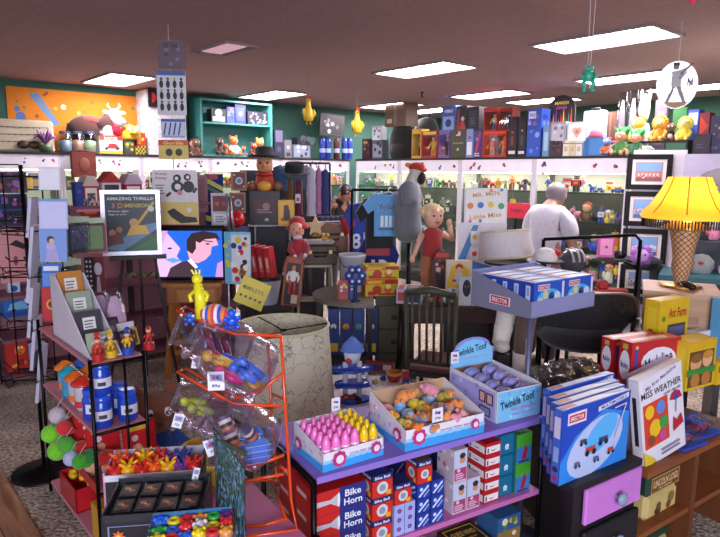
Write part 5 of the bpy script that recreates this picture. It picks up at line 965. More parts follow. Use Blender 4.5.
def hand(t, wrist, dirn, side, col):
 "palm, four fingers and a thumb in one mesh"
 w = Vector(wrist); d = Vector(dirn).normalized(); a = d.cross(Vector((0, 0, 1)));
 a = a.normalized() if a.length > .1 else Vector((1, 0, 0)); n = a.cross(d).normalized(); m = MB(); m.tube(col, [w, w + d * .04, w + d * .085], [.024, .036, .034], 10, flat=.55)
 for k, (o, l) in enumerate(((-.027, .06), (-.009, .072), (.009, .068), (.026, .052))): b = w + d * .08 + a * o; m.tube(col, [b, b + d * l * .5 - n * .004, b + d * l * .85 - n * .018, b + d * l - n * .03], [.009, .0085, .008, .006], 7)
 b = w + d * .03 - a * .032 * side; m.tube(col, [b, b - a * .03 * side + d * .02, b - a * .036 * side + d * .045], [.011, .010, .007], 7); m.build('hand', t)
def person(name, label, loc, rz, hgt, skin_col, shirt, trousers, hair, lean, arms, sleeve=.45, headdrop=0):
 t = thing(name, label, 'person', loc, rz); k = hgt / 1.72; L = lean
 def V(x, y, z): return Vector((x, y - max(0, z - .95) * L, z)) * k
 sh = 1.40; Hc = V(0, -.05 - headdrop * .6, 1.60 - headdrop)
 vs = [V(0, 0, .95), V(0, .01, 1.15), V(0, .01, 1.32), V(0, 0, 1.45), V(0, -.02 - headdrop * .3, 1.51 - headdrop * .4), Hc + Vector((0, 0, -.05)), Hc + Vector((0, .0, .07))]
 rs = [(.15, .11), (.135, .10), (.155, .105), (.09, .075), (.058, .058), (.075, .085), (.07, .08)]; es = [(0, 1), (1, 2), (2, 3), (3, 4), (4, 5), (5, 6)]
 ends = []
 for s, (el, wr) in zip((-1, 1), arms):
  b = len(vs); a = V(s * .165, 0, sh); e_, w_ = V(*el), V(*wr); vs += [a, e_, w_]; rs += [.05, .042, .03]; es += [(2, b), (b, b + 1), (b + 1, b + 2)]; ends.append((a, e_, w_, s))
  b = len(vs); vs += [V(s * .10, 0, .86), V(s * .11, -.02, .48), V(s * .11, .02, .09)]; rs += [.095, .065, .045]; es += [(0, b), (b, b + 1), (b + 1, b + 2)]
 skin('body', vs, es, [tuple(q * k for q in (r if hasattr(r, '__len__') else (r, r))) for r in rs], skin_col, t)
 tv = [V(0, 0, .74), V(0, 0, .92), V(0, .01, 1.14), V(0, .01, 1.30), V(0, 0, 1.45)]; te = [(0, 1), (1, 2), (2, 3), (3, 4)]; tr = [(.17, .14), (.16, .13), (.14, .12), (.14, .115), (.08, .07)]
 for a, e_, w_, s in ends: b = len(tv); tv += [a + Vector((-s * .03, 0, .005)), a + (e_ - a) * .25, a + (e_ - a) * sleeve * 1.6]; tr += [.074, .08, .076]; te += [(3, b), (b, b + 1), (b + 1, b + 2)]
 skin('shirt', tv, te, [tuple(q * k for q in (r if hasattr(r, '__len__') else (r, r))) for r in tr], shirt, t)
 pv = [V(0, 0, .96), V(0, 0, .9)]; pe = [(0, 1)]; pr = [(.165, .125), (.165, .125)]
 for s in (-1, 1): b = len(pv); pv += [V(s * .1, 0, .82), V(s * .11, -.02, .48), V(s * .11, .02, .1)]; pr += [.11, .085, .075]; pe += [(1, b), (b, b + 1), (b + 1, b + 2)]
 skin('trousers', pv, pe, [tuple(q * k for q in (r if hasattr(r, '__len__') else (r, r))) for r in pr], trousers, t)
 for s in (-1, 1): m = MB(); m.ell('#2a2426', (s * .11 * k, -.06 * k, .045 * k), (.05, .14, .045)); m.build('shoe', t)
 head_parts(t, Hc, .088 * k, skin_col, hair)
 for a, e_, w_, s in ends: hand(t, w_, (w_ - e_), s, skin_col)
 return t, Hc
p = D(541, 300, 5.15); p.z = 0
tp, Hc = person('person', 'person in a white t-shirt seen from behind, looking into the glass cases', p, 128 * PI / 180, 1.68, '#b98a78', '#e4dff0|fabric', '#3a3a48|fabric', '#8f868c', .12, (((-.23, -.06, 1.12), (-.18, -.28, 1.02)), ((.23, -.06, 1.12), (.18, -.28, 1.02))), .5, .06)
for c in tp.children:
 if c.name.startswith('shirt'): c['label'] = 'loose white t-shirt'
p = D(338, 300, 7.4); p.z = 0
person('person', 'person in a black t-shirt standing behind the brown case', p, 35 * PI / 180, 1.62, '#a87058', '#17161a|fabric', '#26262e|fabric', '#1f1512', .16, (((-.30, -.05, 1.12), (-.22, -.32, 1.02)), ((.32, -.06, 1.12), (.30, -.34, 1.06))), .45, .07)
TEE = [(-.5, 0), (.5, 0), (.5, .62), (.72, .52), (.9, .72), (.55, .98), (.2, 1.0), (.1, .95), (-.1, .95), (-.2, 1.0), (-.55, .98), (-.9, .72), (-.72, .52), (-.5, .62)]
def tee(name, label, px, y0, y1, wpx, d, col, rz, deco=None, trim=None):
 b = D(px, y1, d); h = D(px, y0, d).z - b.z; w = wpx * S(d) / 1.5; t = thing(name, label, 'shirt', b, rz, 'shirts on the clothes rack'); m = MB(); m.prism(col, [(x * w, z * h) for x, z in TEE], -.03, .03)
 f = Face(m, (-w * .5, -.031, 0), (w, 0, 0), (0, 0, h))
 if deco: deco(f)
 m.build('cloth', t)
 if trim:
  for s in (-1, 1): m = MB(); m.prism(trim, [(s * x * w, z * h) for x, z in ((.70, .5), (.92, .72), (.86, .77), (.64, .57))], -.034, .034); m.build('sleeve_trim', t)
 m = MB(); m.tube('#b8b8c0|metal', [(-w * .3, 0, h * .97), (0, 0, h * 1.03), (w * .3, 0, h * .97)], .006, 5); m.tube('#b8b8c0|metal', [(0, 0, h * 1.03), (0, 0, h * 1.1), (.02, 0, h * 1.13)], .005, 5); m.build('hanger', t)
tee('jersey', 'royal blue jersey with a white number eight', 361, 203, 263, 36, 5.7, '#1f3a98|fabric', .55, lambda f: f.text('8', .18, .38, .26, '#dcdce8').rect(.0, .62, .12, .72, '#c8283a').text('18', .68, .42, .2, '#dcdce8', .3), '#b02a3a')
tee('t_shirt', 'light blue t-shirt printed with white bottles', 388, 193, 236, 42, 5.3, '#6aa6dc|fabric', .05, lambda f: [f.text('Yellow', .5, .68, .13, '#e8e4d0', .8, .1), f.text('Yellow', .5, .685, .13, '#2a3a5a', .78, .1)] and [f.rect(.22 + k * .15, .22, .32 + k * .15, .48, '#dce8f0') for k in range(4)] and f.rect(.15, .15, .85, .19, '#2a3a5a'))
tee('jersey', 'navy and red jersey with white number below the blue t-shirt', 377, 238, 298, 36, 5.6, '#1c2a70|fabric', .1, lambda f: f.rect(0, .72, 1, .9, '#a02438').text('P', .72, .5, .3, '#dcdce8', .36).text('1', .3, .5, .3, '#dcdce8'))
tee('t_shirt', 'black t-shirt hanging behind the light blue one', 379, 198, 248, 40, 5.5, '#1a1a20|fabric', .15)
a, b = D(352, 190, 5.5), D(412, 187, 5.5); t = thing('clothes_rack', 'dark metal clothes rack carrying jerseys and t-shirts', 'clothes rack', Vector((a.x, 5.55, 0)), 0); L_n = b.x - a.x; m = MB(); m.tube('#25252b|metal', [(0, 0, a.z), (L_n, 0, a.z)], .013); m.build('bar', t)
for x in (0, L_n): m = MB(); m.tube('#25252b|metal', [(x, 0, 0), (x, 0, a.z)], .014); m.build('post', t); m = MB(); m.tube('#25252b|metal', [(x, -.22, .015), (x, .22, .015)], .014); m.build('foot', t)
# mannequin
dM = 5.15; p = D(408, 300, dM); p.z = 0; t = thing('mannequin', 'side-facing mannequin torso in a grey t-shirt and red bandana', 'mannequin', p, 80 * PI / 180); Z = lambda y: D(408, y, dM).z
zt3, zn = Z(172), Z(163)
vs = [(0, 0, Z(243)), (0, .02, Z(225)), (0, .02, Z(205)), (0, 0, Z(188)), (0, -.01, Z(178)), (0, -.04, Z(174)), (0, -.05, Z(165))]; skin('torso', vs, [(i, i + 1) for i in range(6)], [(.13, .11), (.125, .10), (.14, .10), (.12, .085), (.042, .042), (.052, .06), (.046, .055)], '#b8b0ac', t)
tv = [(0, 0, Z(244)), (0, .02, Z(222)), (0, .02, Z(204)), (0, 0, Z(189)), (.15, 0, Z(187)), (.22, -.03, Z(206)), (-.15, 0, Z(187)), (-.22, -.03, Z(206))]; skin('shirt', tv, [(0, 1), (1, 2), (2, 3), (3, 4), (4, 5), (3, 6), (6, 7)], [(.145, .145), (.135, .125), (.14, .12), (.10, .085), (.07, .07), (.085, .085), (.07, .07), (.085, .085)], '#70747e|fabric', t)
m = MB(); m.ell('#b02c24|fabric', (0, -.05, Z(167)), (.05, .07, .04), 14, 8); m.ell('#c8843a|fabric', (0, .02, Z(165)), (.03, .03, .02)); m.ell('#c04a30|fabric', (0, -.11, Z(170)), (.035, .03, .02)); m.build('bandana', t); m = MB(); m.ell('#1c181c|fabric', (0, -.09, Z(178)), (.038, .04, .055), 12, 8); m.build('beard', t)
m = MB(); m.tube('#2a2a30|metal', [(0, 0, Z(243)), (0, 0, .02)], .022); m.build('stand_pole', t); m = MB(); m.lathe('#2a2a30|metal', [(.12, 0), (.12, .015), (.03, .03)], 16); m.build('base', t)
dd = 4.3; zD = D(440, 300, dd).z; a, b = D(401, 300, 4.1), D(520, 300, 4.15); w = b.x - a.x
t = thing('desk', 'dark red-brown desk behind the slatted chair', 'desk', Vector(((a.x + b.x) / 2, 4.38, 0)), .04); DW = '#3a2020|wood|x'; m = MB(); m.bx(DW, w, .62, .035, z=zD - .035); m.build('desktop', t); m = MB(); m.bx(DW, w - .1, .54, .09, z=zD - .125); m.build('apron', t)
for sx in (-1, 1):
 for sy in (-1, 1): m = MB(); m.tube('#1a1416|wood', [(sx * (w / 2 - .06), sy * .26, zD - .12), (sx * (w / 2 - .03), sy * .28, 0)], [.03, .018], 6); m.build('leg', t)
# chair
dch = 3.84; f0 = D(437, 372, dch); t = thing('slat_chair', 'dark olive slat-back chair with a pink seat pad', 'chair', Vector((f0.x, dch, 0)), -.35); t.scale = (.74, 1, 1); OL = '#3f3f30|wood'; zs = .43; zb = D(428, 284, 3.8).z
m = MB(); m.bx(OL, .44, .42, .03, z=zs, bev=.008); m.build('seat', t); m = MB(); m.bx('#7a4a50|fabric', .40, .38, .03, z=zs + .03, bev=.012); m.build('seat_pad', t)
m = MB(); m.tube(OL, [(-.21, -.23, zb - .03), (0, -.255, zb), (.21, -.23, zb - .03)], [.022, .026, .022], 6); m.build('top_rail', t)
m = MB(); m.tube(OL, [(-.2, -.21, zs + .1), (.2, -.21, zs + .1)], .014, 6); m.build('lower_rail', t)
for s in (-1, 1): m = MB(); m.tube(OL, [(s * .2, -.19, 0), (s * .2, -.19, zs), (s * .21, -.235, zb - .03)], .02, 6); m.build('rear_leg', t); m = MB(); m.tube(OL, [(s * .2, .18, 0), (s * .2, .18, zs)], .02, 6); m.build('leg', t); m = MB(); m.tube(OL, [(s * .2, -.19, .2), (s * .2, .18, .2)], .012, 6); m.build('stretcher', t)
for k in range(6): x = -.15 + k * .06; m = MB(); m.tube(OL, [(x, -.21, zs + .1), (x * 1.04, -.24, zb - .02)], .012, 5); m.build('slat', t)
m = MB(); m.tube(OL, [(-.2, -.19, .26), (.2, -.19, .26)], .014, 6); m.build('stretcher', t)
# olive drawer unit
dn = 4.75; a, b = D(376, 300, dn), D(413, 300, dn); zN = D(345, 301, 4.55).z; w = b.x - a.x; t = thing('drawer_unit', 'olive green drawer unit beside the slatted chair', 'drawer unit', Vector(((a.x + b.x) / 2, dn + .125, 0)), .0); OV = '#4c4a36|paint'
m = MB(); m.bx(OV, w, .24, zN - .03, z=0); m.build('carcass', t); m = MB(); m.bx(OV, w, .26, .03, z=zN - .03); m.build('top_board', t)
for k in range(3): z = .06 + k * (zN - .12) / 3; m = MB(); m.bx('#54523c|paint', w - .04, .02, (zN - .16) / 3, y=-.13, z=z, bev=.006); o = m.build('drawer', t); m = MB(); m.ell('#2a2618', (0, -.15, z + (zN - .16) / 6), (.025, .02, .02)); m.build('knob', o)
# low oval-front shelf with items
dl = 4.55; zA = D(345, 301, dl).z; cx = D(362, 300, dl).x; t = thing('oval_shelf', 'low round-ended two-tier display shelf with a pale top', 'display shelf', Vector((cx, 4.85, 0)), .0)
ov = [(x, y) for x, y in arc(0, 0, .40, PI * .55, PI * 1.45, 14, .42)] + [(.09, -.41), (.09, .41)]
m = MB(); m.slab('#6f6a5c|paint', ov, zA - .03, zA); m.build('top_board', t); m = MB(); m.slab('#2a2422|wood', ov, .24, .27); m.build('lower_board', t); m = MB(); m.slab('#1f1a1a|paint', [(x * .92, y * .92) for x, y in ov], 0, .05); m.build('plinth', t)
for x, y in ((-.34, -.1), (-.34, .1), (.06, -.36), (.06, .36)): m = MB(); m.bx('#2a2422|wood', .035, .035, zA - .03, x=x, y=y); m.build('post', t)
def snoop(i): return lambda f: f.rect(.05, .05, .95, .95, ['#27408a', '#1f3a7a', '#27408a', '#1c3068'][i]).disc(.5, .62, .26, ['#e0e0e8', '#d89030', '#5a9a5a', '#d8d8e0'][i]).disc(.5, .58, .12, ['#2a2a34', '#c8402a', '#3a6ac0', '#b8404a'][i]).rect(.1, .08, .9, .26, ['#d8b83a', '#3a6ac0', '#c8d0e0', '#d8b83a'][i])
for i, (x0, x1) in enumerate(((328, 339), (340, 352), (353, 364.5), (365.5, 377))):
 a, b = D(x0, 338, 4.62), D(x1, 338, 4.62); h = D(x0, 309, 4.62).z - .271
 pbox('gift_box', ['leftmost blue toy box on the lower oval shelf', 'blue toy box with an orange disc on the lower oval shelf', 'blue toy box with a green disc on the lower oval shelf', 'rightmost dark blue toy box on the lower oval shelf'][i], 'box', ((a.x + b.x) / 2, 4.68, .271), 0, b.x - a.x, .1, h, '#22366e', snoop(i), group='blue toy boxes on the oval shelf')
for i, (px, y0, y1, wd, cl) in enumerate(((343, 281, 297, 10, '#b04a3a'), (353, 279, 298, 8, '#2a4a8a'), (347, 276, 291, 9, '#8a5a9a'))):
 sbox('toy_canister', ['red toy carton at the left on the oval shelf top', 'blue toy carton in front of the white tub', 'violet toy carton behind the red one on the oval shelf'][i], 'carton', px, y0, y1 + (1 if i == 2 else 2), wd, 4.62 + (.18 if i == 2 else 0), .07, cl, lambda f: f.blobs(5, ['#e0c060', '#d8d8e0', '#3a5a9a'], .16), rz=.1, group='toy cartons on the oval shelf').location.z = zA + .001
t = thing('tub', 'large white tub at the back of the oval shelf', 'tub', Vector((D(352, 290, 4.95).x, 4.95, zA + .001)), 0); r = 13 * S(4.95); h = D(352, 254, 4.95).z - zA; m = MB(); m.lathe('#c8c8d4|paint', [(r * .8, 0), (r, h), (r * 1.06, h), (r * 1.06, h - .02), (r * .95, h - .02)], 20, closed=False); m.lathe('#a8a8b4|paint', [(0, h * .9), (r * .96, h * .9)], 20, closed=False); m.build('tub_body', t); m = MB(); m.tube('#8a8a94|metal', [(-r, -.02, h * .9), (-r * .6, -r * .9, h * .7), (r * .6, -r * .9, h * .7), (r, -.02, h * .9)], .006, 5); m.build('handle', t)
t = thing('windmill_toy', 'dark blue toy with white star dots on the oval shelf', 'toy', Vector((D(355.5, 290, 4.5).x, 4.53, zA + .001)), 0); m = MB(); m.cyl('#1c2a5a', .012, .16); m.build('stem', t); m = MB(); [m.ell('#24408a', (math.cos(k * 1.05) * .05, 0, .2 + math.sin(k * 1.05) * .05), (.035, .015, .035), 8, 5) for k in range(6)]; [m.ell('#e8e8f0', (math.cos(k * 1.05) * .05, -.018, .2 + math.sin(k * 1.05) * .05), .012, 6, 4) for k in range(6)]; m.build('petals', t); m = MB(); m.cyl('#1c2a5a', .035, .012); m.build('base', t)
def yel(f): f.rect(0, .72, 1, 1, '#c8341f').rect(.05, .76, .6, .95, '#e8b820').disc(.35, .38, .14, '#c8341f').disc(.68, .4, .12, '#d86a2a').rect(.08, .05, .3, .3, '#b8281c').rect(.4, .05, .92, .18, '#c8341f').disc(.7, .58, .08, '#f0e0a0').lines(.5, .78, .95, .95, 2, '#7a2014')
b0 = sbox('game_box', 'big yellow and red game box, lower of two by the blue tee', 'box', 379, 287, 303, 33, 4.84, .20, '#d8b81c', yel, lambda f: f.rect(.1, .1, .9, .6, '#c8341f'), rz=.18, group='yellow game boxes'); b0.location.z = zA + .001
b1 = sbox('game_box', 'big yellow and red game box, upper of two by the blue tee', 'box', 380, 274, 286.4, 33, 4.85, .20, '#d8c028', yel, lambda f: f.rect(.1, .1, .9, .6, '#c8341f'), lambda f: f.lines(.1, .1, .9, .8, 4, '#8a6a14'), rz=.14, group='yellow game boxes')
b1.location.z = zA + .003 + (D(379, 287, 4.84).z - D(379, 303, 4.84).z)
sbox('toy_packet', 'blue packet standing before the jerseys beside the tub', 'packet', 368, 252, 275, 8, 4.9, .03, '#2a4a9a', lambda f: f.blobs(6, ['#6a90d0', '#d8d8e8'], .14), rz=.1).location.z = zA + .001
# red boxed game leaning at the foot
t = thing('game_box', 'red framed game box leaning near the drawer unit', 'box', D(378, 368, 4.15), -.25, rx=-.12); t.location.z = 0.02; w = 30 * S(4.15); h = .34
w = .21; m = MB(); m.box('#a01c1c', -w / 2, 0, 0, w / 2, .05, h); f = Face(m, (-w / 2, -.0005, 0), (w, 0, 0), (0, 0, h)); f.rect(.08, .06, .92, .8, '#7a6a6c').poly([(.12, .1), (.5, .1), (.85, .75), (.4, .75)], '#b8b0b0').line(.15, .2, .85, .7, .012, '#8a1c1c').line(.2, .75, .5, .15, .01, '#a02a2a').rect(.08, .84, .6, .95, '#2a3a7a').rect(.64, .84, .92, .95, '#d8d4d8'); m.build('carton', t)
# things on the desk
zq = zD + .002
p = D(431, 290, 4.45); p.z = zq; h = D(434, 204, 4.45).z - zq; t = thing('blonde_doll', 'large vintage blonde doll in a red top touching its hair', 'doll', p, .35); FL = '#d8a48c'
m = MB(); m.lathe('#9a3030|fabric', [(.09 * h, .40 * h), (.12 * h, .45 * h), (.11 * h, .6 * h), (.12 * h, .7 * h), (.05 * h, .75 * h)], 14, sy=.75)
for s in (-1, 1): m.tube('#a86a44|fabric', [(s * .055 * h, 0, .44 * h), (s * .07 * h, 0, .2 * h), (s * .07 * h, 0, .03 * h)], [.07 * h, .055 * h, .05 * h], 8)
m.build('body', t)
for s in (-1, 1): m = MB(); m.ell('#c8b8a8', (s * .07 * h, -.03, .02 * h), (.04 * h, .07 * h, .025 * h)); m.build('shoe', t)
m = MB(); m.tube(FL, [(-.12 * h, 0, .68 * h), (-.18 * h, -.02, .58 * h), (-.26 * h, -.06, .46 * h)], [.035 * h, .03 * h, .025 * h], 8); m.ell(FL, (-.28 * h, -.07, .43 * h), (.03 * h, .025 * h, .04 * h)); m.build('arm', t)
m = MB(); m.tube(FL, [(.12 * h, 0, .68 * h), (.2 * h, -.05, .62 * h), (.12 * h, -.11, .78 * h)], [.035 * h, .03 * h, .026 * h], 8); m.ell(FL, (.11 * h, -.11, .81 * h), (.03 * h, .025 * h, .04 * h)); m.build('arm', t)
m = MB(); m.tube(FL, [(0, 0, .73 * h), (0, 0, .8 * h)], .04 * h); m.ell(FL, (0, -.01, .86 * h), (.105 * h, .1 * h, .12 * h), 14, 10); m.ell(FL, (0, -.01 - .1 * h, .85 * h), .02 * h, 7, 5); [m.ell('#2a3a5a', (s * .04 * h, -.01 - .09 * h, .88 * h), .014 * h, 6, 4) for s in (-1, 1)]; m.ell('#b03a3a', (0, -.01 - .095 * h, .81 * h), (.03 * h, .01 * h, .01 * h), 7, 4); m.build('head', t)
m = MB(); m.ell('#d8bc8c|fabric', (0, .02, .91 * h), (.125 * h, .115 * h, .1 * h), 14, 9); [m.ell('#d8bc8c|fabric', (math.cos(a) * .1 * h, math.sin(a) * .08 * h + .02, .92 * h + .02 * math.sin(3 * a)), .05 * h, 8, 6) for a in (0, 1, 2, 3.14, 4, 5.3)]; m.build('hair', t)
sbox('comic_stack', 'red white and blue comic box lying on the desk left end', 'box', 410, 278, 292, 25, 4.25, .2, '#b8b4c4', lambda f: f.rect(.3, .1, .95, .9, '#23305a').rect(.05, .2, .3, .8, '#b8303a'), None, lambda f: f.rect(.35, .1, .95, .9, '#2a3a6a').rect(.05, .1, .3, .9, '#c83a3a').disc(.65, .5, .18, '#d8404a'), rz=-.15).location.z = zq
t = thing('blister_toy', 'round-topped dark red blister toy with red wheels on the desk', 'toy', D(441, 290, 4.3), .1); t.location.z = zq; h = D(441, 250, 4.3).z - zq; w = 22 * S(4.3)
o_ = [(-w / 2, .02), (w / 2, .02)] + [(x * w / 2, h * .6 + z * h * .4) for x, z in arc(0, 0, 1, 0, PI, 10)]; m = MB(); m.prism('#5a2a2c', o_, -.012, .012); f = Face(m, (-w / 2, -.0125, 0), (w, 0, 0), (0, 0, h)); f.disc(.5, .5, .3, '#201618', .3).blobs(7, ['#8a2a2a', '#3a1c1c', '#c8b0a0'], .1, .25, .3, .75, .8, 3).rect(.2, .86, .8, .95, '#b83a34'); m.build('backing_card', t)
for x in (-.25, .3): m = MB(); m.ell('#a82a2c|gloss', (x * w, -.03, .035), (.03, .025, .034)); m.build('wheel', t)
def dollp(f):
 f.poly([(.5, .98), (.85, .8), (.98, .4), (.98, .2), (.02, .2), (.05, .5), (.2, .85)], '#e0b830').disc(.5, .84, .15, '#a02a24', .08).disc(.5, .78, .11, '#e0b090', .07).poly([(.3, .45), (.7, .45), (.64, .7), (.36, .7)], '#c8ccd8').rect(.25, .5, .4, .56, '#c83a3a').rect(.08, .2, .92, .36, '#c8d4e8').rect(.02, 0, .98, .19, '#1f2a5a').lines(.1, .03, .9, .16, 2, '#d8c030').disc(.3, .3, .07, '#c8503a')
card('doll_pack', 'yellow doll pack with a red-haired girl print on the desk', 'package', 458, 249, 292, 26, 4.2, '#d8c8b0', dollp, .05, .03).location.z = zq
card('face_card', 'white card with a black face print at the desk edge', 'card', 467, 271, 300, 17, 4.12, '#d4dae4', lambda f: f.disc(.45, .6, .24, '#17161c', .3).disc(.36, .66, .05, '#6a6a74').disc(.54, .66, .05, '#6a6a74').poly([(.7, .02), (.95, .05), (.95, .3), (.8, .25)], '#b86a4a'), -.1, .02).location.z = zq
sbox('small_carton', 'small orange printed carton at the right desk end', 'carton', 473, 285, 300, 9, 4.15, .05, '#b86a3a', lambda f: f.rect(.2, .2, .8, .8, '#d8c0a0'), rz=-.1).location.z = zq
def mm(f):
 f.rect(.04, .03, .96, .97, '#e8e4e4').text('MR. MEN', .5, .83, .12, '#c89400', .62, .12).text('Little Miss', .5, .22, .13, '#c89000', .74, .12)
 for k, c in enumerate(['#d8762a', '#3a5ac0', '#e0c030', '#3a9a5a', '#c83a5a', '#8a4ab0', '#e08a3a', '#4a9ac8']): f.disc(.14 + (k % 4) * .24, .5 + .02 * (k % 3) + (.43 if k > 5 else 0) - (.46 if 3 < k < 6 else 0), .075 if k < 4 else .04, c)
t = thing('poster_board', 'tall white board with colourful round characters behind the desk', 'display board', D(484, 262, 4.75), -.06, rx=-.08); b_ = D(484, 262, 4.75); h1 = D(484, 188, 4.75).z - b_.z; w = 42 * S(4.75); hz = h1 * .52
m = MB(); m.box('#dcd8dc', -w / 2, -.01, hz, w / 2, .01, h1); f = Face(m, (-w / 2, -.0105, hz), (w, 0, 0), (0, 0, h1 - hz)); mm(f); m.build('header_card', t)
m = MB(); m.box('#d8d4dc', -w * .62, -.02, -.1, w * .5, -.0, hz * 1.03); f = Face(m, (-w * .62, -.0205, -.1), (w * 1.12, 0, 0), (0, 0, hz * 1.03 + .1)); f.poly([(0, 0), (0, .3), (.3, .95), (.42, .95), (.16, .3), (.9, .12), (.9, 0)], '#2a7ac8')
for k in range(6): f.rect(.25 + (k % 3) * .25, .28 + (k // 3) * .32, .43 + (k % 3) * .25, .52 + (k // 3) * .32, '#e8e6ea').disc(.34 + (k % 3) * .25, .4 + (k // 3) * .32, .055, ['#d83a3a', '#3a6ac8', '#c84a4a', '#d8c030', '#e0c83a', '#3a4ac0'][k]); f.k -= 2
f.k += 2; m.build('lower_panel', t)
m = MB(); m.box('#2a1f20|wood', -.3, .02, -b_.z, .3, .3, -.1); o = m.build('support_box', t)
sbox('red_sign', 'bright red sign board before the middle glass case', 'sign', 517, 203, 218, 24, 6.2, .02, '#c8203a', lambda f: f.text('Happy', .5, .5, .3, '#5a1020', .5), rz=-.3)
t = thing('sign_post', 'thin dark post under the bright red sign board', 'post', Vector((D(517, 203, 6.2).x, 6.22, 0)), 0); m = MB(); m.cyl('#26262c|metal', .012, D(517, 218, 6.2).z); m.build('post', t); m = MB(); m.cyl('#26262c|metal', .12, .012); m.build('base', t)
# tilted white drum shade, on a stand
def shade(name, label, c, r0, r1, h, col, rx, ry, seams=True):
 t = thing(name, label, 'lamp shade', c, .2, rx=rx, ry=ry); m = MB(); m.lathe(col, [(r0, 0), (r1, h)], 32, closed=False); m.lathe(col, [(r0 - .006, 0), (r1 - .006, h)], 32, closed=False); m.build('shade_cloth', t)
 for r, z in ((r0, 0), (r1, h)):
  m = MB(); m.tube('#c8c09a|fabric', [(math.cos(a * PI / 16) * r, math.sin(a * PI / 16) * r, z) for a in range(32)], .008, 6, True); m.build('trim_band', t)
 m = MB(); [m.tube('#2a2624|metal', [(0, 0, h - .03), (math.cos(a) * r1, math.sin(a) * r1, h)], .004, 5) for a in (0, 2.1, 4.2)]; m.tube('#2a2624|metal', [(math.cos(a) * .02, math.sin(a) * .02, h - .03) for a in (0, 1, 2, 3, 4, 5)], .004, 5, True); m.build('wire_spider', t); return t
c = D(507, 257, 4.3); r = 27 * S(4.3); shade('lamp_shade', 'white drum lamp shade standing behind the blue construction boxes', c, r, r * .86, 26 * S(4.3), '#d4ccd0|fabric', -.12, -.05)
t = thing('shade_stand', 'dark pedestal under the white drum lamp shade', 'pedestal', Vector((c.x, c.y, zq)), 0); m = MB(); m.cyl('#231b1c|wood', .05, c.z - zq - .045); m.build('post', t); m = MB(); m.cyl('#231b1c|wood', .13, .03); m.build('base', t); m = MB(); m.cyl('#231b1c|wood', .16, .015, z=c.z - zq - .045); m.build('top_plate', t)
# white and red cap on a block
c = D(545, 260, 3.9); t = thing('baseball_cap', 'white cap with a red front behind the blue construction boxes', 'cap', c, .6); m = MB(); m.lathe('#e0dcE0|fabric'.replace('E', 'e'), [(.075, 0), (.078, .03), (.06, .065), (.02, .08), (0, .08)], 16); m.build('crown', t); m = MB(); m.ell('#b81c28|fabric', (.045, -.03, .045), (.045, .05, .03)); m.build('front_panel', t); m = MB(); m.slab('#26262e|fabric', [(-.08, -.02), (-.08, -.07), (-.04, -.12), (.04, -.12), (.08, -.07), (.08, -.02)], -.012, .0); m.build('brim', t)
t = thing('cap_stand', 'thin dark stand holding the white and red cap', 'stand', Vector((c.x, c.y, 0)), 0); m = MB(); m.cyl('#2a2a30|metal', .012, c.z - .012); m.build('post', t); m = MB(); m.cyl('#2a2a30|metal', .13, .015); m.build('base', t); m = MB(); m.cyl('#2a2a30|metal', .06, .01, z=c.z - .013); m.build('top_plate', t)
# large veined lampshade on a low white board
zB = .42; def_ = D(283, 404, 3.25); zB = def_.z
pts = [G(232, 413, zB), G(330, 411, zB), G(412, 392, zB), G(410, 377, zB), G(345, 374, zB), G(222, 380, zB)]; cx = sum((q.x for q in pts)) / 6; cy = sum((q.y for q in pts)) / 6
t = thing('low_table', 'low table with a white papered top in the middle aisle', 'table', (cx, cy, 0), 0); m = MB(); m.slab('#cfcad2|paint', [(q.x - cx, q.y - cy) for q in pts], zB - .025, zB - .001); m.build('tabletop', t)
for q in (pts[0], pts[1], pts[2], pts[5]): m = MB(); m.bx('#3a342c|wood', .04, .04, zB - .025, x=(q.x - cx) * .85, y=(q.y - cy) * .85); m.build('leg', t)
m = MB(); m.bx('#4a4238|wood', .6, .3, .03, z=.08); m.build('lower_shelf', t)
c = D(284, 411, 3.2); c.z = zB + .008; r0 = 53 * S(3.2); r1 = 45.5 * S(3.28); shade('lamp_shade', 'large cream lamp shade with dark crackle veins on the low table', c, r0, r1, D(284, 330, 3.2).z - D(284, 411, 3.2).z, '#cdc4ae|vein', 0, 0)
# spiral slide toy
p = D(354, 391, 3.3); p.z = zB; h = D(345, 337, 3.3).z - zB; t = thing('slide_toy', 'blue and white toy slide tower on the low white table', 'toy', p, .2); BL, WT = '#2048b8|gloss', '#d0d4e4|gloss'
m = MB(); m.lathe(BL, [(.09, 0), (.1, .01), (.1, .02)], 14, (0, 0, .0), sy=.6); m.build('base', t)
for z, x, w in ((h * .26, -.0, .115), (h * .5, -.01, .12)): m = MB(); m.lathe(BL, [(w, 0), (w, .014), (w * .6, .018)], 16, (x, 0, z), sy=.6); m.build('platform', t)
for x in (-.05, .03): m = MB(); m.tube(WT, [(x, 0, .02), (x, 0, h * .62)], .016); m.build('column', t)
m = MB(); m.ell(WT, (-.01, 0, h * .74), (.05, .045, .06)); m.ell('#c03a3a', (-.035, -.03, h * .66), .018); m.build('tower_head', t); m = MB(); m.lathe('#5a7ac8|gloss', [(.07, h * .8), (.05, h * .9), (.012, h)], 12, (-.01, 0, 0)); m.build('roof', t)
m = MB()
for k in range(6): z = h * .5 - k * h * .075; m.box(WT, .05 + k * .014, -.06, z - .02, .064 + k * .014, -.01, z)
m.build('stairs', t)
t = thing('red_car', 'red toy car frame lying on the low white table', 'toy car', G(345, 403, zB), .3); m = MB(); m.tube('#b02a2a', [(-.09, 0, .02), (.09, 0, .02)], .008); m.tube('#b02a2a', [(-.05, -.04, .02), (0, 0, .05), (.05, .04, .02)], .007); m.build('frame', t)
for x in (-.07, .07): m = MB(); m.tube('#2a1c1c', [(x, -.05, .02), (x, .05, .02)], .016, 8); m.build('wheel', t)
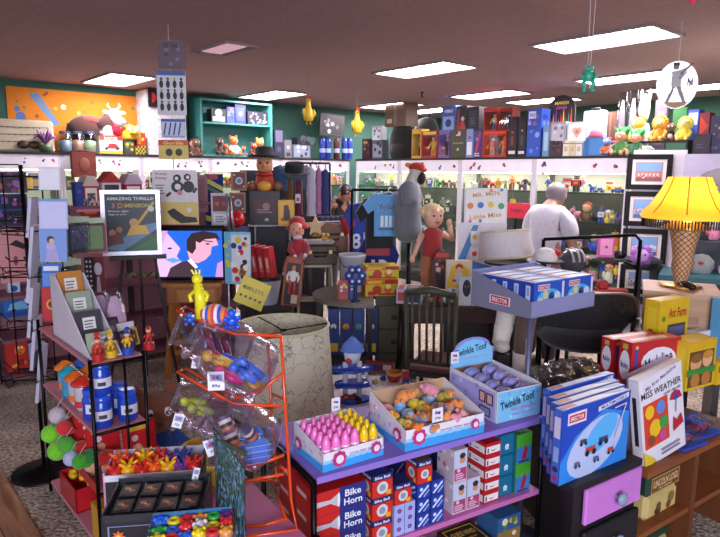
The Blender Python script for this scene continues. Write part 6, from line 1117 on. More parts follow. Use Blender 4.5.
sbox('toy_canister', 'tall red and blue printed tube on the low white table', 'tube', 405.5, 353, 384, 7, 3.3, .04, '#b02a30', lambda f: f.rect(.05, .35, .95, .8, '#27408a').disc(.5, .6, .3, '#d8b030').rect(.05, .08, .95, .25, '#27408a'), rz=.1).location.z = zB
sbox('toy_canister', 'thin dark striped tube beside the red and blue tube', 'tube', 413.5, 355, 383, 5, 3.32, .03, '#23304a', lambda f: [f.rect(.05, .1 + k * .2, .95, .2 + k * .2, ['#c8a03a', '#8a3a3a', '#3a7a5a', '#c8a03a'][k]) for k in range(4)], rz=.1).location.z = zB
p = G(394, 381, zB); t = thing('gold_pot', 'small red and gold pot on the low white table', 'pot', p, 0); m = MB(); m.lathe('#a8302a|gloss', [(.03, 0), (.045, .02), (.048, .05), (.04, .055)], 12); m.build('pot_body', t); m = MB(); m.lathe('#c8943a|gloss', [(.05, .045), (.051, .06), (.044, .06)], 12, closed=False); m.build('rim', t)
for i, (x, y, c_) in enumerate(((338, 352, '#c83a6a'), (375, 362, '#c8b42a'), (383, 372, '#2a4aa8'))):
 q = G(x, 388 - i * 4, zB); m = MB(); m.bx(c_, .04, .03, .02, bev=.006); m.cyl(c_, .008, .01, z=.02); m.cyl(c_, .008, .01, x=.012, z=.02); one(m, 'toy_brick', ['pink toy brick by the blue slide tower', 'yellow toy brick right of the blue slide tower', 'blue toy brick beside the red and gold pot'][i], 'toy brick', q, .4, 'loose toy bricks on the low table')
dP = 6.15; rzP = -.34
b_ = vplane(648, 300, EN, OFFR - .12); pc = D(648, 300, dP); t = thing('picture_board', 'tall white board carrying four framed prints', 'board', Vector((pc.x, dP, 0)), rzP); hB = D(648, 150, dP).z; wB = 44 * S(dP) / math.cos(rzP); m = MB(); m.bx('#e0dae6|paint', wB, .05, hB); m.build('board_panel', t); m = MB(); m.bx('#8a8490|paint', wB * 1.02, .07, .04); m.build('base', t)
nrm = Vector((math.sin(rzP), -math.cos(rzP), 0)); ax = Vector((math.cos(rzP), math.sin(rzP), 0))
def pic(k):
 def fn(f):
  f.rect(0, .55, 1, 1, '#7aa6d8').rect(0, 0, 1, .22, ['#8a4a4a', '#4a6a9a', '#3a5a9a', '#9a8a9a'][k]); f.poly([(0, .2), (1, .2), (1, .5), (.75, .6), (.7, .5), (.3, .55), (0, .48)], ['#c87a70', '#b8c0d0', '#d0d4e0', '#d8d0d4'][k])
  for j in range(6): f.rect(.06 + j * .15, .28, .13 + j * .15, .42, ['#e0c8c0', '#5a7ab0', '#8a9ac0', '#a84a5a'][k]); f.k -= 1
  f.k += 1; f.blobs(6, ['#a83a40', '#e8e4e8', '#3a4a7a'], .035, .05, .05, .95, .3, k)
 return fn
for k, (cx, y0, y1) in enumerate(((649, 156, 188), (646.5, 193, 225), (644, 230, 262), (641.5, 266, 293))):
 o = vplane(cx, (y0 + y1) / 2, -nrm, -pc.dot(nrm) - .045); w, h = 38 * S(dP) / math.cos(rzP), (y1 - y0 + 2) * S(dP); t = thing('framed_print', ['topmost black framed print of a pink seaside street', 'second framed print down, blue harbour view beside the lamp shade', 'third framed print down, white houses under blue sky', 'lowest framed print of a pale building'][k], 'framed print', o - Vector((0, 0, h / 2)), rzP, 'framed prints on the white board')
 m = MB(); e = .05
 for a in ((-w / 2, 0, w / 2, e), (-w / 2, h - e, w / 2, h), (-w / 2, e, -w / 2 + e, h - e), (w / 2 - e, e, w / 2, h - e)): m.box('#0c0a0d|matte', a[0], -.015, a[1], a[2], .012, a[3])
 m.build('frame', t); m = MB(); m.box('#e2d8d4', -w / 2 + e, -.006, e, w / 2 - e, .01, h - e); f = Face(m, (-w / 2 + e + w * .1, -.0065, e + h * .1), (w * .8 - 2 * e, 0, 0), (0, 0, h * .8 - 2 * e)); f.rect(-.04, -.04, 1.04, 1.04, '#a8847c'); pic(k)(f); m.build('print_sheet', t)
# arched cabinet
dA = 5.4; rzA = -.52; t = thing('arched_cabinet', 'lavender display cabinet with an arched lit opening', 'display cabinet', D(672, 300, dA), rzA); t.location.z = 0; hA = D(672, 154, dA).z; W_ = 1.35; LV = '#a89cb4|paint'
oz = D(690, 178, dA).z; m = MB(); cxa, ra = W_ * .52, W_ * .43; top = [(0, hA), (W_, hA), (W_, oz)] + [(cxa + ra * math.cos(a), oz + .13 * math.sin(a)) for a in [PI * i / 14 for i in range(15)]] + [(0, oz)]
m.prism(LV, top, 0, .03); m.build('arched_header', t)
for x in (0, W_ - .05): m = MB(); m.box(LV, x, .0, 0, x + .05, .45, oz); m.build('side_panel', t)
m = MB(); m.box('#5a5460|paint', 0, .43, 0, W_, .46, hA); m.build('back_panel', t); m = MB(); m.box('#fff4e0|emit|5', .15, .1, oz + .13, W_ - .15, .3, oz + .14); m.build('light_strip', t)
zc = D(680, 274, dA).z; m = MB(); m.box('#2d5a64|paint', -.12, -.12, zc - .05, W_, .44, zc); m.build('counter', t); m = MB(); m.box('#1c2a30|paint', -.08, -.06, 0, W_, .42, zc - .05); m.build('counter_base', t)
zsA = [D(700, 200, dA).z, D(700, 240, dA).z]
for z in zsA: m = MB(); m.box('#d8e8e8|pane', .05, .06, z - .008, W_ - .05, .42, z); m.box('#3a3a40', .05, .05, z - .012, W_ - .05, .06, z); m.build('glass_shelf', t)
RA = Matrix.Rotation(rzA, 3, 'Z'); q = random.Random(77); cnt = {}
for zi, z in enumerate(zsA):
 x = .12
 while x < .75:
  kd = q.choice(KINDS_[:2] + KINDS_[4:]); cl = q.choice(ALLC); h = q.uniform(.12, .2); c_ = cnt[(kd, cl, zi)] = cnt.get((kd, cl, zi), 0) + 1
  inst(get_fig(kd, cl, q), kd.replace(' ', '_'), '%s %s %s from the left on %s glass shelf of arched lavender cabinet' % (ORD[c_ - 1], cl, kd, ['upper', 'lower'][zi]), kd.split()[-1] if kd != 'action figure' else 'figurine', Vector(t.location) + RA @ Vector((x, .2, z + .002)), rzA, 'collectibles inside the arched cabinet', h); x += h * .75 + .02
for i, (x, z, r, cl, nm, lb) in enumerate(((.2, zc, .11, '#a8a4a4', 'bag', 'grey round clear bag at the left end of the teal counter'), (.62, zc, .13, '#8a9090', 'bag', 'large grey clear bag with red stitching on the teal counter'))):
 o = thing('round_bag', lb, 'bag', Vector(t.location) + RA @ Vector((x, .19, z)), rzA, 'clear bags on the teal counter'); m = MB(); m.lathe(cl + '|fabric', [(r * .7, 0), (r, r * .5), (r * .95, r), (r * .5, r * 1.5), (r * .1, r * 1.6)], 14, sy=.6); m.build('bag_body', o); m = MB(); m.ell('#b83a40', (0, -r * .6, r * .9), (r * .22, .01, r * .15)); m.build('stitched_patch', o); m = MB(); m.tube('#4a4a50', [(-r * .3, 0, r * 1.5), (0, 0, r * 1.9), (r * .3, 0, r * 1.5)], .01); m.build('handle', o)
for i, z in enumerate((.02, .16)): m = MB(); p_ = Vector(t.location) + RA @ Vector((.40, .02, zc + z)); m.prism('#b07ac0', [(math.cos(k * PI / 8) * .065, .07 + math.sin(k * PI / 8) * .065) for k in range(16)], -.015, .015); f = Face(m, (-.065, -.0155, .005), (.13, 0, 0), (0, 0, .13)); f.disc(.5, .5, .3, '#d8b8e0').disc(.5, .5, .12, '#5a3a7a'); one(m, 'purple_disc', ['lower purple round disc standing on the teal counter', 'upper purple round disc standing on the lower disc'][i], 'disc', p_ - Vector((0, 0, .018)), rzA, 'purple discs on the teal counter')
# goods in front of the case by the pictures
p = D(606, 255, 6.0); sbox('jewellery_box', 'pink square box with a clock face before the framed prints', 'box', 605, 236, 257, 15, 5.9, .08, '#b84a8a', lambda f: f.rect(.12, .12, .88, .88, '#d88ab8').disc(.5, .5, .1, '#8a2a5a'), rz=-.2)
t = thing('ledge_table', 'dark side table before the case beside the framed prints', 'table', D(607, 257, 5.95), -.2); zz = t.location.z; t.location.z = 0; m = MB(); m.bx('#1c181c|wood', .95, .3, .025, z=zz - .027); m.build('tabletop', t); m = MB(); m.bx('#1c181c|wood', .9, .28, .02, z=.45); m.build('lower_board', t)
for sx in (-1, 1): m = MB(); m.bx('#1c181c|wood', .03, .26, zz - .027, x=sx * .45); m.build('side_panel', t)
p = D(613, 277, 5.9); t = thing('toy_truck', 'red toy truck on the lower board of the dark side table', 'toy truck', Vector((p.x, 5.93, .471)), -.2); m = MB(); m.bx('#a82424', .3, .12, .06, z=.04); m.bx('#a82424', .1, .12, .08, x=-.08, z=.1, bev=.015); m.build('truck_body', t)
for x in (-.1, .1): m = MB(); m.tube('#161414', [(x, -.07, .035), (x, .07, .035)], .035, 10); m.build('wheel', t)
p = D(641, 265, 5.6); t = thing('flower_clock', 'purple flower-shaped clock on a dark stand before the prints', 'clock', p, -.2); m = MB(); [m.ell('#9a5ab0', (math.cos(k * .9) * .06, 0, .09 + math.sin(k * .9) * .06), (.045, .02, .045), 8, 6) for k in range(7)]; m.build('petals', t); m = MB(); m.ell('#c8a0d8', (0, -.015, .09), (.06, .02, .06)); [m.ell('#3a2050', (s * .02, -.035, .1), .01, 6, 4) for s in (-1, 1)]; m.build('dial', t); m = MB(); m.cyl('#1c181c', .012, p.z, z=-p.z); m.cyl('#1c181c', .14, .02, z=-p.z); m.cyl('#1c181c', .06, .015, z=-.01); m.build('stand', t)
p = D(625, 256, 5.8); m = MB(); m.bx('#1a1a1e|gloss', .1, .08, .06, bev=.01); m.tube('#2a2a30|metal', [(0, -.04, .03), (0, -.07, .03)], .022, 10); t = thing('camera_toy', 'small black camera right of the pink square box', 'camera', Vector((p.x, p.y + .12, zz + .0)), -.2); m.build('camera_body', t)
t = thing('striped_helmet', 'grey striped round helmet behind the blue construction boxes', 'helmet', D(572, 268, 4.5), .2); m = MB(); m.ell('#4a484e|gloss', (0, 0, .05), (.10, .1, .1), 16, 10); m.build('shell', t)
for x in (-.045, 0, .045): m = MB(); m.tube('#b8b4bc|gloss', [(x, math.sin(a) * -.098 * math.cos(x * 8), .05 + math.cos(a) * .098 * math.cos(x * 8)) for a in [-.3 + k * .3 for k in range(7)]], .008, 5); m.build('stripe', t)
m = MB(); m.cyl('#26242a', .1, .03, z=-.06); m.cyl('#26242a', .015, t.location.z - .06, z=-t.location.z); m.cyl('#26242a', .12, .02, z=-t.location.z); m.build('stand', t)
# black pipe frame
dF = 4.2; a, b, c = D(548, 238, dF), D(641, 235, dF), D(634, 345, dF); t = thing('pipe_frame', 'thin black pipe frame standing behind the blue construction boxes', 'frame', Vector((a.x, dF, 0)), 0); m = MB(); m.tube('#141316|metal', [(0, .1, a.z - .02), (b.x - a.x - .04, 0, b.z), (b.x - a.x, 0, b.z - .04), (b.x - a.x - .02, 0, 0)], .013); m.build('bent_pipe', t); m = MB(); m.tube('#141316|metal', [(0, .1, a.z - .02), (0, .1, 0)], .013); m.build('post', t); m = MB(); m.tube('#141316|metal', [(b.x - a.x - .02, -.25, .015), (b.x - a.x - .02, .25, .015)], .013); m.build('foot', t); m = MB(); m.tube('#141316|metal', [(b.x - a.x - .012, 0, D(636, 268, dF).z), (b.x - a.x - .1, 0, D(626, 262, dF).z)], .01); m.build('side_hook', t)
# wrapped black shell chair
dW = 3.25; p = D(588, 345, dW); t = thing('shell_chair', 'black upholstered shell chair wrapped in clear plastic', 'chair', Vector((p.x, dW + .12, 0)), -.1); zt_ = D(600, 292, dW).z; zb_ = D(588, 346, dW).z; R0 = .30
def shell(k, m, col):
 vs, fs = [], []; n, r = 20, 9
 for i in range(r + 1):
  for j in range(n + 1):
   u = -1 + 2 * j / n; v = i / r; a = u * 1.25; hh = zb_ + (zt_ - zb_) * (v ** .8) * (1 - .55 * abs(u) ** 4); rad = R0 * (.72 + .28 * v) * k
   vs.append((math.sin(a) * rad * 1.12, -math.cos(a) * rad + .14, hh))
 for i in range(r):
  for j in range(n): q = i * (n + 1) + j; fs.append((q, q + 1, q + n + 2, q + n + 1))
 m.add(vs, fs, col, True)
m = MB(); shell(1, m, '#1d1a20|fabric'); shell(.93, m, '#241f26|fabric'); m.build('shell_back', t); m = MB(); m.lathe('#1d1a20|fabric', [(0, zb_ - .02), (.2, zb_ - .02), (.25, zb_ + .03), (.2, zb_ + .08), (0, zb_ + .09)], 18, closed=False); m.build('seat', t)
m = MB(); m.tube('#b8b4b0|metal', [(math.sin(u * 1.25) * R0 * 1.13, -math.cos(u * 1.25) * R0 + .14, zb_ + (zt_ - zb_) * (1 - .55 * abs(u) ** 4)) for u in [-1 + .1 * k for k in range(21)]], .008, 6); m.build('piping', t)
m = MB(); shell(1.08, m, '#ffffff|film'); m.build('plastic_wrap', t)
for x, y in ((-.2, -.15), (.2, -.15), (-.2, .18), (.2, .18)): m = MB(); m.tube('#17151a|metal', [(x * .7, y * .7, zb_), (x, y, 0)], .012); m.build('leg', t)
# plastic heap in front of it
dH = 2.85; p = D(575, 382, dH); t = thing('wrapped_bundle', 'dark bundle under crumpled shiny plastic below the shell chair', 'bundle', Vector((p.x, dH + .1, p.z - .05)), .2); t.scale = (.85, .8, .6); q = random.Random(9); m = MB(); vs, fs = [], []; nx, ny = 22, 12
for lay, col, dz in ((0, '#201b20|fabric', 0), (1, '#f0f0f8|film', .012)):
 vs, fs = [], []
 for i in range(nx + 1):
  for j in range(ny + 1): u, v = i / nx * 2 - 1, j / ny * 2 - 1; e = max(0, 1 - u * u) * max(0, 1 - v * v); vs.append((u * .26, v * .2, (.20 * e ** .6 * (1 + .3 * u) + q.uniform(-.012, .012) * (1 + lay)) + dz))
 for i in range(nx):
  for j in range(ny): k = i * (ny + 1) + j; fs.append((k, k + ny + 1, k + ny + 2, k + 1))
 m = MB(); m.add(vs, fs, col, True); m.build('dark_cloth' if lay == 0 else 'plastic_sheet', t)
zH = p.z - .05; t = thing('bundle_crate', 'low dark crate carrying the plastic covered bundle', 'crate', Vector((p.x, dH + .1, 0)), .2); m = MB(); m.bx('#3a2e26|wood', .40, .32, zH); m.build('crate_body', t); m = MB(); m.bx('#4a3a2e|wood', .42, .34, .03, z=zH - .032); m.build('rim', t)
# two display legs
for i, (x0, y0, x1, y1, d, kc, lb) in enumerate(((508, 305, 500, 346, 3.3, '#cfc6bc|fabric', 'white stockinged display leg in the centre under the tray'), (527, 312, 519, 381, 3.2, '#5a4438|fabric', 'brown display leg with a white sock under the tray'))):
 a, b = D(x0, y0, d), D(x1, y1, d); t = thing('stocking_form', lb, 'display leg', Vector((b.x, d, b.z)), 0, 'display legs beside the tray post'); A = a - b; up = A.normalized(); rr = 9 * S(d)
 m = MB(); m.tube(kc, [up * .06, up * A.length * .5, up * (A.length + .01)], [rr * .85, rr * 1.05, rr * 1.15], 12); m.build('leg_form', t); m = MB(); m.tube('#d8cec4|fabric', [(0, 0, .01), up * (A.length * .22), up * (A.length * (.42 if i else .5))], [rr * .98, rr * 1.0, rr * 1.1], 12); m.ell('#d8cec4|fabric', (0, -.04, .012), (rr * .9, rr * 1.3, rr * .7)); m.build('sock', t); m = MB(); m.box('#2a2220|wood', -.035, -.09, -b.z, .035, .09, -.025); m.build('block', t)
# leg lamp on a tan crate
dL = 3.15; zX = D(684, 288, dL).z; p = D(684, 300, dL); t = thing('wooden_crate', 'pale tan wooden crate carrying the lamp', 'crate', Vector((p.x + .0, dL + .05, zX - .22)), -.42); w = .34; m = MB(); m.bx('#b08a6a|wood|x', w, .34, .19); f = m.faces(w, .34, .19)[0]; f.rect(.25, .3, .75, .5, '#9a7458'); m.build('crate_body', t); m = MB(); m.bx('#b8947a|wood|x', w + .02, .36, .025, z=.191); m.build('lid', t)
zX = zX - .22 + .217
t = thing('leg_lamp', 'table lamp with a yellow fringed shade on a stockinged leg base', 'lamp', Vector((D(686, 288, dL).x, dL + .06, zX)), .1); zs0 = D(683, 219, dL).z - zX; zs1 = D(683, 177, dL).z - zX; rb = 41 * S(dL); rt = 19 * S(dL)
m = MB(); hL = zs0; pr = [(0, .0, .036), (.0, .06, .034), (-.003, .18, .048), (.0, .3, .062), (.004, .42, .060), (0, .56, .066), (.0, .78, .085), (.0, .95, .088)]
pts = [(x * 1, 0, z * hL) for x, z, r in pr]
LGM = bpy.data.materials.new('mat_fishnet'); LGM.use_nodes = True; nt = LGM.node_tree; b = nt.nodes['Principled BSDF']; tc = nt.nodes.new('ShaderNodeTexCoord'); sep = nt.nodes.new('ShaderNodeSeparateXYZ'); at = nt.nodes.new('ShaderNodeMath'); at.operation = 'ARCTAN2'
L = nt.links; L.new(tc.outputs['Object'], sep.inputs[0]); L.new(sep.outputs[1], at.inputs[0]); L.new(sep.outputs[0], at.inputs[1])
def mth(op, a, bb):
 n = nt.nodes.new('ShaderNodeMath'); n.operation = op
 for i, v in enumerate((a, bb)):
  if isinstance(v, (int, float)): n.inputs[i].default_value = v
  else: L.new(v, n.inputs[i])
 return n.outputs[0]
ua = mth('MULTIPLY', at.outputs[0], 6); uz = mth('MULTIPLY', sep.outputs[2], 105)
s1 = mth('ABSOLUTE', mth('SINE', mth('ADD', ua, uz), 0), 0); s2 = mth('ABSOLUTE', mth('SINE', mth('SUBTRACT', ua, uz), 0), 0); mn = mth('GREATER_THAN', mth('MINIMUM', s1, s2), .27)
mx = nt.nodes.new('ShaderNodeMix'); mx.data_type = 'RGBA'; L.new(mn, mx.inputs[0]); mx.inputs[6].default_value = (*lin('#2a1a14'), 1); mx.inputs[7].default_value = (*lin('#c89a72'), 1); L.new(mx.outputs[2], b.inputs['Base Color']); b.inputs['Roughness'].default_value = .4
m.tube(LGM, pts, [r * .84 for x, z, r in pr], 20); m.build('stocking_leg', t)
m = MB(); m.ell('#17141a|gloss', (0, -.05, .015), (.032, .075, .022), 12, 8); m.tube('#17141a|gloss', [(0, .03, .03), (0, .035, 0)], [.02, .008]); m.build('shoe', t); m = MB(); m.lathe('#b8924a|metal', [(.10, 0), (.105, .008), (.06, .012)], 20, (0, 0, -.0)); m.build('base', t)
m = MB(); n = 48; sc = []; prf = [(rb, zs0, 1), (rb * 1.0, zs0 + .03, 1), (rb * .80, zs0 + (zs1 - zs0) * .35, 0), (rb * .6, zs0 + (zs1 - zs0) * .68, 0), (rt, zs1, 0)]; vs = [(math.cos(2 * PI * i / n) * r * (1 + .02 * abs(math.sin(4 * 2 * PI * i / n))), math.sin(2 * PI * i / n) * r * (1 + .02 * abs(math.sin(4 * 2 * PI * i / n))), z) for r, z, _ in prf for i in range(n)]
SHM = '#e6b03a|shade'
sm = bpy.data.materials.new('mat_shade'); sm.use_nodes = True; b = sm.node_tree.nodes['Principled BSDF']; nz = sm.node_tree.nodes.new('ShaderNodeTexNoise'); nz.inputs['Scale'].default_value = 60; rp = sm.node_tree.nodes.new('ShaderNodeValToRGB'); rp.color_ramp.elements[0].color = (*lin('#d29a28'), 1); rp.color_ramp.elements[1].color = (*lin('#eebb48'), 1); sm.node_tree.links.new(nz.outputs[0], rp.inputs[0]); sm.node_tree.links.new(rp.outputs[0], b.inputs['Base Color']); tr = sm.node_tree.nodes.new('ShaderNodeBsdfTranslucent'); sm.node_tree.links.new(rp.outputs[0], tr.inputs[0]); ms = sm.node_tree.nodes.new('ShaderNodeMixShader'); ms.inputs[0].default_value = .55; sm.node_tree.links.new(b.outputs[0], ms.inputs[1]); sm.node_tree.links.new(tr.outputs[0], ms.inputs[2]); sm.node_tree.links.new(ms.outputs[0], sm.node_tree.nodes['Material Output'].inputs[0])
m.add(vs, [(k * n + i, k * n + (i + 1) % n, (k + 1) * n + (i + 1) % n, (k + 1) * n + i) for k in range(4) for i in range(n)], sm, True); so = m.build('lamp_shade', t)
m = MB();
for i in range(90): a = 2 * PI * i / 90; m.tube('#1c1416|fabric', [(math.cos(a) * rb * .99, math.sin(a) * rb * .99, zs0), (math.cos(a) * rb * .98, math.sin(a) * rb * .98, zs0 - .045)], .004, 4)
m.build('fringe', so)
m = MB(); [m.tube('#c08a24|fabric', [(math.cos(a) * r * 1.012, math.sin(a) * r * 1.012, z) for r, z, _ in prf[1:]], .004, 5) for a in [2 * PI * k / 8 + .2 for k in range(8)]]; m.build('seam', so)
m = MB(); m.ell('#fff0c0|emit|8', (0, -.05, zs0 + .04), .028, 10, 8); m.build('bulb', t); m = MB(); m.lathe('#c8a04a|metal', [(.11, zs0 - .06), (.12, zs0 - .05), (.05, zs0 - .01), (.02, zs0 + .02)], 18); m.build('collar', t)
lt = bpy.data.lights.new('lamp_bulb_light', 'POINT'); lt.energy = 2.2; lt.color = (1, .72, .35); lt.shadow_soft_size = .03; lo = bpy.data.objects.new('lamp_bulb_light', lt); COL.objects.link(lo); lo.location = Vector(t.location) + Vector((0, -.02, zs0 + .10))
A_ = G(90, 365, .9); B_ = G(148, 357, .9); C_ = G(40, 327, .9); wR = max(.2, (B_ - A_).dot(EN)); lR = (C_ - A_).dot(-ER); LV_ = [.06, .33, .60, .90]
t = thing('shelf_rack', 'narrow black framed rack with four pink shelves at the front left', 'shelf rack', Vector((A_.x, A_.y, 0)), RL); K2 = '#161418|metal'
for x in (0, wR):
 for y in (0, lR): m = MB(); m.tube(K2, [(x, y, 0), (x, y, .92 if y == 0 else .94)], .0085, 8); m.build('post', t)
m = MB(); m.tube(K2, [(wR * .62, 0, .03), (wR * .62, 0, .9)], .006, 6); m.build('front_bar', t)
for z in LV_:
 m = MB(); m.box('#c07a86|paint', 0, 0, z - .016, wR, lR, z, .004); m.build('shelf_board', t); [(lambda m: (m.tube(K2, [(0, y, z - .008), (wR, y, z - .008)], .007, 6), m.build('edge_bar', t)))(MB()) for y in (0, lR)]
m = MB(); m.box('#c03038|gloss', -.008, 0, .33, -.003, lR, .37); m.build('price_rail', t)
RLM = Matrix.Rotation(RL, 3, 'Z')
def rk(x, y, z): return Vector((A_.x, A_.y, 0)) + RLM @ Vector((x, y, z))
t = thing('card_stand', 'white stepped card stand on the top pink shelf', 'display stand', rk(0, 0, .901), RL)
for x in (.02, .15): m = MB(); m.add([(x, .06, 0), (x, .60, 0), (x, .60, .30), (x, .52, .30)] + [(x + .006, .06, 0), (x + .006, .60, 0), (x + .006, .60, .30), (x + .006, .52, .30)], [(0, 1, 2, 3), (7, 6, 5, 4), (0, 4, 5, 1), (1, 5, 6, 2), (2, 6, 7, 3), (3, 7, 4, 0)], '#d4cfdc'); m.build('slanted_panel', t)
m = MB(); m.box('#d4cfdc', .02, .06, 0, .156, .60, .006); m.box('#c8c2d0', .02, .594, 0, .156, .60, .30); m.build('tray_base', t)
for i, (x, y, z, w, h, cl, lb) in enumerate(((.03, .49, .19, .11, .13, '#b8762a', 'orange card pack at the top step of the white card stand'), (.03, .37, .12, .11, .12, '#8a9a8a', 'grey green card pack on the second step of the white card stand'), (.03, .25, .05, .11, .12, '#3a3444', 'dark card pack on the third step of the white card stand'), (.03, .12, .008, .11, .09, '#9aa88a', 'pale green card pack on the lowest step of the white card stand'))):
 m = MB(); m.bx(cl, w, .012, h, x=w / 2); f = Face(m, (0, -.0065, 0), (w, 0, 0), (0, 0, h)); f.rect(.25, .3, .75, .75, '#d8d4d0').lines(.3, .36, .7, .7, 3, '#5a5a5a', .4); one(m, 'card_pack', lb, 'card pack', rk(x + .002, y, .901 + z), RL, 'card packs in the white stand', rx=-.3)
for i, (x, y, w, h, cl, lb) in enumerate(((.165, .10, .07, .09, '#1f1c24', 'black card pack leaning before the white card stand'), (.215, .16, .06, .08, '#b8a040', 'yellow card pack leaning beside the black one'), (.17, .30, .075, .11, '#2a2830', 'dark glossy card pack halfway along the white card stand'), (.215, .24, .08, .09, '#c8c4d4', 'white card pack leaning at the right of the top shelf'))):
 m = MB(); m.bx(cl, w, .012, h, x=w / 2); f = Face(m, (0, -.0065, 0), (w, 0, 0), (0, 0, h)); f.rect(.12, .1, .88, .85, ['#5a5464', '#5a5020', '#4a4654', '#e0dce8'][i]).disc(.5, .5, .2, ['#a8a4b0', '#d8c878', '#8a8694', '#b8b4c0'][i]); one(m, 'card_pack', lb, 'card pack', rk(x, y, .902), RL + .15, 'loose card packs on the top pink shelf', rx=-.35)
for i, (x, y, cl) in enumerate(((.20, .40, '#a88aa8'), (.245, .34, '#c0a0b8'))):
 t = thing('toy_bag', ['dusky violet wrapped bag behind the wooden figures', 'pale pink wrapped bag with a yellow edge on the top shelf'][i], 'bag', rk(x, y, .902), RL, 'wrapped bags on the top pink shelf', rx=-.25); m = MB(); m.lathe(cl + '|fabric', [(.03, 0), (.045, .04), (.04, .14), (.015, .2)], 10, sy=.5); m.build('contents', t); m = MB(); m.lathe('#f0f0f4|film', [(.04, 0), (.052, .05), (.046, .15), (.03, .22)], 12, sy=.55); m.build('clear_wrap', t)
def woodie(x, y, c1, c2, label):
 t = thing('wooden_figure', label, 'wooden figure', rk(x, y, .901), RL, 'painted wooden push figures'); m = MB(); m.cyl(c1, .024, .03, n=16); m.build('base', t); m = MB(); m.ell(c2, (0, 0, .062), (.014, .012, .016)); m.ell('#e0b080', (0, 0, .088), .012); m.lathe(c1, [(.014, .094), (.01, .104), (0, .108)], 10); [m.tube(c2, [(s * .008, 0, .03), (s * .01, 0, .052)], .005) for s in (-1, 1)]; [m.tube(c2, [(s * .014, 0, .07), (s * .024, -.004, .056)], .004) for s in (-1, 1)]; m.build('body', t)
for a in ((.045, .035, '#b81c24', '#c83a30', 'red wooden figure at the left front corner of the top shelf'), (.105, .055, '#d8b020', '#d8a830', 'yellow wooden figure second from the left'), (.175, .05, '#1f48b0', '#d8b020', 'blue wooden figure with yellow body'), (.275, .06, '#b81c24', '#b82a24', 'red wooden figure alone at the right end'), (.065, .10, '#c03028', '#d0c8c0', 'red and white wooden figure behind the front red one'), (.125, .12, '#d0b030', '#2a50a8', 'yellow and blue wooden figure behind the front yellow one'), (.2, .11, '#2448b0', '#b8302a', 'blue headed wooden figure behind the front blue one')): woodie(*a)
def jug(x, y, z, label):
 t = thing('blue_jar', label, 'jar', rk(x, y, z), RL, 'blue plastic jars on the pink rack'); m = MB(); m.lathe('#1c44b8|gloss', [(.036, 0), (.042, .006), (.042, .095), (.034, .11), (.034, .118)], 20); m.build('jar_body', t)
 m = MB(); m.lathe('#2450c8|gloss', [(.038, .117), (.038, .138), (.03, .142)], 20); m.build('lid', t); m = MB(); vs = [(math.cos(a) * .0426, math.sin(a) * .0426, z_) for z_ in (.035, .078) for a in [-2.6 + .13 * k for k in range(17)]]; m.add(vs, [(k, k + 1, k + 18, k + 17) for k in range(16)], '#d4d4e4', True); m.add([(v[0] * 1.006, v[1] * 1.006, v[2] * .4 + .03) for v in vs], [(k, k + 1, k + 18, k + 17) for k in range(3, 9)], '#3a3a48', True); m.build('paper_label', t)
zj = .601
jug(.055, .06, zj, 'blue jar at the front left, carrying another jar'); jug(.165, .06, zj, 'blue jar at the front right of the second shelf'); jug(.05, .17, zj, 'blue jar behind the stacked pair at left'); jug(.06, .065, zj + .144, 'blue jar on top of the front left jar'); jug(.17, .16, zj, 'blue jar behind the front right jar')
for i, (x, y, c1, c2, lb) in enumerate(((.05, .30, '#c83028', '#b8b4c0', 'red capped clear toy beside the blue jars'), (.05, .40, '#d86a20', '#a8b0c0', 'orange capped clear toy on the second shelf'), (.13, .46, '#d87a2a', '#8a9ab0', 'orange capped clear toy at the back right'), (.05, .50, '#2a9ab0', '#3a8ac0', 'teal capped blue toy on the second shelf'), (.06, .60, '#e07a28', '#7a90b8', 'orange capped pale blue toy near the far end'), (.14, .34, '#c8281f', '#c8a0a8', 'red capped pink toy behind the red one'), (.14, .60, '#2a6ac0', '#3a8ad0', 'blue toy at the far end of the second shelf'))):
 t = thing('spinning_top', lb, 'toy', rk(x, y, zj), RL, 'capped toys on the second pink shelf'); m = MB(); m.lathe(c2 + '|gloss', [(.025, 0), (.036, .02), (.036, .10), (.03, .12)], 14); m.build('toy_body', t); m = MB(); m.lathe(c1 + '|gloss', [(.05, .12), (.052, .13), (.03, .145), (.012, .16)], 14); m.build('cap', t); m = MB(); m.lathe(c1, [(.037, .02), (.037, .05)], 14, closed=False); m.build('band', t)
for i, (x, y, z, r, cl, lb) in enumerate(((-.06, .36, .41, .045, '#6cc01c', 'lower lime green plush ball hanging at the rack side'), (-.07, .42, .475, .042, '#74c824', 'upper lime green plush ball hanging at the rack side'), (-.035, .30, .45, .04, '#4aa030', 'dark green plush shoe between the lime balls and rack'), (-.03, .26, .40, .035, '#a8b0d0', 'pale blue plush piece hanging at the rack side'), (-.03, .34, .52, .035, '#c82a2a', 'red and white plush shoe hanging above the green one'), (-.03, .44, .55, .04, '#b8b0b8', 'grey white plush piece highest at the rack side'), (-.02, .16, .42, .035, '#3a9a2a', 'green plush paw hanging near the red cards'))):
 t = thing('plush_ball', lb, 'plush toy', rk(x, y, z), RL, 'plush pieces hanging on the rack side'); m = MB(); m.ell(cl + '|plush', (0, 0, 0), (r, r, r), 16, 10); m.build('plush_body', t); m = MB(); m.ell(cl + '|plush', (r * .7, -.01, -r * .5), (r * .6, r * .5, r * .4)); m.build('paw', t); m = MB(); m.tube('#d8d4d8', [(0, 0, r), (.03, 0, r + .04)], .001, 4); m.build('cord', t)
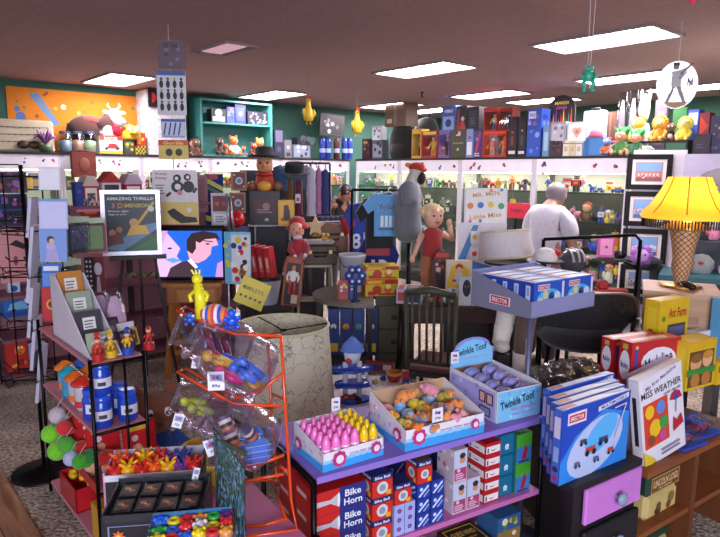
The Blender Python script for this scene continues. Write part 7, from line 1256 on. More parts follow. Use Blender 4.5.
for i, (x, y, h, lb) in enumerate(((.02, .50, .2, 'red backing card farthest along the third shelf'), (.02, .36, .22, 'red backing card second from the far end'), (.03, .22, .2, 'red backing card second from the rack front'), (.14, .06, .24, 'red backing card with printed dots at the rack front'))):
 m = MB(); m.bx('#b81820', .15, .012, h, x=.075); f = Face(m, (0, -.0065, 0), (.15, 0, 0), (0, 0, h)); f.rect(.05, .04, .95, .96, '#c81c22').disc(.4, .5, .14, '#d8a080').disc(.35, .7, .1, '#d8d4d8').rect(.15, .84, .8, .92, '#d8b83a').disc(.66, .3, .1, '#2a3a9a'); one(m, 'backing_card', lb, 'card', rk(x, y, .331), RL, 'red backing cards on the third shelf', rx=-.08)
for i, (x, y, c1) in enumerate(((.03, .18, '#2a7a34'), (.085, .12, '#b8241f'), (.03, .29, '#b8241f'))):
 t = thing('plush_hat', ['green plush cap lying before the red cards', 'red plush cap nearest the rack front', 'red plush cap farther along the third shelf'][i], 'plush hat', rk(x, y, .40), RL, 'plush caps on the third shelf'); m = MB(); m.ell(c1 + '|plush', (0, 0, .02), (.045, .045, .035)); m.build('crown', t); m = MB(); m.ell('#c89878|plush', (0, -.015, -.02), (.035, .035, .03)); m.ell('#c89878|plush', (0, -.01, -.05), (.02, .02, .02)); m.build('pad', t)
t = thing('red_basket', 'red basket of yellow ducks on the bottom pink shelf', 'basket', rk(.1, .50, .061), RL); m = MB(); m.bx('#a81c22|gloss', .19, .26, .008)
for a in ((-.095, -.13, -.088, .13), (.088, -.13, .095, .13), (-.095, -.13, .095, -.123), (-.095, .123, .095, .13)): m.box('#b82028|gloss', a[0], a[1], 0, a[2], a[3], .12)
m.build('basket_body', t)
def duck(loc, rz, s, label, col='#e0b018', group='yellow ducks in the red basket'):
 t = thing('toy_duck', label, 'duck', loc, rz, group); m = MB(); m.ell(col + '|gloss', (0, 0, .5 * s), (.5 * s, .7 * s, .45 * s)); m.ell(col + '|gloss', (0, .6 * s, .75 * s), (.25 * s, .25 * s, .2 * s)); m.build('body', t); m = MB(); m.ell(col + '|gloss', (0, -.45 * s, 1.1 * s), .38 * s); [m.ell('#17141a', (x * .16 * s, -.78 * s, 1.2 * s), .06 * s, 6, 4) for x in (-1, 1)]; m.build('head', t); m = MB(); m.ell('#d8601a', (0, -.85 * s, 1.05 * s), (.16 * s, .18 * s, .07 * s)); m.build('beak', t)
for i, (x, y, z, lb) in enumerate(((.05, .56, .15, 'yellow duck at the far end of the red basket'), (.08, .49, .16, 'yellow duck in the middle of the red basket'), (.10, .42, .15, 'yellow duck nearest the front of the red basket'))): duck(rk(x, y, z), RL - .6 * i, .042, lb)
m = MB(); m.lathe('#d4d0d8', [(.07, 0), (.082, .14), (.082, .15), (.074, .15), (.068, .02)], 18, closed=False);
for k in range(16): a = k * .8; z_ = .04 + (k % 3) * .04; m.ell(['#3a7a4a', '#b86a8a', '#8a7a4a', '#7a5a8a'][k % 4], (math.cos(a) * (.066 + z_ * .09), math.sin(a) * (.066 + z_ * .09), z_), (.015, .015, .015), 8, 5)
one(m, 'dotted_tub', 'white tub with coloured dots on the bottom pink shelf', 'tub', rk(.10, .085, .061), RL)
pbox('yellow_box', 'yellow patterned box at the front of the bottom rack shelf', 'box', rk(.06, .10, .061), RL, .1, .1, .16, '#c8982a', lambda f: [f.disc(.2 + .3 * (k % 3), .2 + .3 * (k // 3), .08, '#6a4a1a') for k in range(9)])
# brown plush on the carpet
p = D(158, 470, 2.95); p.z = 0; t = plush('plush_toy', 'brown plush bear in blue sitting behind the orange jar rack', Vector((p.x, p.y, .14)), .5, .5, '#2a4a9a|plush', '#7a4a34|plush', ears='#7a4a34|plush'); m = MB(); m.bx('#5a3a30|wood', .2, .2, .139); one(m, 'low_crate', 'low brown crate under the plush bear', 'crate', Vector((p.x, p.y, 0)), .5)
zP = .62; pts = [(-.83, 1.94), (-.41, 2.05), (.0, 1.45), (-.3, 1.15), (-.54, 1.2)]; t = thing('pink_table', 'low pink painted table under the orange jar rack', 'table', (-.5, 1.6, 0), 0); m = MB(); m.slab('#d07aa6|paint', [(x + .5, y - 1.6) for x, y in pts], zP - .03, zP); m.build('tabletop', t)
for x, y in ((-.77, 1.88), (-.46, 1.98), (-.06, 1.45), (-.5, 1.28)): m = MB(); m.bx('#8a4a70|paint', .04, .04, zP - .03, x=x + .5, y=y - 1.6); m.build('leg', t)
dR = 1.80; O_ = '#d0461a|gloss'
def Q(px, py, d): return D(px, py, d)
t = thing('jar_rack', 'orange wire rack holding four tilted candy jars', 'jar rack', (0, 0, zP), 0); base0 = Vector((0, 0, zP))
def wire(name, pts, r=.005): m = MB(); m.tube(O_, [Vector((p[0], p[1], max(p[2], zP + .006))) - base0 for p in pts], r, 7); m.build(name, t)
dn_, df_ = 1.72, 2.0
wire('frame_post', [Q(281, 336, dn_), Q(286, 420, dn_), Q(291, 500, dn_), Q(297, 533, dn_ - .02), Q(243, 537, dn_ - .10)], .005)
wire('frame_post', [Q(268, 342, df_), Q(272, 420, df_), Q(277, 488, df_), Q(232, 482, df_)], .005)
for y0, y1, y2 in ((311, 334, 336), (372, 404, 406)):
 wire('tier_rail', [Q(178, y0, dn_ + .05), Q(212, y0 + (y1 - y0) * .62, dn_), Q(235, y1, dn_), Q(281, y2, dn_)]); wire('tier_rail', [Q(186, y0 - 4, df_ + .05), Q(232, y1 - 8, df_), Q(268, y2 + 2, df_)])
 wire('cross_bar', [Q(178, y0, dn_ + .05), Q(186, y0 - 4, df_ + .05)]); wire('cross_bar', [Q(281, y2, dn_), Q(268, y2 + 2, df_)])
for y0, y1, y2 in ((398, 390, 372), (469, 463, 455), (484, 478, 474), (533, 526, 519)): wire('tier_rail', [Q(235, y0, dn_), Q(262, y1, dn_), Q(284, y2, dn_)])
for y in (400, 470, 520): wire('cross_bar', [Q(286, y, dn_), Q(273, y - 6, df_)])
JARS = []
def jar(pa, pb, da, db, r, label):
 a, b = D(*pa, da), D(*pb, db); ax_ = (b - a); Lj = ax_.length; rot = ax_.to_track_quat('Z', 'Y').to_euler(); t = thing('candy_jar', label, 'jar', a, 0, 'tilted clear candy jars'); t.rotation_euler = rot
 m = MB(); m.lathe('#ece4f4|jar', [(r * .75, 0), (r * .97, Lj * .06), (r, Lj * .2), (r, Lj * .62), (r * .82, Lj * .78), (r * .62, Lj * .86), (r * .62, Lj * .97), (r * .68, Lj)], 28, closed=False); m.lathe('#ece4f4|jar', [(0, 0), (r * .75, 0)], 28, closed=False); m.build('jar_glass', t)
 m = MB(); m.tube('#f0ecf4|jar', [(math.cos(k * PI / 14) * r * .66, math.sin(k * PI / 14) * r * .66, Lj) for k in range(28)], .006, 8, True); m.build('rim', t); JARS.append((a, ax_.normalized(), Lj, r)); return t
jar((266, 374), (194, 338), 1.76, 1.70, .092, 'upper near candy jar of blue and pink rubber figures'); jar((248, 352), (176, 328), 1.98, 1.94, .088, 'upper far candy jar with an open mouth and pink ropes')
jar((268, 446), (200, 410), 1.76, 1.70, .092, 'lower near candy jar of blue mesh bags and striped candy'); jar((248, 420), (176, 396), 1.98, 1.94, .088, 'lower far candy jar with lime green toys')
def in_jar(j, u, v, w):
 a, n, Lj, r = JARS[j]; s = n.cross(Vector((0, 0, 1))).normalized(); up = s.cross(n).normalized(); return a + n * Lj * u + s * r * v + up * r * w
def stretchy(j, u, v, w, col, label, group, L=.1, seed=0):
 q = random.Random(seed); p = in_jar(j, u, v, w); n = JARS[j][1]; d = (n + Vector((q.uniform(-.35, .35), q.uniform(-.3, .3), q.uniform(-.2, .3)))).normalized(); s = d.cross(Vector((0, 0, 1))).normalized(); t = thing('rubber_figure', label, 'rubber toy', p, 0, group); k = col + '|gloss'
 m = MB(); m.tube(k, [d * -L * .45, d * -L * .1, d * L * .2], [.012, .016, .012], 8); m.ell(k, d * L * .34, .016, 10, 7); m.build('body', t)
 for e in (-1, 1): m = MB(); m.tube(k, [d * L * .15 + s * e * .01, d * L * .05 + s * e * .03, d * -L * .1 + s * e * .036], [.008, .007, .006]); m.build('arm', t)
 return t
for i, (u, v, w, c) in enumerate(((.18, .2, -.1, 'blue'), (.28, -.25, -.25, 'blue'), (.2, .5, -.35, 'blue'), (.38, .3, -.15, 'blue'), (.3, .05, -.5, 'green'), (.45, .1, -.45, 'pink'), (.5, .45, -.4, 'pink'), (.42, -.3, -.5, 'pink'), (.6, .2, -.3, 'yellow'), (.62, -.1, -.25, 'yellow'), (.1, .1, -.5, 'yellow'))):
 stretchy(0, u, v, w, {'blue': '#2a62d0', 'green': '#2a9a4a', 'pink': '#e0388a', 'yellow': '#c89a2a'}[c], '%s rubber figure in the upper near jar' % c + {0: ', lying uppermost', 1: ' behind the uppermost', 2: ' toward the front', 3: ' nearest the jar middle', 5: ' at the middle', 6: ' toward the front', 7: ' toward the back', 8: ' near the neck', 9: ' below the neck', 10: ' at the jar bottom'}.get(i, ''), 'rubber figures in the upper near jar', seed=i)
for i in range(4): m = MB(); p = in_jar(1, .25 + .13 * i, .1, -.3 + .05 * i); d = JARS[1][1].cross(Vector((0, 0, 1))).normalized(); m.tube(['#b04a6a', '#6a3a5a'][i % 2] + '|gloss', [d * .06 * math.cos(k * .5) + Vector((0, 0, .02 * math.sin(k * .9))) + JARS[1][1] * .012 * math.sin(k) for k in range(7)], .012, 7); one(m, 'candy_rope', ['pink candy rope deepest in the upper far jar', 'plum candy rope second in the upper far jar', 'pink candy rope third in the upper far jar', 'plum candy rope nearest the open mouth of the upper far jar'][i], 'candy', p, 0, 'candy ropes in the upper far jar')
for i, (u, v, w, c, lb) in enumerate(((.22, .25, -.1, '#2a66c8', 'blue mesh bag at the left in the lower near jar'), (.12, -.25, -.2, '#3a7ad8', 'blue mesh bag at the right in the lower near jar'))):
 t = thing('mesh_bag', lb, 'bag', in_jar(2, u, v, w), .4 * i, 'blue mesh bags in the lower near jar'); m = MB(); m.bx(c + '|fabric', .075, .045, .075, z=-.04, bev=.015); m.build('bag_body', t); m = MB(); [m.tube('#a8c8f0', [(-.038, -.0235, -.03 + k * .018), (.038, -.0235, -.03 + k * .018)], .0015, 4) for k in range(4)]; m.build('net_lines', t)
for i, (u, v, w, lb) in enumerate(((.3, -.2, .1, 'striped candy stick standing between the blue mesh bags'), (.48, .3, -.2, 'striped candy stick left of the blue mesh bags'), (.58, -.05, -.1, 'striped candy stick near the neck of the lower jar'))):
 p = in_jar(2, u, v, w); m = MB()
 for k in range(8): m.cyl(['#c87a4a', '#3a3444', '#d8ccc0', '#5a4a6a'][k % 4], .02, .011, z=-.05 + k * .0112, n=10)
 one(m, 'candy_stick', lb, 'candy', p, 0, 'striped candy sticks in the lower jar', rx=.5 - .4 * i, ry=-.45)
for i in range(2): stretchy(3, .75 - .12 * i, .2 - .5 * i, -.1, '#b8c820', ['lime green toy nearest the mouth of the lower far jar', 'lime green toy deeper in the lower far jar'][i], 'lime toys in the lower far jar', .09, 30 + i)
def tagc(px, py, d, w, h, rz, label, ry=0):
 p = D(px, py, d); m = MB(); m.bx('#dcdce6', w, .002, h, z=-h / 2); f = Face(m, (-w / 2, -.0015, -h / 2), (w, 0, 0), (0, 0, h)); f.rect(.12, .5, .88, .86, '#8a90b8').disc(.35, .66, .1, '#b83a4a').disc(.6, .7, .1, '#2a4ab0').text('89¢' if ry == 0 else '75¢', .5, .24, .2, '#2a2a3a', .5); one(m, 'price_card', label, 'price card', p, rz, 'white price cards', ry=ry)
tagc(216, 381, 1.655, .046, .055, .1, 'white price card clipped on the upper near jar'); tagc(213, 447, 1.655, .046, .05, .1, 'white price card clipped on the lower near jar', -.3); tagc(178, 421, 1.80, .03, .045, .2, 'white price card below the lower far jar mouth', .3); tagc(196, 362, 1.80, .024, .04, .3, 'narrow white card at the neck of the upper jars', .2); tagc(196, 474, 1.72, .018, .04, .2, 'small white tag hanging behind the open dark box', .25)
p = D(200, 318, 1.74); t = thing('rubber_figure', 'bright yellow rubber figure standing on top of the orange rack', 'rubber toy', p, .1); h = D(200, 272, 1.74).z - p.z; Y_ = '#d8d020|gloss'; m = MB(); m.tube(Y_, [(0, 0, 0), (.004, 0, h * .4), (-.004, 0, h * .75)], [.014, .018, .012], 8); m.ell(Y_, (-.004, 0, h * .85), .016); m.build('body', t)
for s in (-1, 1): m = MB(); m.tube(Y_, [(s * .012, 0, h * .6), (s * .026, -.01, h * .5), (s * .02, -.015, h * .38)], .006); m.build('arm', t)
m = MB(); [m.tube('#e0dc60', [(-.004 + k * .006, 0, h * .93), (-.008 + k * .012, 0, h * 1.05)], .003) for k in (-1, 0, 1)]; m.build('crest', t)
p = D(214, 324, 1.73); t = thing('striped_pouch', 'striped orange and blue pouch on top of the orange rack', 'pouch', p, -.1); m = MB()
for k in range(9): x = -.035 + k * .0088; m.lathe(['#c83a3a', '#d8d0d8', '#3a4ab8', '#d87a2a'][k % 4] + '|fabric', [(.024 * math.sin((k + 1.5) / 11 * PI) + .006, x), (.024 * math.sin((k + 2) / 11 * PI) + .006, x + .0088)], 14)
m.v = [(z, y, x + .03) for x, y, z in m.v]; m.build('pouch_body', t); m = MB(); m.ell('#6a9a3a|fabric', (.045, .01, .03), (.012, .02, .02)); m.build('end_knot', t)
for px, py, c, lb in ((232, 322, '#1f50c8', 'blue rubber animal on top of the orange rack'), (190, 319, '#2a58b8', 'small blue rubber blob at the left top of the orange rack')):
 t = thing('rubber_animal', lb, 'rubber toy', D(px, py + 4, 1.73), .2, 'blue rubber toys on the orange rack'); s = .8 if px > 200 else .5; m = MB(); m.ell(c + '|gloss', (0, 0, .02 * s), (.024 * s, .02 * s, .02 * s)); [m.ell(c + '|gloss', (x * s, -.012, z * s), .011 * s, 8, 6) for x, z in ((-.02, .0), (.02, .0), (-.022, .03), (.022, .034))]; m.build('body', t); m = MB(); m.ell(c + '|gloss', (0, -.008, .05 * s), .017 * s); m.ell('#c8d4e8', (.02 * s, -.01, .045 * s), .01 * s); m.build('head', t)
# yellow scoop toy, bins, boxes on the pink table
p = D(200, 474, 2.12); t = thing('plastic_shoe', 'large yellow plastic shoe toy behind the open dark box', 'toy', Vector((p.x + .02, 1.985, zP)), 1.5); YP = '#d8b03a|gloss'; m = MB(); m.lathe(YP, [(.05, 0), (.062, .02), (.05, .09), (.055, .14), (.048, .145), (.04, .1)], 16, sy=.8); m.ell(YP, (.0, -.07, .03), (.05, .08, .03), 12, 8); m.build('shoe_body', t); m = MB(); m.bx('#b8902a', .1, .2, .014, y=-.03); m.build('sole', t)
bn = D(160, 487, 1.86); t = thing('white_bin', 'white edged bin of rubber toys behind the dark box', 'bin', Vector((bn.x, 1.84, zP)), .16); W_, D_, H_ = .29, .14, .15
m = MB(); m.box('#cfccd8', -W_ / 2, -D_ / 2, H_ - .02, W_ / 2, -D_ / 2 + .006, H_); m.box('#1c1a22', -W_ / 2, -D_ / 2 + .001, 0, W_ / 2, -D_ / 2 + .006, H_ - .02); m.build('front_panel', t); m = MB(); m.box('#a8a4b4', -W_ / 2, D_ / 2 - .006, 0, W_ / 2, D_ / 2, H_ + .02); m.build('back_panel', t); m = MB(); m.box('#8a8694', -W_ / 2, -D_ / 2, 0, W_ / 2, D_ / 2, .006); m.build('base', t)
for s in (-1, 1): m = MB(); m.box('#b48aa4' if s < 0 else '#2a2834', s * W_ / 2 - .003, -D_ / 2, 0, s * W_ / 2 + .003, D_ / 2, H_ + .01); m.build('side_panel', t)
RB_ = Matrix.Rotation(.16, 3, 'Z'); q = random.Random(21)
for i in range(13):
 x, y = -.12 + (i % 7) * .04, -.035 + (i // 7) * .06; c = ['red', 'yellow', 'red', 'orange', 'yellow', 'purple', 'red', 'orange', 'red', 'yellow', 'red', 'purple', 'blue'][i]; lc = Vector(t.location) + RB_ @ Vector((x, y, H_ - .012 + q.uniform(0, .012))); hx = {'red': '#d02a20', 'yellow': '#e0a818', 'orange': '#e0581a', 'purple': '#7a3a8a', 'blue': '#2a3a8a'}[c]
 m = MB(); m.ell(hx + '|gloss', (0, 0, 0), (.024, .022, .022)); [m.tube(hx + '|gloss', [(0, 0, 0), (math.cos(a) * .02, math.sin(a) * .02, .026), (math.cos(a) * .03, math.sin(a) * .03, .032)], [.01, .006, .003], 5) for a in (0, 1.3, 2.6, 3.9, 5.2)]
 one(m, 'rubber_creature', '%s spiky rubber creature in the %s row of the white edged bin, %s along' % (c, ['front', 'back'][i // 7], ORD[i % 7]), 'rubber toy', lc, q.uniform(0, 3), 'spiky creatures in the white edged bin')
bk = D(158, 520, 1.5); t = thing('dark_carton', 'open black carton of small dark packets at the bottom left', 'carton', Vector((D(160, 500, 1.62).x, 1.62, zP)), .14); W_, D_, H_ = .27, .20, .165
m = MB(); m.box('#15141c', -W_ / 2, -D_ / 2, 0, W_ / 2, D_ / 2, H_ - .02); f = Face(m, (-W_ / 2, -D_ / 2 - .0006, 0), (W_, 0, 0), (0, 0, H_ - .02)); f.rect(.06, .05, .94, .93, '#7a86b0').rect(.075, .065, .925, .915, '#15161f').star(.16, .72, .07, '#d8602a').disc(.16, .72, .02, '#e8c040').star(.18, .36, .075, '#b83ac8').rect(.45, .1, .9, .4, '#2a2a3a'); f = Face(m, (-W_ / 2 - .0006, D_ / 2, 0), (0, -D_, 0), (0, 0, H_ - .02)); f.rect(.1, .1, .9, .9, '#b8a8b0').rect(.15, .15, .85, .55, '#8a6a7a'); m.build('carton_body', t)
m = MB(); [m.box('#22242f', *a) for a in ((-W_ / 2, -D_ / 2, H_ - .02, W_ / 2, -D_ / 2 + .005, H_), (-W_ / 2, D_ / 2 - .005, H_ - .02, W_ / 2, D_ / 2, H_ + .005), (-W_ / 2, -D_ / 2, H_ - .02, -W_ / 2 + .005, D_ / 2, H_), (W_ / 2 - .005, -D_ / 2, H_ - .02, W_ / 2, D_ / 2, H_ + .01))]; m.build('rim', t)
RK_ = Matrix.Rotation(.14, 3, 'Z')
for i in range(8): x, y = -.09 + (i % 4) * .06, -.045 + (i // 4) * .085; m = MB(); m.bx('#17151c|gloss', .05, .07, .016); f = m.faces(.05, .07, .016)[3]; f.rect(.1, .15, .9, .85, '#2a1c18').disc(.35, .6, .16, '#b8683a').disc(.65, .4, .16, '#a84a2a').disc(.5, .5, .08, '#d8a070'); one(m, 'dark_packet', 'small black packet with orange print, %s in the %s row of the open carton' % (ORD[i % 4], ['front', 'back'][i // 4]), 'packet', Vector(t.location) + RK_ @ Vector((x, y, H_ - .018)), .14, 'black packets in the open carton')
# clear bag of little toys and foil bag
p = D(190, 540, 1.36); t = thing('open_tray', 'clear lidded box of small bright toys at the bottom edge', 'clear box', Vector((D(193, 520, 1.43).x, 1.43, zP + .0)), .2); W_, D_, H_ = .21, .11, .20
m = MB(); m.box('#2a8ac0', -W_ / 2, -D_ / 2, 0, W_ / 2, -D_ / 2 + .004, H_ * .72); [m.box('#2a6a9a', *a) for a in ((-W_ / 2, D_ / 2 - .004, 0, W_ / 2, D_ / 2, H_), (-W_ / 2, -D_ / 2, 0, W_ / 2, D_ / 2, .004))]; m.build('tray_body', t); m = MB(); [m.box('#f4f4f8|film', *a) for a in ((-W_ / 2, -D_ / 2, 0, -W_ / 2 + .002, D_ / 2, H_), (W_ / 2 - .002, -D_ / 2, 0, W_ / 2, D_ / 2, H_), (-W_ / 2, -D_ / 2 - .002, H_ * .7, W_ / 2, -D_ / 2, H_ * .95))]; m.build('clear_sides', t)
m = MB(); m.box('#3a5a7a', -W_ / 2 + .005, -D_ / 2 + .005, .005, W_ / 2 - .005, D_ / 2 - .005, H_ - .045); m.build('filler', t); R2 = Matrix.Rotation(.2, 3, 'Z'); q = random.Random(4); cc = ['yellow', 'red', 'blue', 'yellow', 'red', 'orange', 'green', 'blue', 'red', 'white', 'yellow', 'red', 'blue', 'yellow', 'red', 'orange', 'green', 'purple']
for i in range(18):
 x, y = -.083 + (i % 6) * .033, -.036 + (i // 6) * .036; c = cc[i]; hx = {'yellow': '#e0c81c', 'red': '#d02a30', 'blue': '#2a62d8', 'orange': '#d8943a', 'green': '#2a9a3a', 'white': '#d8d8e0', 'purple': '#6a2a7a'}[c]; lc = Vector(t.location) + R2 @ Vector((x, y, H_ - .026 + q.uniform(0, .01))); m = MB()
 if i % 3 == 1: m.tube(hx + '|gloss', [(math.cos(k * PI / 6) * .012, math.sin(k * PI / 6) * .012, .004) for k in range(12)], .007, 7, True); m.ell(hx + '|gloss', (0, 0, -.006), (.013, .013, .01))
 else: m.ell(hx + '|gloss', (0, 0, 0), .018); [m.ell(hx + '|gloss', (math.cos(a) * .014, math.sin(a) * .014, .01), .007, 7, 5) for a in (0, 1.6, 3.1, 4.7)]
 one(m, 'small_toy', '%s little toy in the clear lidded box, %s in the %s row' % (c, ORD[i % 6], ['front', 'middle', 'back'][i // 6]), 'small toy', lc, q.uniform(0, 3), 'little toys in the clear box')
p = D(228, 537, 1.5); t = thing('foil_bag', 'tall dark foil bag with swirling green and blue print', 'bag', Vector((D(229, 500, 1.52).x, 1.53, zP)), -.65); h = D(224, 449, 1.52).z - zP; w = .125; vs, fs, fb = [], [], []
for i in range(13):
 for j in range(9): v, u = i / 12, j / 8 * 2 - 1; vs.append((u * w / 2 * (1 - .06 * math.sin(v * PI)), -.028 * math.sin(v * PI) ** .6 * (1 - u * u), v * h * (1 + .12 * (-u) * v)))
b = len(vs); vs += [(x, -y * .6 + .002, z) for x, y, z in vs]; fs = [(i * 9 + j, i * 9 + j + 1, i * 9 + j + 10, i * 9 + j + 9) for i in range(12) for j in range(8)]; m = MB()
FO = bpy.data.materials.new('mat_foil'); FO.use_nodes = True; nt = FO.node_tree; nz = nt.nodes.new('ShaderNodeTexNoise'); nz.inputs['Scale'].default_value = 8; nz.inputs['Distortion'].default_value = 2.5; rp = nt.nodes.new('ShaderNodeValToRGB'); e = rp.color_ramp.elements; e[0].position = .35; e[0].color = (*lin('#15201a'), 1); e[1].position = .75; e[1].color = (*lin('#b0b85a'), 1); k = e.new(.52); k.color = (*lin('#2f4a3a'), 1); k = e.new(.62); k.color = (*lin('#4a6aa0'), 1); nt.links.new(nz.outputs[0], rp.inputs[0]); nt.links.new(rp.outputs[0], nt.nodes['Principled BSDF'].inputs['Base Color']); nt.nodes['Principled BSDF'].inputs['Roughness'].default_value = .3
m.add(vs, fs, FO, True); m.add(vs[b:], [tuple(reversed(f)) for f in fs], '#1c241f|gloss', True); m.build('bag_body', t); m = MB(); m.box('#3a4a3a|gloss', -w / 2, -.003, h, w / 2 - .01, .003, h + .012); o = m.build('sealed_edge', t); o.rotation_euler[1] = .05
zT = .75; a, b = G(317, 478, zT), G(545, 417, zT); e = b - a; yw = math.atan2(e.y, e.x); LT = e.length; DT = .44; TM = Matrix.Rotation(yw, 3, 'Z'); O_t = Vector((a.x, a.y, 0))
def tp(x, y, z): return O_t + TM @ Vector((x, y, z))
t = thing('display_table', 'lilac two-tier display table with a black metal frame', 'table', O_t, yw); LI, zS, zL = '#8a70c8|paint', .44, .12
m = MB(); m.box(LI, 0, 0, zT - .022, LT, DT, zT); m.build('tabletop', t); m = MB(); m.box('#c06aa8|paint', .01, .01, zS - .02, LT, DT, zS); m.build('shelf_board', t); m = MB(); m.box('#b060a0|paint', .01, .01, zL - .02, LT, DT, zL); m.build('lower_board', t)
for x, y in ((-.012, .0), (-.012, DT), (LT + .012, DT), (LT + .012, .02)): m = MB(); m.tube(K2, [(x, y, 0), (x, y, zT - .01)], .010, 8); m.build('post', t)
m = MB(); m.tube(K2, [(-.012, 0, zT - .015), (-.012, DT, zT - .015)], .010, 8); m.build('end_bar', t); m = MB(); m.ell(K2, (-.012, -.012, zT - .20), (.018, .018, .018)); m.build('frame_knob', t)
def pdq(name, label, loc, rz, w, d, hf, hb, c_in, front, sidep=None, hm=None):
 t = thing(name, label, 'display tray', loc, rz); m = MB(); e = .003; m.box('#d8d4e0', 0, 0, 0, w, d, e); m.build('base', t)
 m = MB(); m.box('#e0dce8', 0, 0, 0, w, e, hf); f = Face(m, (0, -.0005, 0), (w, 0, 0), (0, 0, hf)); front(f); m.build('front_panel', t); hm = hm or hb
 for x, fl in ((0, 1), (w - e, 0)):
  m = MB(); o_ = [(0, 0), (d, 0), (d, hb), (d * .25, hf * 1.05 + (hb - hf) * .2), (0, hf)]; n = 5; vs = [(x, y, z) for y, z in o_] + [(x + e, y, z) for y, z in o_]; m.add(vs, [(4, 3, 2, 1, 0), (5, 6, 7, 8, 9)] + [(i, (i + 1) % 5, (i + 1) % 5 + 5, i + 5) for i in range(5)], '#dcd8e4')
  if fl and sidep: sidep(Face(m, (-.0006, d, 0), (0, -d, 0), (0, 0, hf)))
  m.build('side_panel', t)
 m = MB(); m.box(c_in, 0, d - e, 0, w, d, hb); m.build('back_panel', t); return t
def flw(f): f.rect(0, 0, 1, .42, '#3a9ae0').rect(0, .42, 1, .52, '#8ac8f0'); [f.disc(.05 + .1 * k, .5, .05, '#8ac8f0', .09) for k in range(10)]; f.k = 8; f.text('sweet little toys', .62, .66, .12, '#a06a9a', .4)
def badge(f, x, y, r): [f.disc(x + math.cos(k * .785) * r * .8, y + math.sin(k * .785) * r * .8 * f.W / f.H, r * .38, '#c0307a', n=9) for k in range(8)]; f.disc(x, y, r * .85, '#c0307a').disc(x, y, r * .62, '#e8d8f0')
def fr1(f): flw(f); badge(f, .25, .55, .10); badge(f, .85, .62, .08)
def sd1(f): f.rect(0, 0, 1, .4, '#3a9ae0').rect(0, .4, 1, .5, '#a8c8f0').blobs(9, ['#b8b0e0', '#d8a8d0'], .03, .05, .6, .95, .95, 2); badge(f, .2, .6, .10)
zt = zT + .001; p1 = G(323, 473, zt); w1, d1, r1 = .235, .20, yw + .06
p1.z = zt; pdq('bottle_tray', 'printed cardboard tray of pink and yellow topped bottles', p1, r1, w1, d1, .062, .10, '#d0ccd8', fr1, sd1); R1 = Matrix.Rotation(r1, 3, 'Z')
pm = {}
for c, hx in (('pink', '#ee78c4'), ('yellow', '#e8c414')):
 m = MB(); m.lathe('#e8b8d8|gloss' if c == 'pink' else '#e0a050|gloss', [(.014, 0), (.0165, .006), (.0165, .06), (.012, .066)], 12); m.lathe(hx + '|gloss', [(.015, .062), (.0155, .08), (.010, .092), (.006, .105), (0, .107)], 12); pm[c] = m.mesh('small_bottle')
for i in range(6):
 for j in range(5): c = 'pink' if i < 4 else 'yellow'; inst(pm[c], 'small_bottle', 'small %s topped bottle packed upright in the front cardboard tray' % c, 'bottle', p1 + R1 @ Vector((.025 + i * .0365, .024 + j * .037, .004)), r1, '%s topped bottles in the tray' % c)
p2 = G(405, 452, zt); p2.z = zt; w2, d2, r2 = .345, .25, yw - .02
def fr2(f): flw(f); badge(f, .16, .6, .075); badge(f, .86, .6, .05)
pdq('plush_tray', 'large printed cardboard tray heaped with pastel knitted toys', p2, r2, w2, d2, .075, .135, '#b89878', fr2, lambda f: (f.rect(0, 0, 1, .35, '#3a9ae0').rect(0, .35, 1, .45, '#a8c8f0').blobs(8, ['#c0b0e0', '#d8b0d8'], .03, .05, .6, .95, .9, 5), badge(f, .82, .6, .09))); R2_ = Matrix.Rotation(r2, 3, 'Z'); m_cnt = {}
NT = [('orange', '#e07828'), ('pink', '#d88aa0'), ('yellow', '#e0c838'), ('grey', '#8a94ac'), ('orange', '#e08a4a'), ('blue', '#7aa8d8'), ('yellow', '#d8cc58'), ('grey', '#9a9ab4'), ('pink', '#e09a9a'), ('blue', '#8ab0d0')]
for k in range(22):
 i, j, l = k % 5, (k // 5) % 4, k // 20; c, hx = NT[(k * 7 + k // 5) % 10]; q = random.Random(k); x, y, z = (.045 + i * .064 + q.uniform(-.008, .008), .04 + j * .055, .045 + .008 * j + l * .05) if l == 0 else (.10 + (k - 20) * .13, .17, .125)
 t = thing('knitted_toy', '%s knitted toy, %s along the %s' % (c, ORD[i if l == 0 else k - 20], ['front row of the large tray', 'second row of the large tray', 'third row of the large tray', 'back row of the large tray'][j] if l == 0 else 'top layer of the large tray'), 'knitted toy', p2 + R2_ @ Vector((x, y, z)), q.uniform(-1.2, 1.2), 'knitted toys in the large tray', rx=q.uniform(.3, 1.35))
 m = MB(); m.ell(hx + '|fabric', (0, 0, 0), (.028, .026, .036)); m.build('body', t); m = MB(); m.ell(hx + '|fabric', (0, -.004, .044), .022); [m.ell('#e07820|fabric' if c in ('grey', 'yellow', 'blue') else hx + '|fabric', (s * .014, -.004, .064), .011, 8, 6) for s in (-1, 1)]; m.build('head', t)
 t.scale = (.86,) * 3
 for s in (-1, 1): m = MB(); m.tube(hx + '|fabric', [(s * .02, -.01, .0), (s * .034, -.02, .01)], .009); m.build('arm', t)
def cardtag(p, rz, label, w=.035): m = MB(); m.bx('#e0e0ea', w, .002, .05); f = Face(m, (-w / 2, -.0015, 0), (w, 0, 0), (0, 0, .05)); f.disc(.35, .7, .14, '#b83a4a').disc(.62, .66, .14, '#3a4ab0').text('59¢', .5, .28, .2, '#26263a', .55); one(m, 'price_card', label, 'price card', p, rz, 'white price cards')
cardtag(p1 + R1 @ Vector((.17, d1 + .004, .10)), r1, 'white price card standing behind the pink and yellow bottles'); cardtag(p2 + R2_ @ Vector((.13, -.004, .085)), r2, 'white price card in front of the knitted toys', .045)
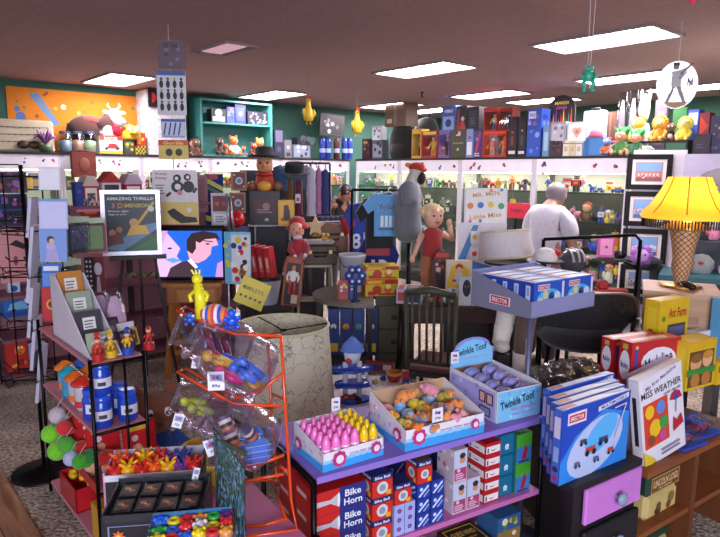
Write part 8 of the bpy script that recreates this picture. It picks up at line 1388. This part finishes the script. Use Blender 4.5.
p3 = G(496, 424, zt); r3 = yw - .03; p3 += Matrix.Rotation(r3, 3, 'Z') @ Vector((-.0, 0, 0)); p3.z = zt; w3, d3 = .225, .30
def tw(f): f.rect(.02, .03, .98, .97, '#7ac0e8').blobs(26, ['#a8d8f4', '#5aa8dc'], .025, .05, .1, .95, .9, 3).text('Twinkle Toof', .45, .62, .26, '#1c1c2a', .76, .15).text('fairy pillow pals', .6, .36, .12, '#c87ab8', .6).text('keep teeth safe', .6, .2, .1, '#b88ac0', .5)
def sd3(f): f.rect(.03, .04, .97, .96, '#b0a8e0').blobs(10, ['#c8c4f0', '#9a90d0'], .04, .05, .05, .6, .95, 2); [f.rect(.66 + .15 * k, .5, .79 + .15 * k, .86, '#2a1c30').rect(.68 + .15 * k, .54, .77 + .15 * k, .82, '#d8a8a0') for k in range(2)]; f.rect(.68, .1, .9, .4, '#2a2a3a').rect(.70, .14, .88, .36, '#8a90b8')
t3 = pdq('pillow_tray', 'blue cardboard tray of little lilac pillows with a header card', p3, r3, w3, d3, .125, .14, '#a07a5a', tw, sd3); R3 = Matrix.Rotation(r3, 3, 'Z')
m = MB(); m.prism('#8a8ad0', [(0, .13), (w3, .13), (w3, .20)] + [(w3 / 2 + math.cos(a) * w3 * .42, .21 + math.sin(a) * .045) for a in [PI * k / 8 for k in range(9)]] + [(0, .20)], d3 - .006, d3 - .003); f = Face(m, (0, d3 - .0066, .13), (w3, 0, 0), (0, 0, .12)); f.poly([(.03, .03), (.97, .03), (.97, .55), (.88, .7), (.7, .9), (.5, .96), (.3, .9), (.12, .7), (.03, .55)], '#7ac0e8').text('Twinkle Toof', .46, .60, .26, '#1c1c2a', .74, .12).text('a home for baby teeth', .5, .3, .1, '#c87ab8', .7); m.build('header_card', t3)
for k in range(8):
 i, j = k % 2, k // 2; t = thing('small_pillow', 'lilac pillow with a clear pocket, %s in the %s column of the blue tray' % (ORD[j], ['left', 'right'][i]), 'pillow', p3 + R3 @ Vector((.062 + i * .10, .04 + j * .065, .10 + .006 * j)), r3 + .1 * (k % 3 - 1), 'lilac pillows in the blue tray', rx=.5); m = MB(); m.ell('#a8a4dc|fabric', (0, 0, 0), (.04, .026, .028)); m.build('pillow_body', t); m = MB(); m.ell('#d8d8ec|jar', (0, -.008, .012), (.036, .024, .022)); m.build('clear_pocket', t)
cardtag(p3 + R3 @ Vector((.015, d3 - .012, .155)), r3, 'white price card at the corner of the lettered header card', .04)
# boxes on the shelf under the lilac top
def stack(x, y, z, w, d, h, n, name, lab, col, front, side=None, top=None, rz=0, group=None):
 for k in range(n): lb = lab if n == 1 else '%s, %s' % (lab, {2: ['lower of two', 'upper of two'], 3: ['bottom of three', 'middle of three', 'top of three']}.get(n, ['%s from the bottom' % ORD[i] for i in range(n)])[k]); pbox(name, lb, 'box', tp(x + w / 2, y + d / 2, z + k * (h + .0012)), yw + rz, w, d, h, col, front, side, top, group)
z0 = zS + .001
def horn(f): f.rect(0, 0, 1, 1, '#1f2a7a').rect(.0, .0, .48, 1, '#c01c1c').poly([(.03, .38), (.3, .42), (.46, .2), (.46, .8), (.3, .58), (.03, .62)], '#b8b8c4').disc(.46, .5, .025, '#e0e0e8', .32).text('Bike', .74, .7, .3, '#e0e0ec', .32).text('Horn', .74, .32, .3, '#e0e0ec', .36)
hd = lambda f: f.rect(.05, .08, .95, .92, '#a81818').rect(.1, .4, .6, .6, '#d8b8b0')
stack(.0, .02, z0, .19, .15, .08, 3, 'horn_box', 'red and blue bike horn box in the front stack', '#b01a1a', horn, hd, hd, group='bike horn boxes'); stack(.02, .22, z0, .16, .14, .075, 3, 'horn_box', 'red bike horn box in the stack behind', '#a81a1c', horn, hd, hd, group='bike horn boxes')
def bell(f): f.rect(0, .74, 1, 1, '#1c2466').text('Bike Bell', .5, .86, .13, '#d8dcec', .75).rect(0, 0, 1, .74, '#c8281c').disc(.5, .4, .28, '#c8ccd8').disc(.5, .4, .16, '#8a90a0').rect(.68, .06, .92, .26, '#e0a020')
stack(.215, .02, z0, .08, .075, .082, 3, 'bell_box', 'red bike bell box in the front stack', '#1c2466', bell, bell, lambda f: f.rect(.1, .1, .9, .9, '#27307a'), group='bike bell boxes')
def pur(f): [f.disc(.5, .2 + .3 * k, .2, '#3a2a8a').disc(.5, .2 + .3 * k, .1, '#c85a8a') for k in range(3)]
for i in range(2): stack(.305 + .045 * i, .02, z0, .042, .08, .115, 1, 'lilac_box', ['lilac box with three purple circles, left one', 'lilac box with three purple circles, right one'][i], '#a0a8e0', pur, pur, group='lilac circle boxes');
stack(.30, .06 + .05, z0 + .0, .075, .07, .12, 1, 'toy_carton', 'red and white carton behind the lilac circle boxes', '#b8241c', bell, bell, group='cartons on the middle shelf'); stack(.305, .02, z0 + .117, .07, .07, .075, 1, 'bell_box', 'red bike bell box on top of the lilac boxes', '#1c2466', bell, bell, group='bike bell boxes')
def blue(f): f.rect(.06, .06, .94, .94, '#1f3a9a').line(.15, .15, .85, .8, .008, '#c8d4f0').line(.5, .1, .9, .5, .006, '#8aa8e0').disc(.3, .65, .12, '#c8d4f0')
for i in range(2): stack(.40 + .062 * i, .02, z0, .058, .08, .055, 3 - (i == 0) * 0, 'pen_box', 'dark blue box in the %s front stack' % ['left', 'right'][i], '#1c2f8a', blue, blue, group='dark blue boxes')
stack(.40, .02, z0 + .170, .062, .07, .085, 1, 'bell_box', 'tall bike bell box above the left dark blue stack', '#5a4a3a', bell, bell, group='bike bell boxes')
def girl(f): f.rect(.05, .05, .95, .95, '#b8c4e0').rect(.05, .05, .95, .42, '#a83a6a').disc(.62, .66, .22, '#c88a6a').disc(.62, .8, .22, '#3a2430', .09).disc(.35, .36, .12, '#d8c0d8').lines(.12, .1, .8, .3, 3, '#e0c0d8')
gs = lambda f: f.blobs(9, ['#d8a0b0', '#b86a7a', '#e8dce0'], .1, seed=2)
for i, (x, z, lb) in enumerate(((.57, 0, 'girl print box at the lower left on the middle shelf'), (.637, 0, 'girl print box at the lower right on the middle shelf'), (.57, .127, 'girl print box stacked over the lower left one'))): stack(x, .03, z0 + z, .062, .10, .125, 1, 'doll_box', lb, '#c8b8c8', girl, gs, group='girl print boxes')
def smile(f): f.rect(0, .74, 1, 1, '#b81c24').rect(0, 0, 1, .12, '#b81c24').rect(.04, .14, .96, .72, '#e4e0e4').poly([(.3, .5), (.4, .3), (.6, .3), (.7, .5), (.6, .38), (.4, .38)], '#b82a2a').rect(.1, .2, .2, .6, '#5a5a6a')
stack(.72, .03, z0, .075, .1, .048, 5, 'smile_box', 'white and red box with a smile print', '#b01c24', smile, smile, group='white and red smile boxes')
teal = lambda f: f.rect(.06, .06, .94, .94, '#1a6a90').disc(.5, .4, .14, '#d8e0e8').poly([(.35, .25), (.65, .25), (.5, .5)], '#b8d0d8')
stack(.80, .04, z0, .075, .1, .085, 3, 'teal_box', 'teal box with a small white print', '#12587a', teal, teal, group='teal boxes')
grn = lambda f: f.rect(0, .72, 1, 1, '#4aa82a').rect(0, 0, 1, .72, '#3a7ac0').poly([(k * .1, .72) for k in range(11)] + [(1 - k * .1, .5 + .12 * (k % 2)) for k in range(11)], '#4aa82a').poly([(.35, .12), (.6, .1), (.75, .45), (.6, .62), (.45, .4)], '#a82438').rect(.15, .03, .85, .09, '#1f3a6a')
stack(.88, .03, z0, .08, .10, .122, 2, 'green_box', 'green and blue box with a red parrot shape', '#2f7a3a', grn, teal, group='green parrot boxes')
for i in range(6): stack(.20 + i * .12, .30, z0, .105, .09, .12 + .03 * (i % 2), 1, 'back_carton', 'plain dark carton %s along the back of the middle shelf' % ORD[i], ['#5a2a2a', '#2a3a5a', '#6a5a4a'][i % 3], blue, blue, group='cartons at the back of the middle shelf')
gold = lambda f: f.rect(.05, .06, .95, .94, '#2a1f14').rect(.08, .1, .92, .9, '#c8a84a').rect(.11, .15, .89, .85, '#2a1f14').text('GUESS WHO', .5, .58, .22, '#d8b860', .66).lines(.2, .2, .8, .42, 2, '#a8884a')
stack(.60, .02, zL + .001, .17, .14, .17, 1, 'gold_box', 'dark box with a gold lettered border on the bottom board', '#2a1f14', gold, gold, gold)
stack(.79, .02, zL + .001, .12, .12, .12, 2, 'picture_carton', 'blue and brown picture carton on the bottom board', '#2f5a8a', lambda f: f.rect(0, 0, 1, .5, '#8a6a3a').blobs(8, ['#c8a04a', '#5a7a3a', '#d8d0b0'], .1), group='picture cartons'); stack(.1, .04, zL + .001, .2, .2, .2, 1, 'red_carton', 'plain red carton at the left of the bottom board', '#8a1a1c', hd, hd)
EB, PILL = '#1d46b8', lambda f, x, y, w, h: f.rect(x - w / 2 - .02, y - h / 2 - .03, x + w / 2 + .02, y + h / 2 + .03, '#e4d8e4').rect(x - w / 2, y - h / 2, x + w / 2, y + h / 2, '#b81c34').text('ERECTOR', x, y, h * .6, '#f0e8ec', w * .85)
def er(f):
 f.poly([(0, 0), (1, 0), (1, .7), (.6, .85), (.2, .6), (.0, .3)], '#2f86e0').disc(.5, .38, .42, '#b8c4ec', .36, 20, .35).disc(.58, .52, .26, '#58b0f0', .2, 16, .5); PILL(f, .2, .86, .22, .1); f.poly([(.5, .84), (.96, .92), (.96, .99), (.5, .91)], '#d8dcec').text('MULTIMODELS', .73, .915, .045, '#1c2a6a', .38, .12)
 for x, y, s in ((.42, .34, 1), (.6, .42, .9), (.3, .5, .6), (.72, .24, .6), (.5, .2, .5), (.22, .22, .5)): f.rect(x - .07 * s, y - .02, x + .07 * s, y + .05 * s, ['#3a4468', '#c8402a', '#5a6a90'][int(x * 10) % 3]).disc(x - .05 * s, y - .03, .03 * s, '#1a1a24').disc(x + .05 * s, y - .03, .03 * s, '#1a1a24')
 f.line(.76, .4, .9, .86, .006, '#d8c8d0').line(.9, .86, .72, .84, .005, '#d8c8d0')
ers = lambda f: (f.rect(.08, .02, .92, .98, '#3a62c0').rect(.15, .62, .85, .9, '#c8c0d8').rect(.2, .3, .8, .5, '#8aa0d8').disc(.5, .2, .3, '#2a2a3a').rect(.3, .04, .7, .12, '#b81c34'))
ert = lambda f: (f.rect(.02, .06, .98, .94, '#6a90d8').poly([(.05, .1), (.5, .2), (.9, .1), (.6, .9), (.2, .8)], '#c8d8f0').rect(.05, .2, .22, .8, '#c87a6a'))
zK = .615; pE = G(560, 487, zK + .001); eE = G(629, 458, zK + .001) - pE; yE = math.atan2(eE.y, eE.x); wE = eE.length * .97; RE = Matrix.Rotation(yE, 3, 'Z')
t = thing('black_dresser', 'black dresser with a pink drawer below the big blue boxes', 'dresser', pE + RE @ Vector((.085, -.03, -zK - .001)), yE); wK = wE - .03; dK = .42; m = MB(); m.slab('#16141a|paint', [(-.02, .02), (wK, .02), (wK, dK), (.30, dK)], 0, zK - .025); m.build('carcass', t); m = MB(); m.slab('#1a171d|paint', [(-.05, 0), (wK, 0), (wK, dK + .01), (.29, dK + .01), (-.05, .07)], zK - .025, zK); m.build('top_board', t)
for k in range(3): m = MB(); zz = zK - .175 - k * .17; m.box('#c87ad0|paint' if k == 0 else '#1c1a20|paint', .03, .0, zz, .03 + .34, .02, zz + .14, .006); o = m.build('drawer', t, label='pink painted drawer front' if k == 0 else None); m = MB(); m.lathe('#8aa0b4|gloss', [(.008, 0), (.010, .015), (.024, .02), (.026, .03), (.015, .036), (0, .037)], 18); m.v = [(x + .21, -z, y + zz + .065) for x, y, z in m.v]; m.build('knob', o)
for k in range(4): pbox('construction_set', ['big blue construction set box, frontmost of the row', 'big blue construction set box, second in the row', 'big blue construction set box, third in the row', 'big blue construction set box, last in the row'][k], 'box', pE + RE @ Vector((wE / 2 + .04 * k, .025 + k * .05, 0)), yE, wE, .037, .275 - .004 * (k % 3), EB, er, ers, ert, 'big blue construction set boxes')
# tray stand
pT = D(531, 319, 2.6); yT = .62; RT_ = Matrix.Rotation(yT, 3, 'Z'); wT, dT_ = .46, .36; t = thing('tray_stand', 'grey lavender display tray on a metal post', 'display stand', pT, yT); GL = '#8a8cb8|paint'
m = MB(); m.box(GL, 0, 0, 0, wT, .004, .075); m.build('front_panel', t); m = MB(); m.box(GL, 0, 0, 0, wT, dT_, .004); m.build('base', t)
for x in (0, wT):
 o_ = [(0, 0), (dT_, 0), (dT_, .17), (0, .075)]; m = MB(); vs = [(x - .002, y, z) for y, z in o_] + [(x + .002, y, z) for y, z in o_]; m.add(vs, [(3, 2, 1, 0), (4, 5, 6, 7)] + [(i, (i + 1) % 4, (i + 1) % 4 + 4, i + 4) for i in range(4)], '#77778f|paint')
 if x == 0: f = Face(m, (-.0026, dT_, 0), (0, -dT_, 0), (0, 0, .1)); PILL(f, .5, .52, .3, .34)
 m.build('side_panel', t)
m = MB(); m.box(GL, 0, dT_ - .004, 0, wT, dT_, .17); m.build('back_panel', t); m = MB(); m.tube('#8a92b8|metal', [(.02, .02, -pT.z), (.02, .02, 0)], .014, 10); m.build('post', t); m = MB(); m.lathe('#8a92b8|metal', [(.11, 0), (.11, .015), (.02, .03)], 18, (.02, .02, -pT.z)); m.build('foot', t)
def er2(f): f.rect(0, 0, 1, 1, '#2456c0').disc(.5, .42, .42, '#4ab0f0', .36).blobs(7, ['#1c2a5a', '#c8d4e8', '#d8c890', '#3a4a80'], .08, .2, .2, .8, .65, 5).rect(.9, .05, .98, .95, '#d0d4e8'); PILL(f, .3, .84, .34, .12)
er2s = lambda f: f.rect(.05, .05, .95, .95, '#1c3a9a').rect(.3, .1, .7, .9, '#c0ccec').rect(.38, .6, .62, .85, '#8a9ac8')
for i in range(2):
 for j in range(5): pbox('small_set_box', '%s construction box, %s from the front in the %s column of the tray' % (['blue', 'pale blue'][i], ORD[j], ['left', 'right'][i]), 'box', pT + RT_ @ Vector((.012 + .218 * (i + .5), .035 + j * .066, .0055)), yT, .212, .063, .15, '#1d3ea0', er2, er2s, ert, 'small construction boxes in the tray')
zB2 = .52; pB = G(652, 472, zB2); eB = G(705, 446, zB2) - pB; yB = math.atan2(eB.y, eB.x); RB2 = Matrix.Rotation(yB, 3, 'Z')
def bp(x, y, z): return Vector((pB.x, pB.y, 0)) + RB2 @ Vector((x, y, z))
t = thing('brown_cabinet', 'open brown wooden cabinet at the right edge', 'cabinet', (pB.x, pB.y, 0), yB); WC = '#8a4a26|wood|x'; m = MB(); m.box(WC, -.02, 0, zB2 - .03, .8, .32, zB2, .004); m.build('top_board', t)
for x in (-.015, .37, .78): m = MB(); m.box('#6a3a20|wood', x, .012 if x > 0 else .26, 0, x + .035, .31, zB2 - .03); m.build('upright', t)
m = MB(); m.box('#3a2014|wood', 0, .30, 0, .8, .315, zB2 - .03); m.build('back_panel', t); m = MB(); m.box(WC, -.02, .02, .215, .8, .30, .24); m.build('shelf_board', t)
t = thing('log_tin', 'green and cream toy log tin inside the brown cabinet', 'tin', bp(.20, .15, .241), yB); m = MB(); m.bx('#c8b070|paint', .25, .2, .12, bev=.02); f = Face(m, (-.125, -.1008, 0), (.25, 0, 0), (0, 0, .12)); f.blobs(7, ['#6a4a24', '#4a3018', '#8a6a34'], .09, .25, .25, .8, .65, 4); m.build('tin_body', t)
m = MB(); m.bx('#163a2a|paint', .256, .206, .125, z=.112, bev=.015); f = Face(m, (-.128, -.1038, .112), (.256, 0, 0), (0, 0, .125)); f.rect(.08, .12, .94, .7, '#b89858').rect(.1, .16, .92, .66, '#7a4a26').text('LINCOLN LOGS', .51, .45, .26, '#e0c890', .74).text('the original', .5, .24, .09, '#e0c890', .4); m.build('lid', t)
t = thing('log_tin', 'second log tin on the cabinet floor below the green one', 'tin', bp(.17, .15, .001), yB); m = MB(); m.bx('#b09a5a|paint', .22, .2, .14, bev=.02); m.build('tin_body', t); m = MB(); m.bx('#163a2a|paint', .226, .206, .05, z=.13, bev=.015); m.build('lid', t)
def miss(f):
 f.rect(.02, .02, .98, .98, '#e4e0ea').text('My first Madeline', .5, .91, .055, '#5a3a8a', .72, .2).text('MISS WEATHER', .5, .80, .075, '#17141c', .92).text('color me set', .74, .725, .035, '#3a3a5a', .4).rect(.06, .2, .62, .70, '#d8402a').disc(.2, .6, .1, '#e8c020').disc(.45, .6, .1, '#5a8ad8').disc(.3, .4, .13, '#e8c020').disc(.5, .42, .1, '#3a9a4a').disc(.2, .28, .08, '#8a4a2a').disc(.45, .28, .08, '#c84a9a')
 f.poly([(.66, .62), (.7, .68), (.8, .71), (.9, .68), (.95, .6), (.8, .6)], '#b82438').poly([(.74, .6), (.8, .71), (.86, .6)], '#2a4aa8').line(.8, .6, .78, .46, .005, '#3a2a2a').poly([(.7, .25), (.95, .3), (.9, .42), (.8, .36), (.72, .42)], '#b8242c').poly([(.0, .0), (.28, .04), (.0, .2)], '#e0c030').lines(.4, .06, .9, .15, 2, '#8a8aa0')
p_ = G(650, 466, zB2 + .003); pbox('weather_book', 'white boxed colouring set lettered MISS WEATHER, leaning to the left', 'boxed set', p_ + RB2 @ Vector((.13, .03, 0)), yB - .05, .295, .045, .385, '#d8d4de', miss, lambda f: f.rect(.1, .03, .9, .97, '#e0dce4').rect(.3, .25, .7, .8, '#2a2430'), lambda f: f.rect(.05, .1, .95, .9, '#dcd8e2'), ry=-.14, rx=-.06)
pbox('white_set', 'plain white boxed set behind the lettered weather set', 'boxed set', p_ + RB2 @ Vector((.19, .11, 0)), yB - .05, .26, .04, .37, '#d4d0da', lambda f: f.rect(.05, .05, .95, .95, '#dcd8e0'), ry=-.15)
t = thing('step_riser', 'dark wooden riser holding games behind the blue boxes', 'riser', bp(-.14, .5, 0), yB); zQ = .75; m = MB(); qs = [RB2.inverted() @ (D(px, 380, d) - Vector(t.location)) for px, d in ((647, 2.6), (628, 2.74), (688, 2.66), (664, 2.9), (697, 2.95), (718, 2.95), (715, 2.7))]; x0, x1, y0, y1 = min(v.x for v in qs) - .13, max(v.x for v in qs) + .06, max(-.15, min(v.y for v in qs) - .06), max(v.y for v in qs) + .07; m.box('#2a1c18|wood', x0, y0, zQ - .03, x1, y1, zQ); m.build('top_board', t)
for x in (x0 + .02, x1 - .06):
 for y in (y0 + .03, y1 - .05): m = MB(); m.box('#2a1c18|wood', x, y, 0, x + .04, y + .04, zQ - .03); m.build('leg', t)
def mad(f): f.rect(0, 0, 1, 1, '#b8202a').disc(.56, .6, .36, '#e8e0e8', .26).disc(.56, .6, .35, '#e0dce8', .25).text('Madeline', .56, .6, .26, '#3a2a7a', .56, .25).text('GAMES', .56, .2, .14, '#e0a83a', .36).rect(.06, .5, .12, .9, '#3a4a9a').disc(.09, .9, .03, '#d8b040')
mads = lambda f: (f.disc(.5, .55, .4, '#e8e0e8', .28), f.text('Madeline', .5, .55, .12, '#3a2a7a', .6, 0), f.rect(.2, .05, .8, .15, '#2a3a9a').rect(.3, .85, .7, .95, '#c8b040'))
for i, (px, py, d) in enumerate(((647, 386, 2.6), (628, 382, 2.74))): q_ = D(px, py, d); q_.z = zQ + .001; pbox('madeline_box' if 0 else 'game_box', ['red game box with white oval lettering, front one of two', 'red game box with white oval lettering, rear one of two'][i], 'box', q_, yB - .22, .285, .07, D(px, 338 - i * 3, d).z - zQ, '#b01c26', mad, mads, lambda f: f.rect(.04, .08, .96, .92, '#c83a3a').rect(.1, .3, .8, .7, '#e0b8b0'), 'red oval lettered game boxes')
def kid(f): f.rect(0, .84, 1, 1, '#d8a818').rect(.06, .06, .94, .8, '#6a4a24').disc(.3, .56, .2, '#d8a070').disc(.7, .6, .18, '#e0b080').disc(.3, .66, .2, '#8a5a2a', .1).disc(.7, .7, .19, '#c88a3a', .09).rect(0, .3, 1, .44, '#3a8a3a').disc(.3, .2, .16, '#b87a3a').disc(.68, .2, .16, '#b8743a')
q_ = D(688, 388, 2.66); q_.z = zQ + .001; pbox('toy_box', 'yellow toy box with two smiling children printed on it', 'box', q_, yB - .1, .205, .1, D(688, 338, 2.66).z - zQ, '#d8b41c', kid, lambda f: f.rect(.1, .1, .9, .9, '#e0c030'), lambda f: f.rect(.1, .1, .9, .9, '#e8cc3a'))
def ant(f): f.rect(.3, .08, .9, .66, '#3a4a3a').rect(.34, .12, .86, .62, '#6a5a8a').rect(.34, .12, .86, .32, '#4a6a3a').text('Ant Farm', .6, .82, .13, '#b82a1c', .6).text('Ant', .14, .3, .12, '#b82a1c', .2, PI / 2).disc(.14, .75, .06, '#5a8a3a').disc(.12, .55, .05, '#b84a2a')
q_ = D(664, 345, 2.9); q_.z = zQ + .001; pbox('insect_kit', 'yellow insect habitat box with a dark window', 'box', q_, yB - .1, .225, .08, D(664, 298, 2.9).z - zQ, '#d8b418', ant, lambda f: f.rect(.2, .1, .8, .9, '#e0c02a').rect(.35, .2, .65, .6, '#b82a1c'), lambda f: f.rect(.1, .1, .9, .9, '#e0c84a'))
t = thing('crate_shelf', 'plain dark shelf board raising the tan crate', 'shelf', Vector((D(684, 300, 3.15).x, 3.2, 0)), -.42); hz_ = D(684, 288, 3.15).z - .221; m = MB(); m.bx('#2a2024|wood', .42, .38, .03, z=hz_ - .03); m.build('shelf_board', t)
for s in (-1, 1): m = MB(); m.bx('#2a2024|wood', .03, .36, hz_ - .03, x=s * .19); m.build('side_panel', t)
for i, (px, py, py1, wd, d, c, c2, lb) in enumerate(((697, 330, 350, 20, 2.95, '#d8d4dc', '#b82a34', 'white and red carton behind the yellow children box'), (718, 298, 352, 16, 2.95, '#5aa0d0', '#c8dcec', 'pale blue carton at the right edge'), (715, 360, 382, 18, 2.7, '#d8b020', '#b8281c', 'yellow and red carton at the right edge'))):
 q_ = D(px, py1, d); h_ = D(px, py, d).z - zQ; q_.z = zQ + .001; pbox('small_carton', lb, 'carton', q_, yB - .1, wd * S(d), .06, h_, c, lambda f: f.rect(.1, .55, .9, .85, c2).disc(.5, .3, .16, c2), group='cartons on the riser')
for i in range(4):
 x, y, z = ((.37, .08, 0), (.37, .235, 0), (.37, .235, .064), (.56, .10, 0))[i]; t = thing('vehicle_pack', ['blue vehicle pack at the front right of the weather set', 'blue vehicle pack behind the front one, lower of two', 'blue vehicle pack behind the front one, upper of two', 'blue vehicle pack at the far right edge'][i], 'package', bp(x, y, zB2 + .001 + z), yB - .1, 'blue vehicle packs on the brown cabinet'); m = MB(); m.bx('#2a4ab0', .17, .14, .012); m.bx('#2f5ac8', .17, .012, .05, y=.064); m.build('backing_tray', t); m = MB(); m.bx('#b83a4a', .1, .05, .02, z=.013, bev=.006); m.bx('#4a6ac8', .05, .045, .015, z=.033, bev=.005); [m.tube('#16141a', [(x_, -.03, .018), (x_, .03, .018)], .009, 8) for x_ in (-.03, .03)]; m.build('toy_vehicle', t); m = MB(); m.bx('#e8ecff|film', .15, .11, .045, z=.0125, bev=.01); m.build('clear_cover', t)
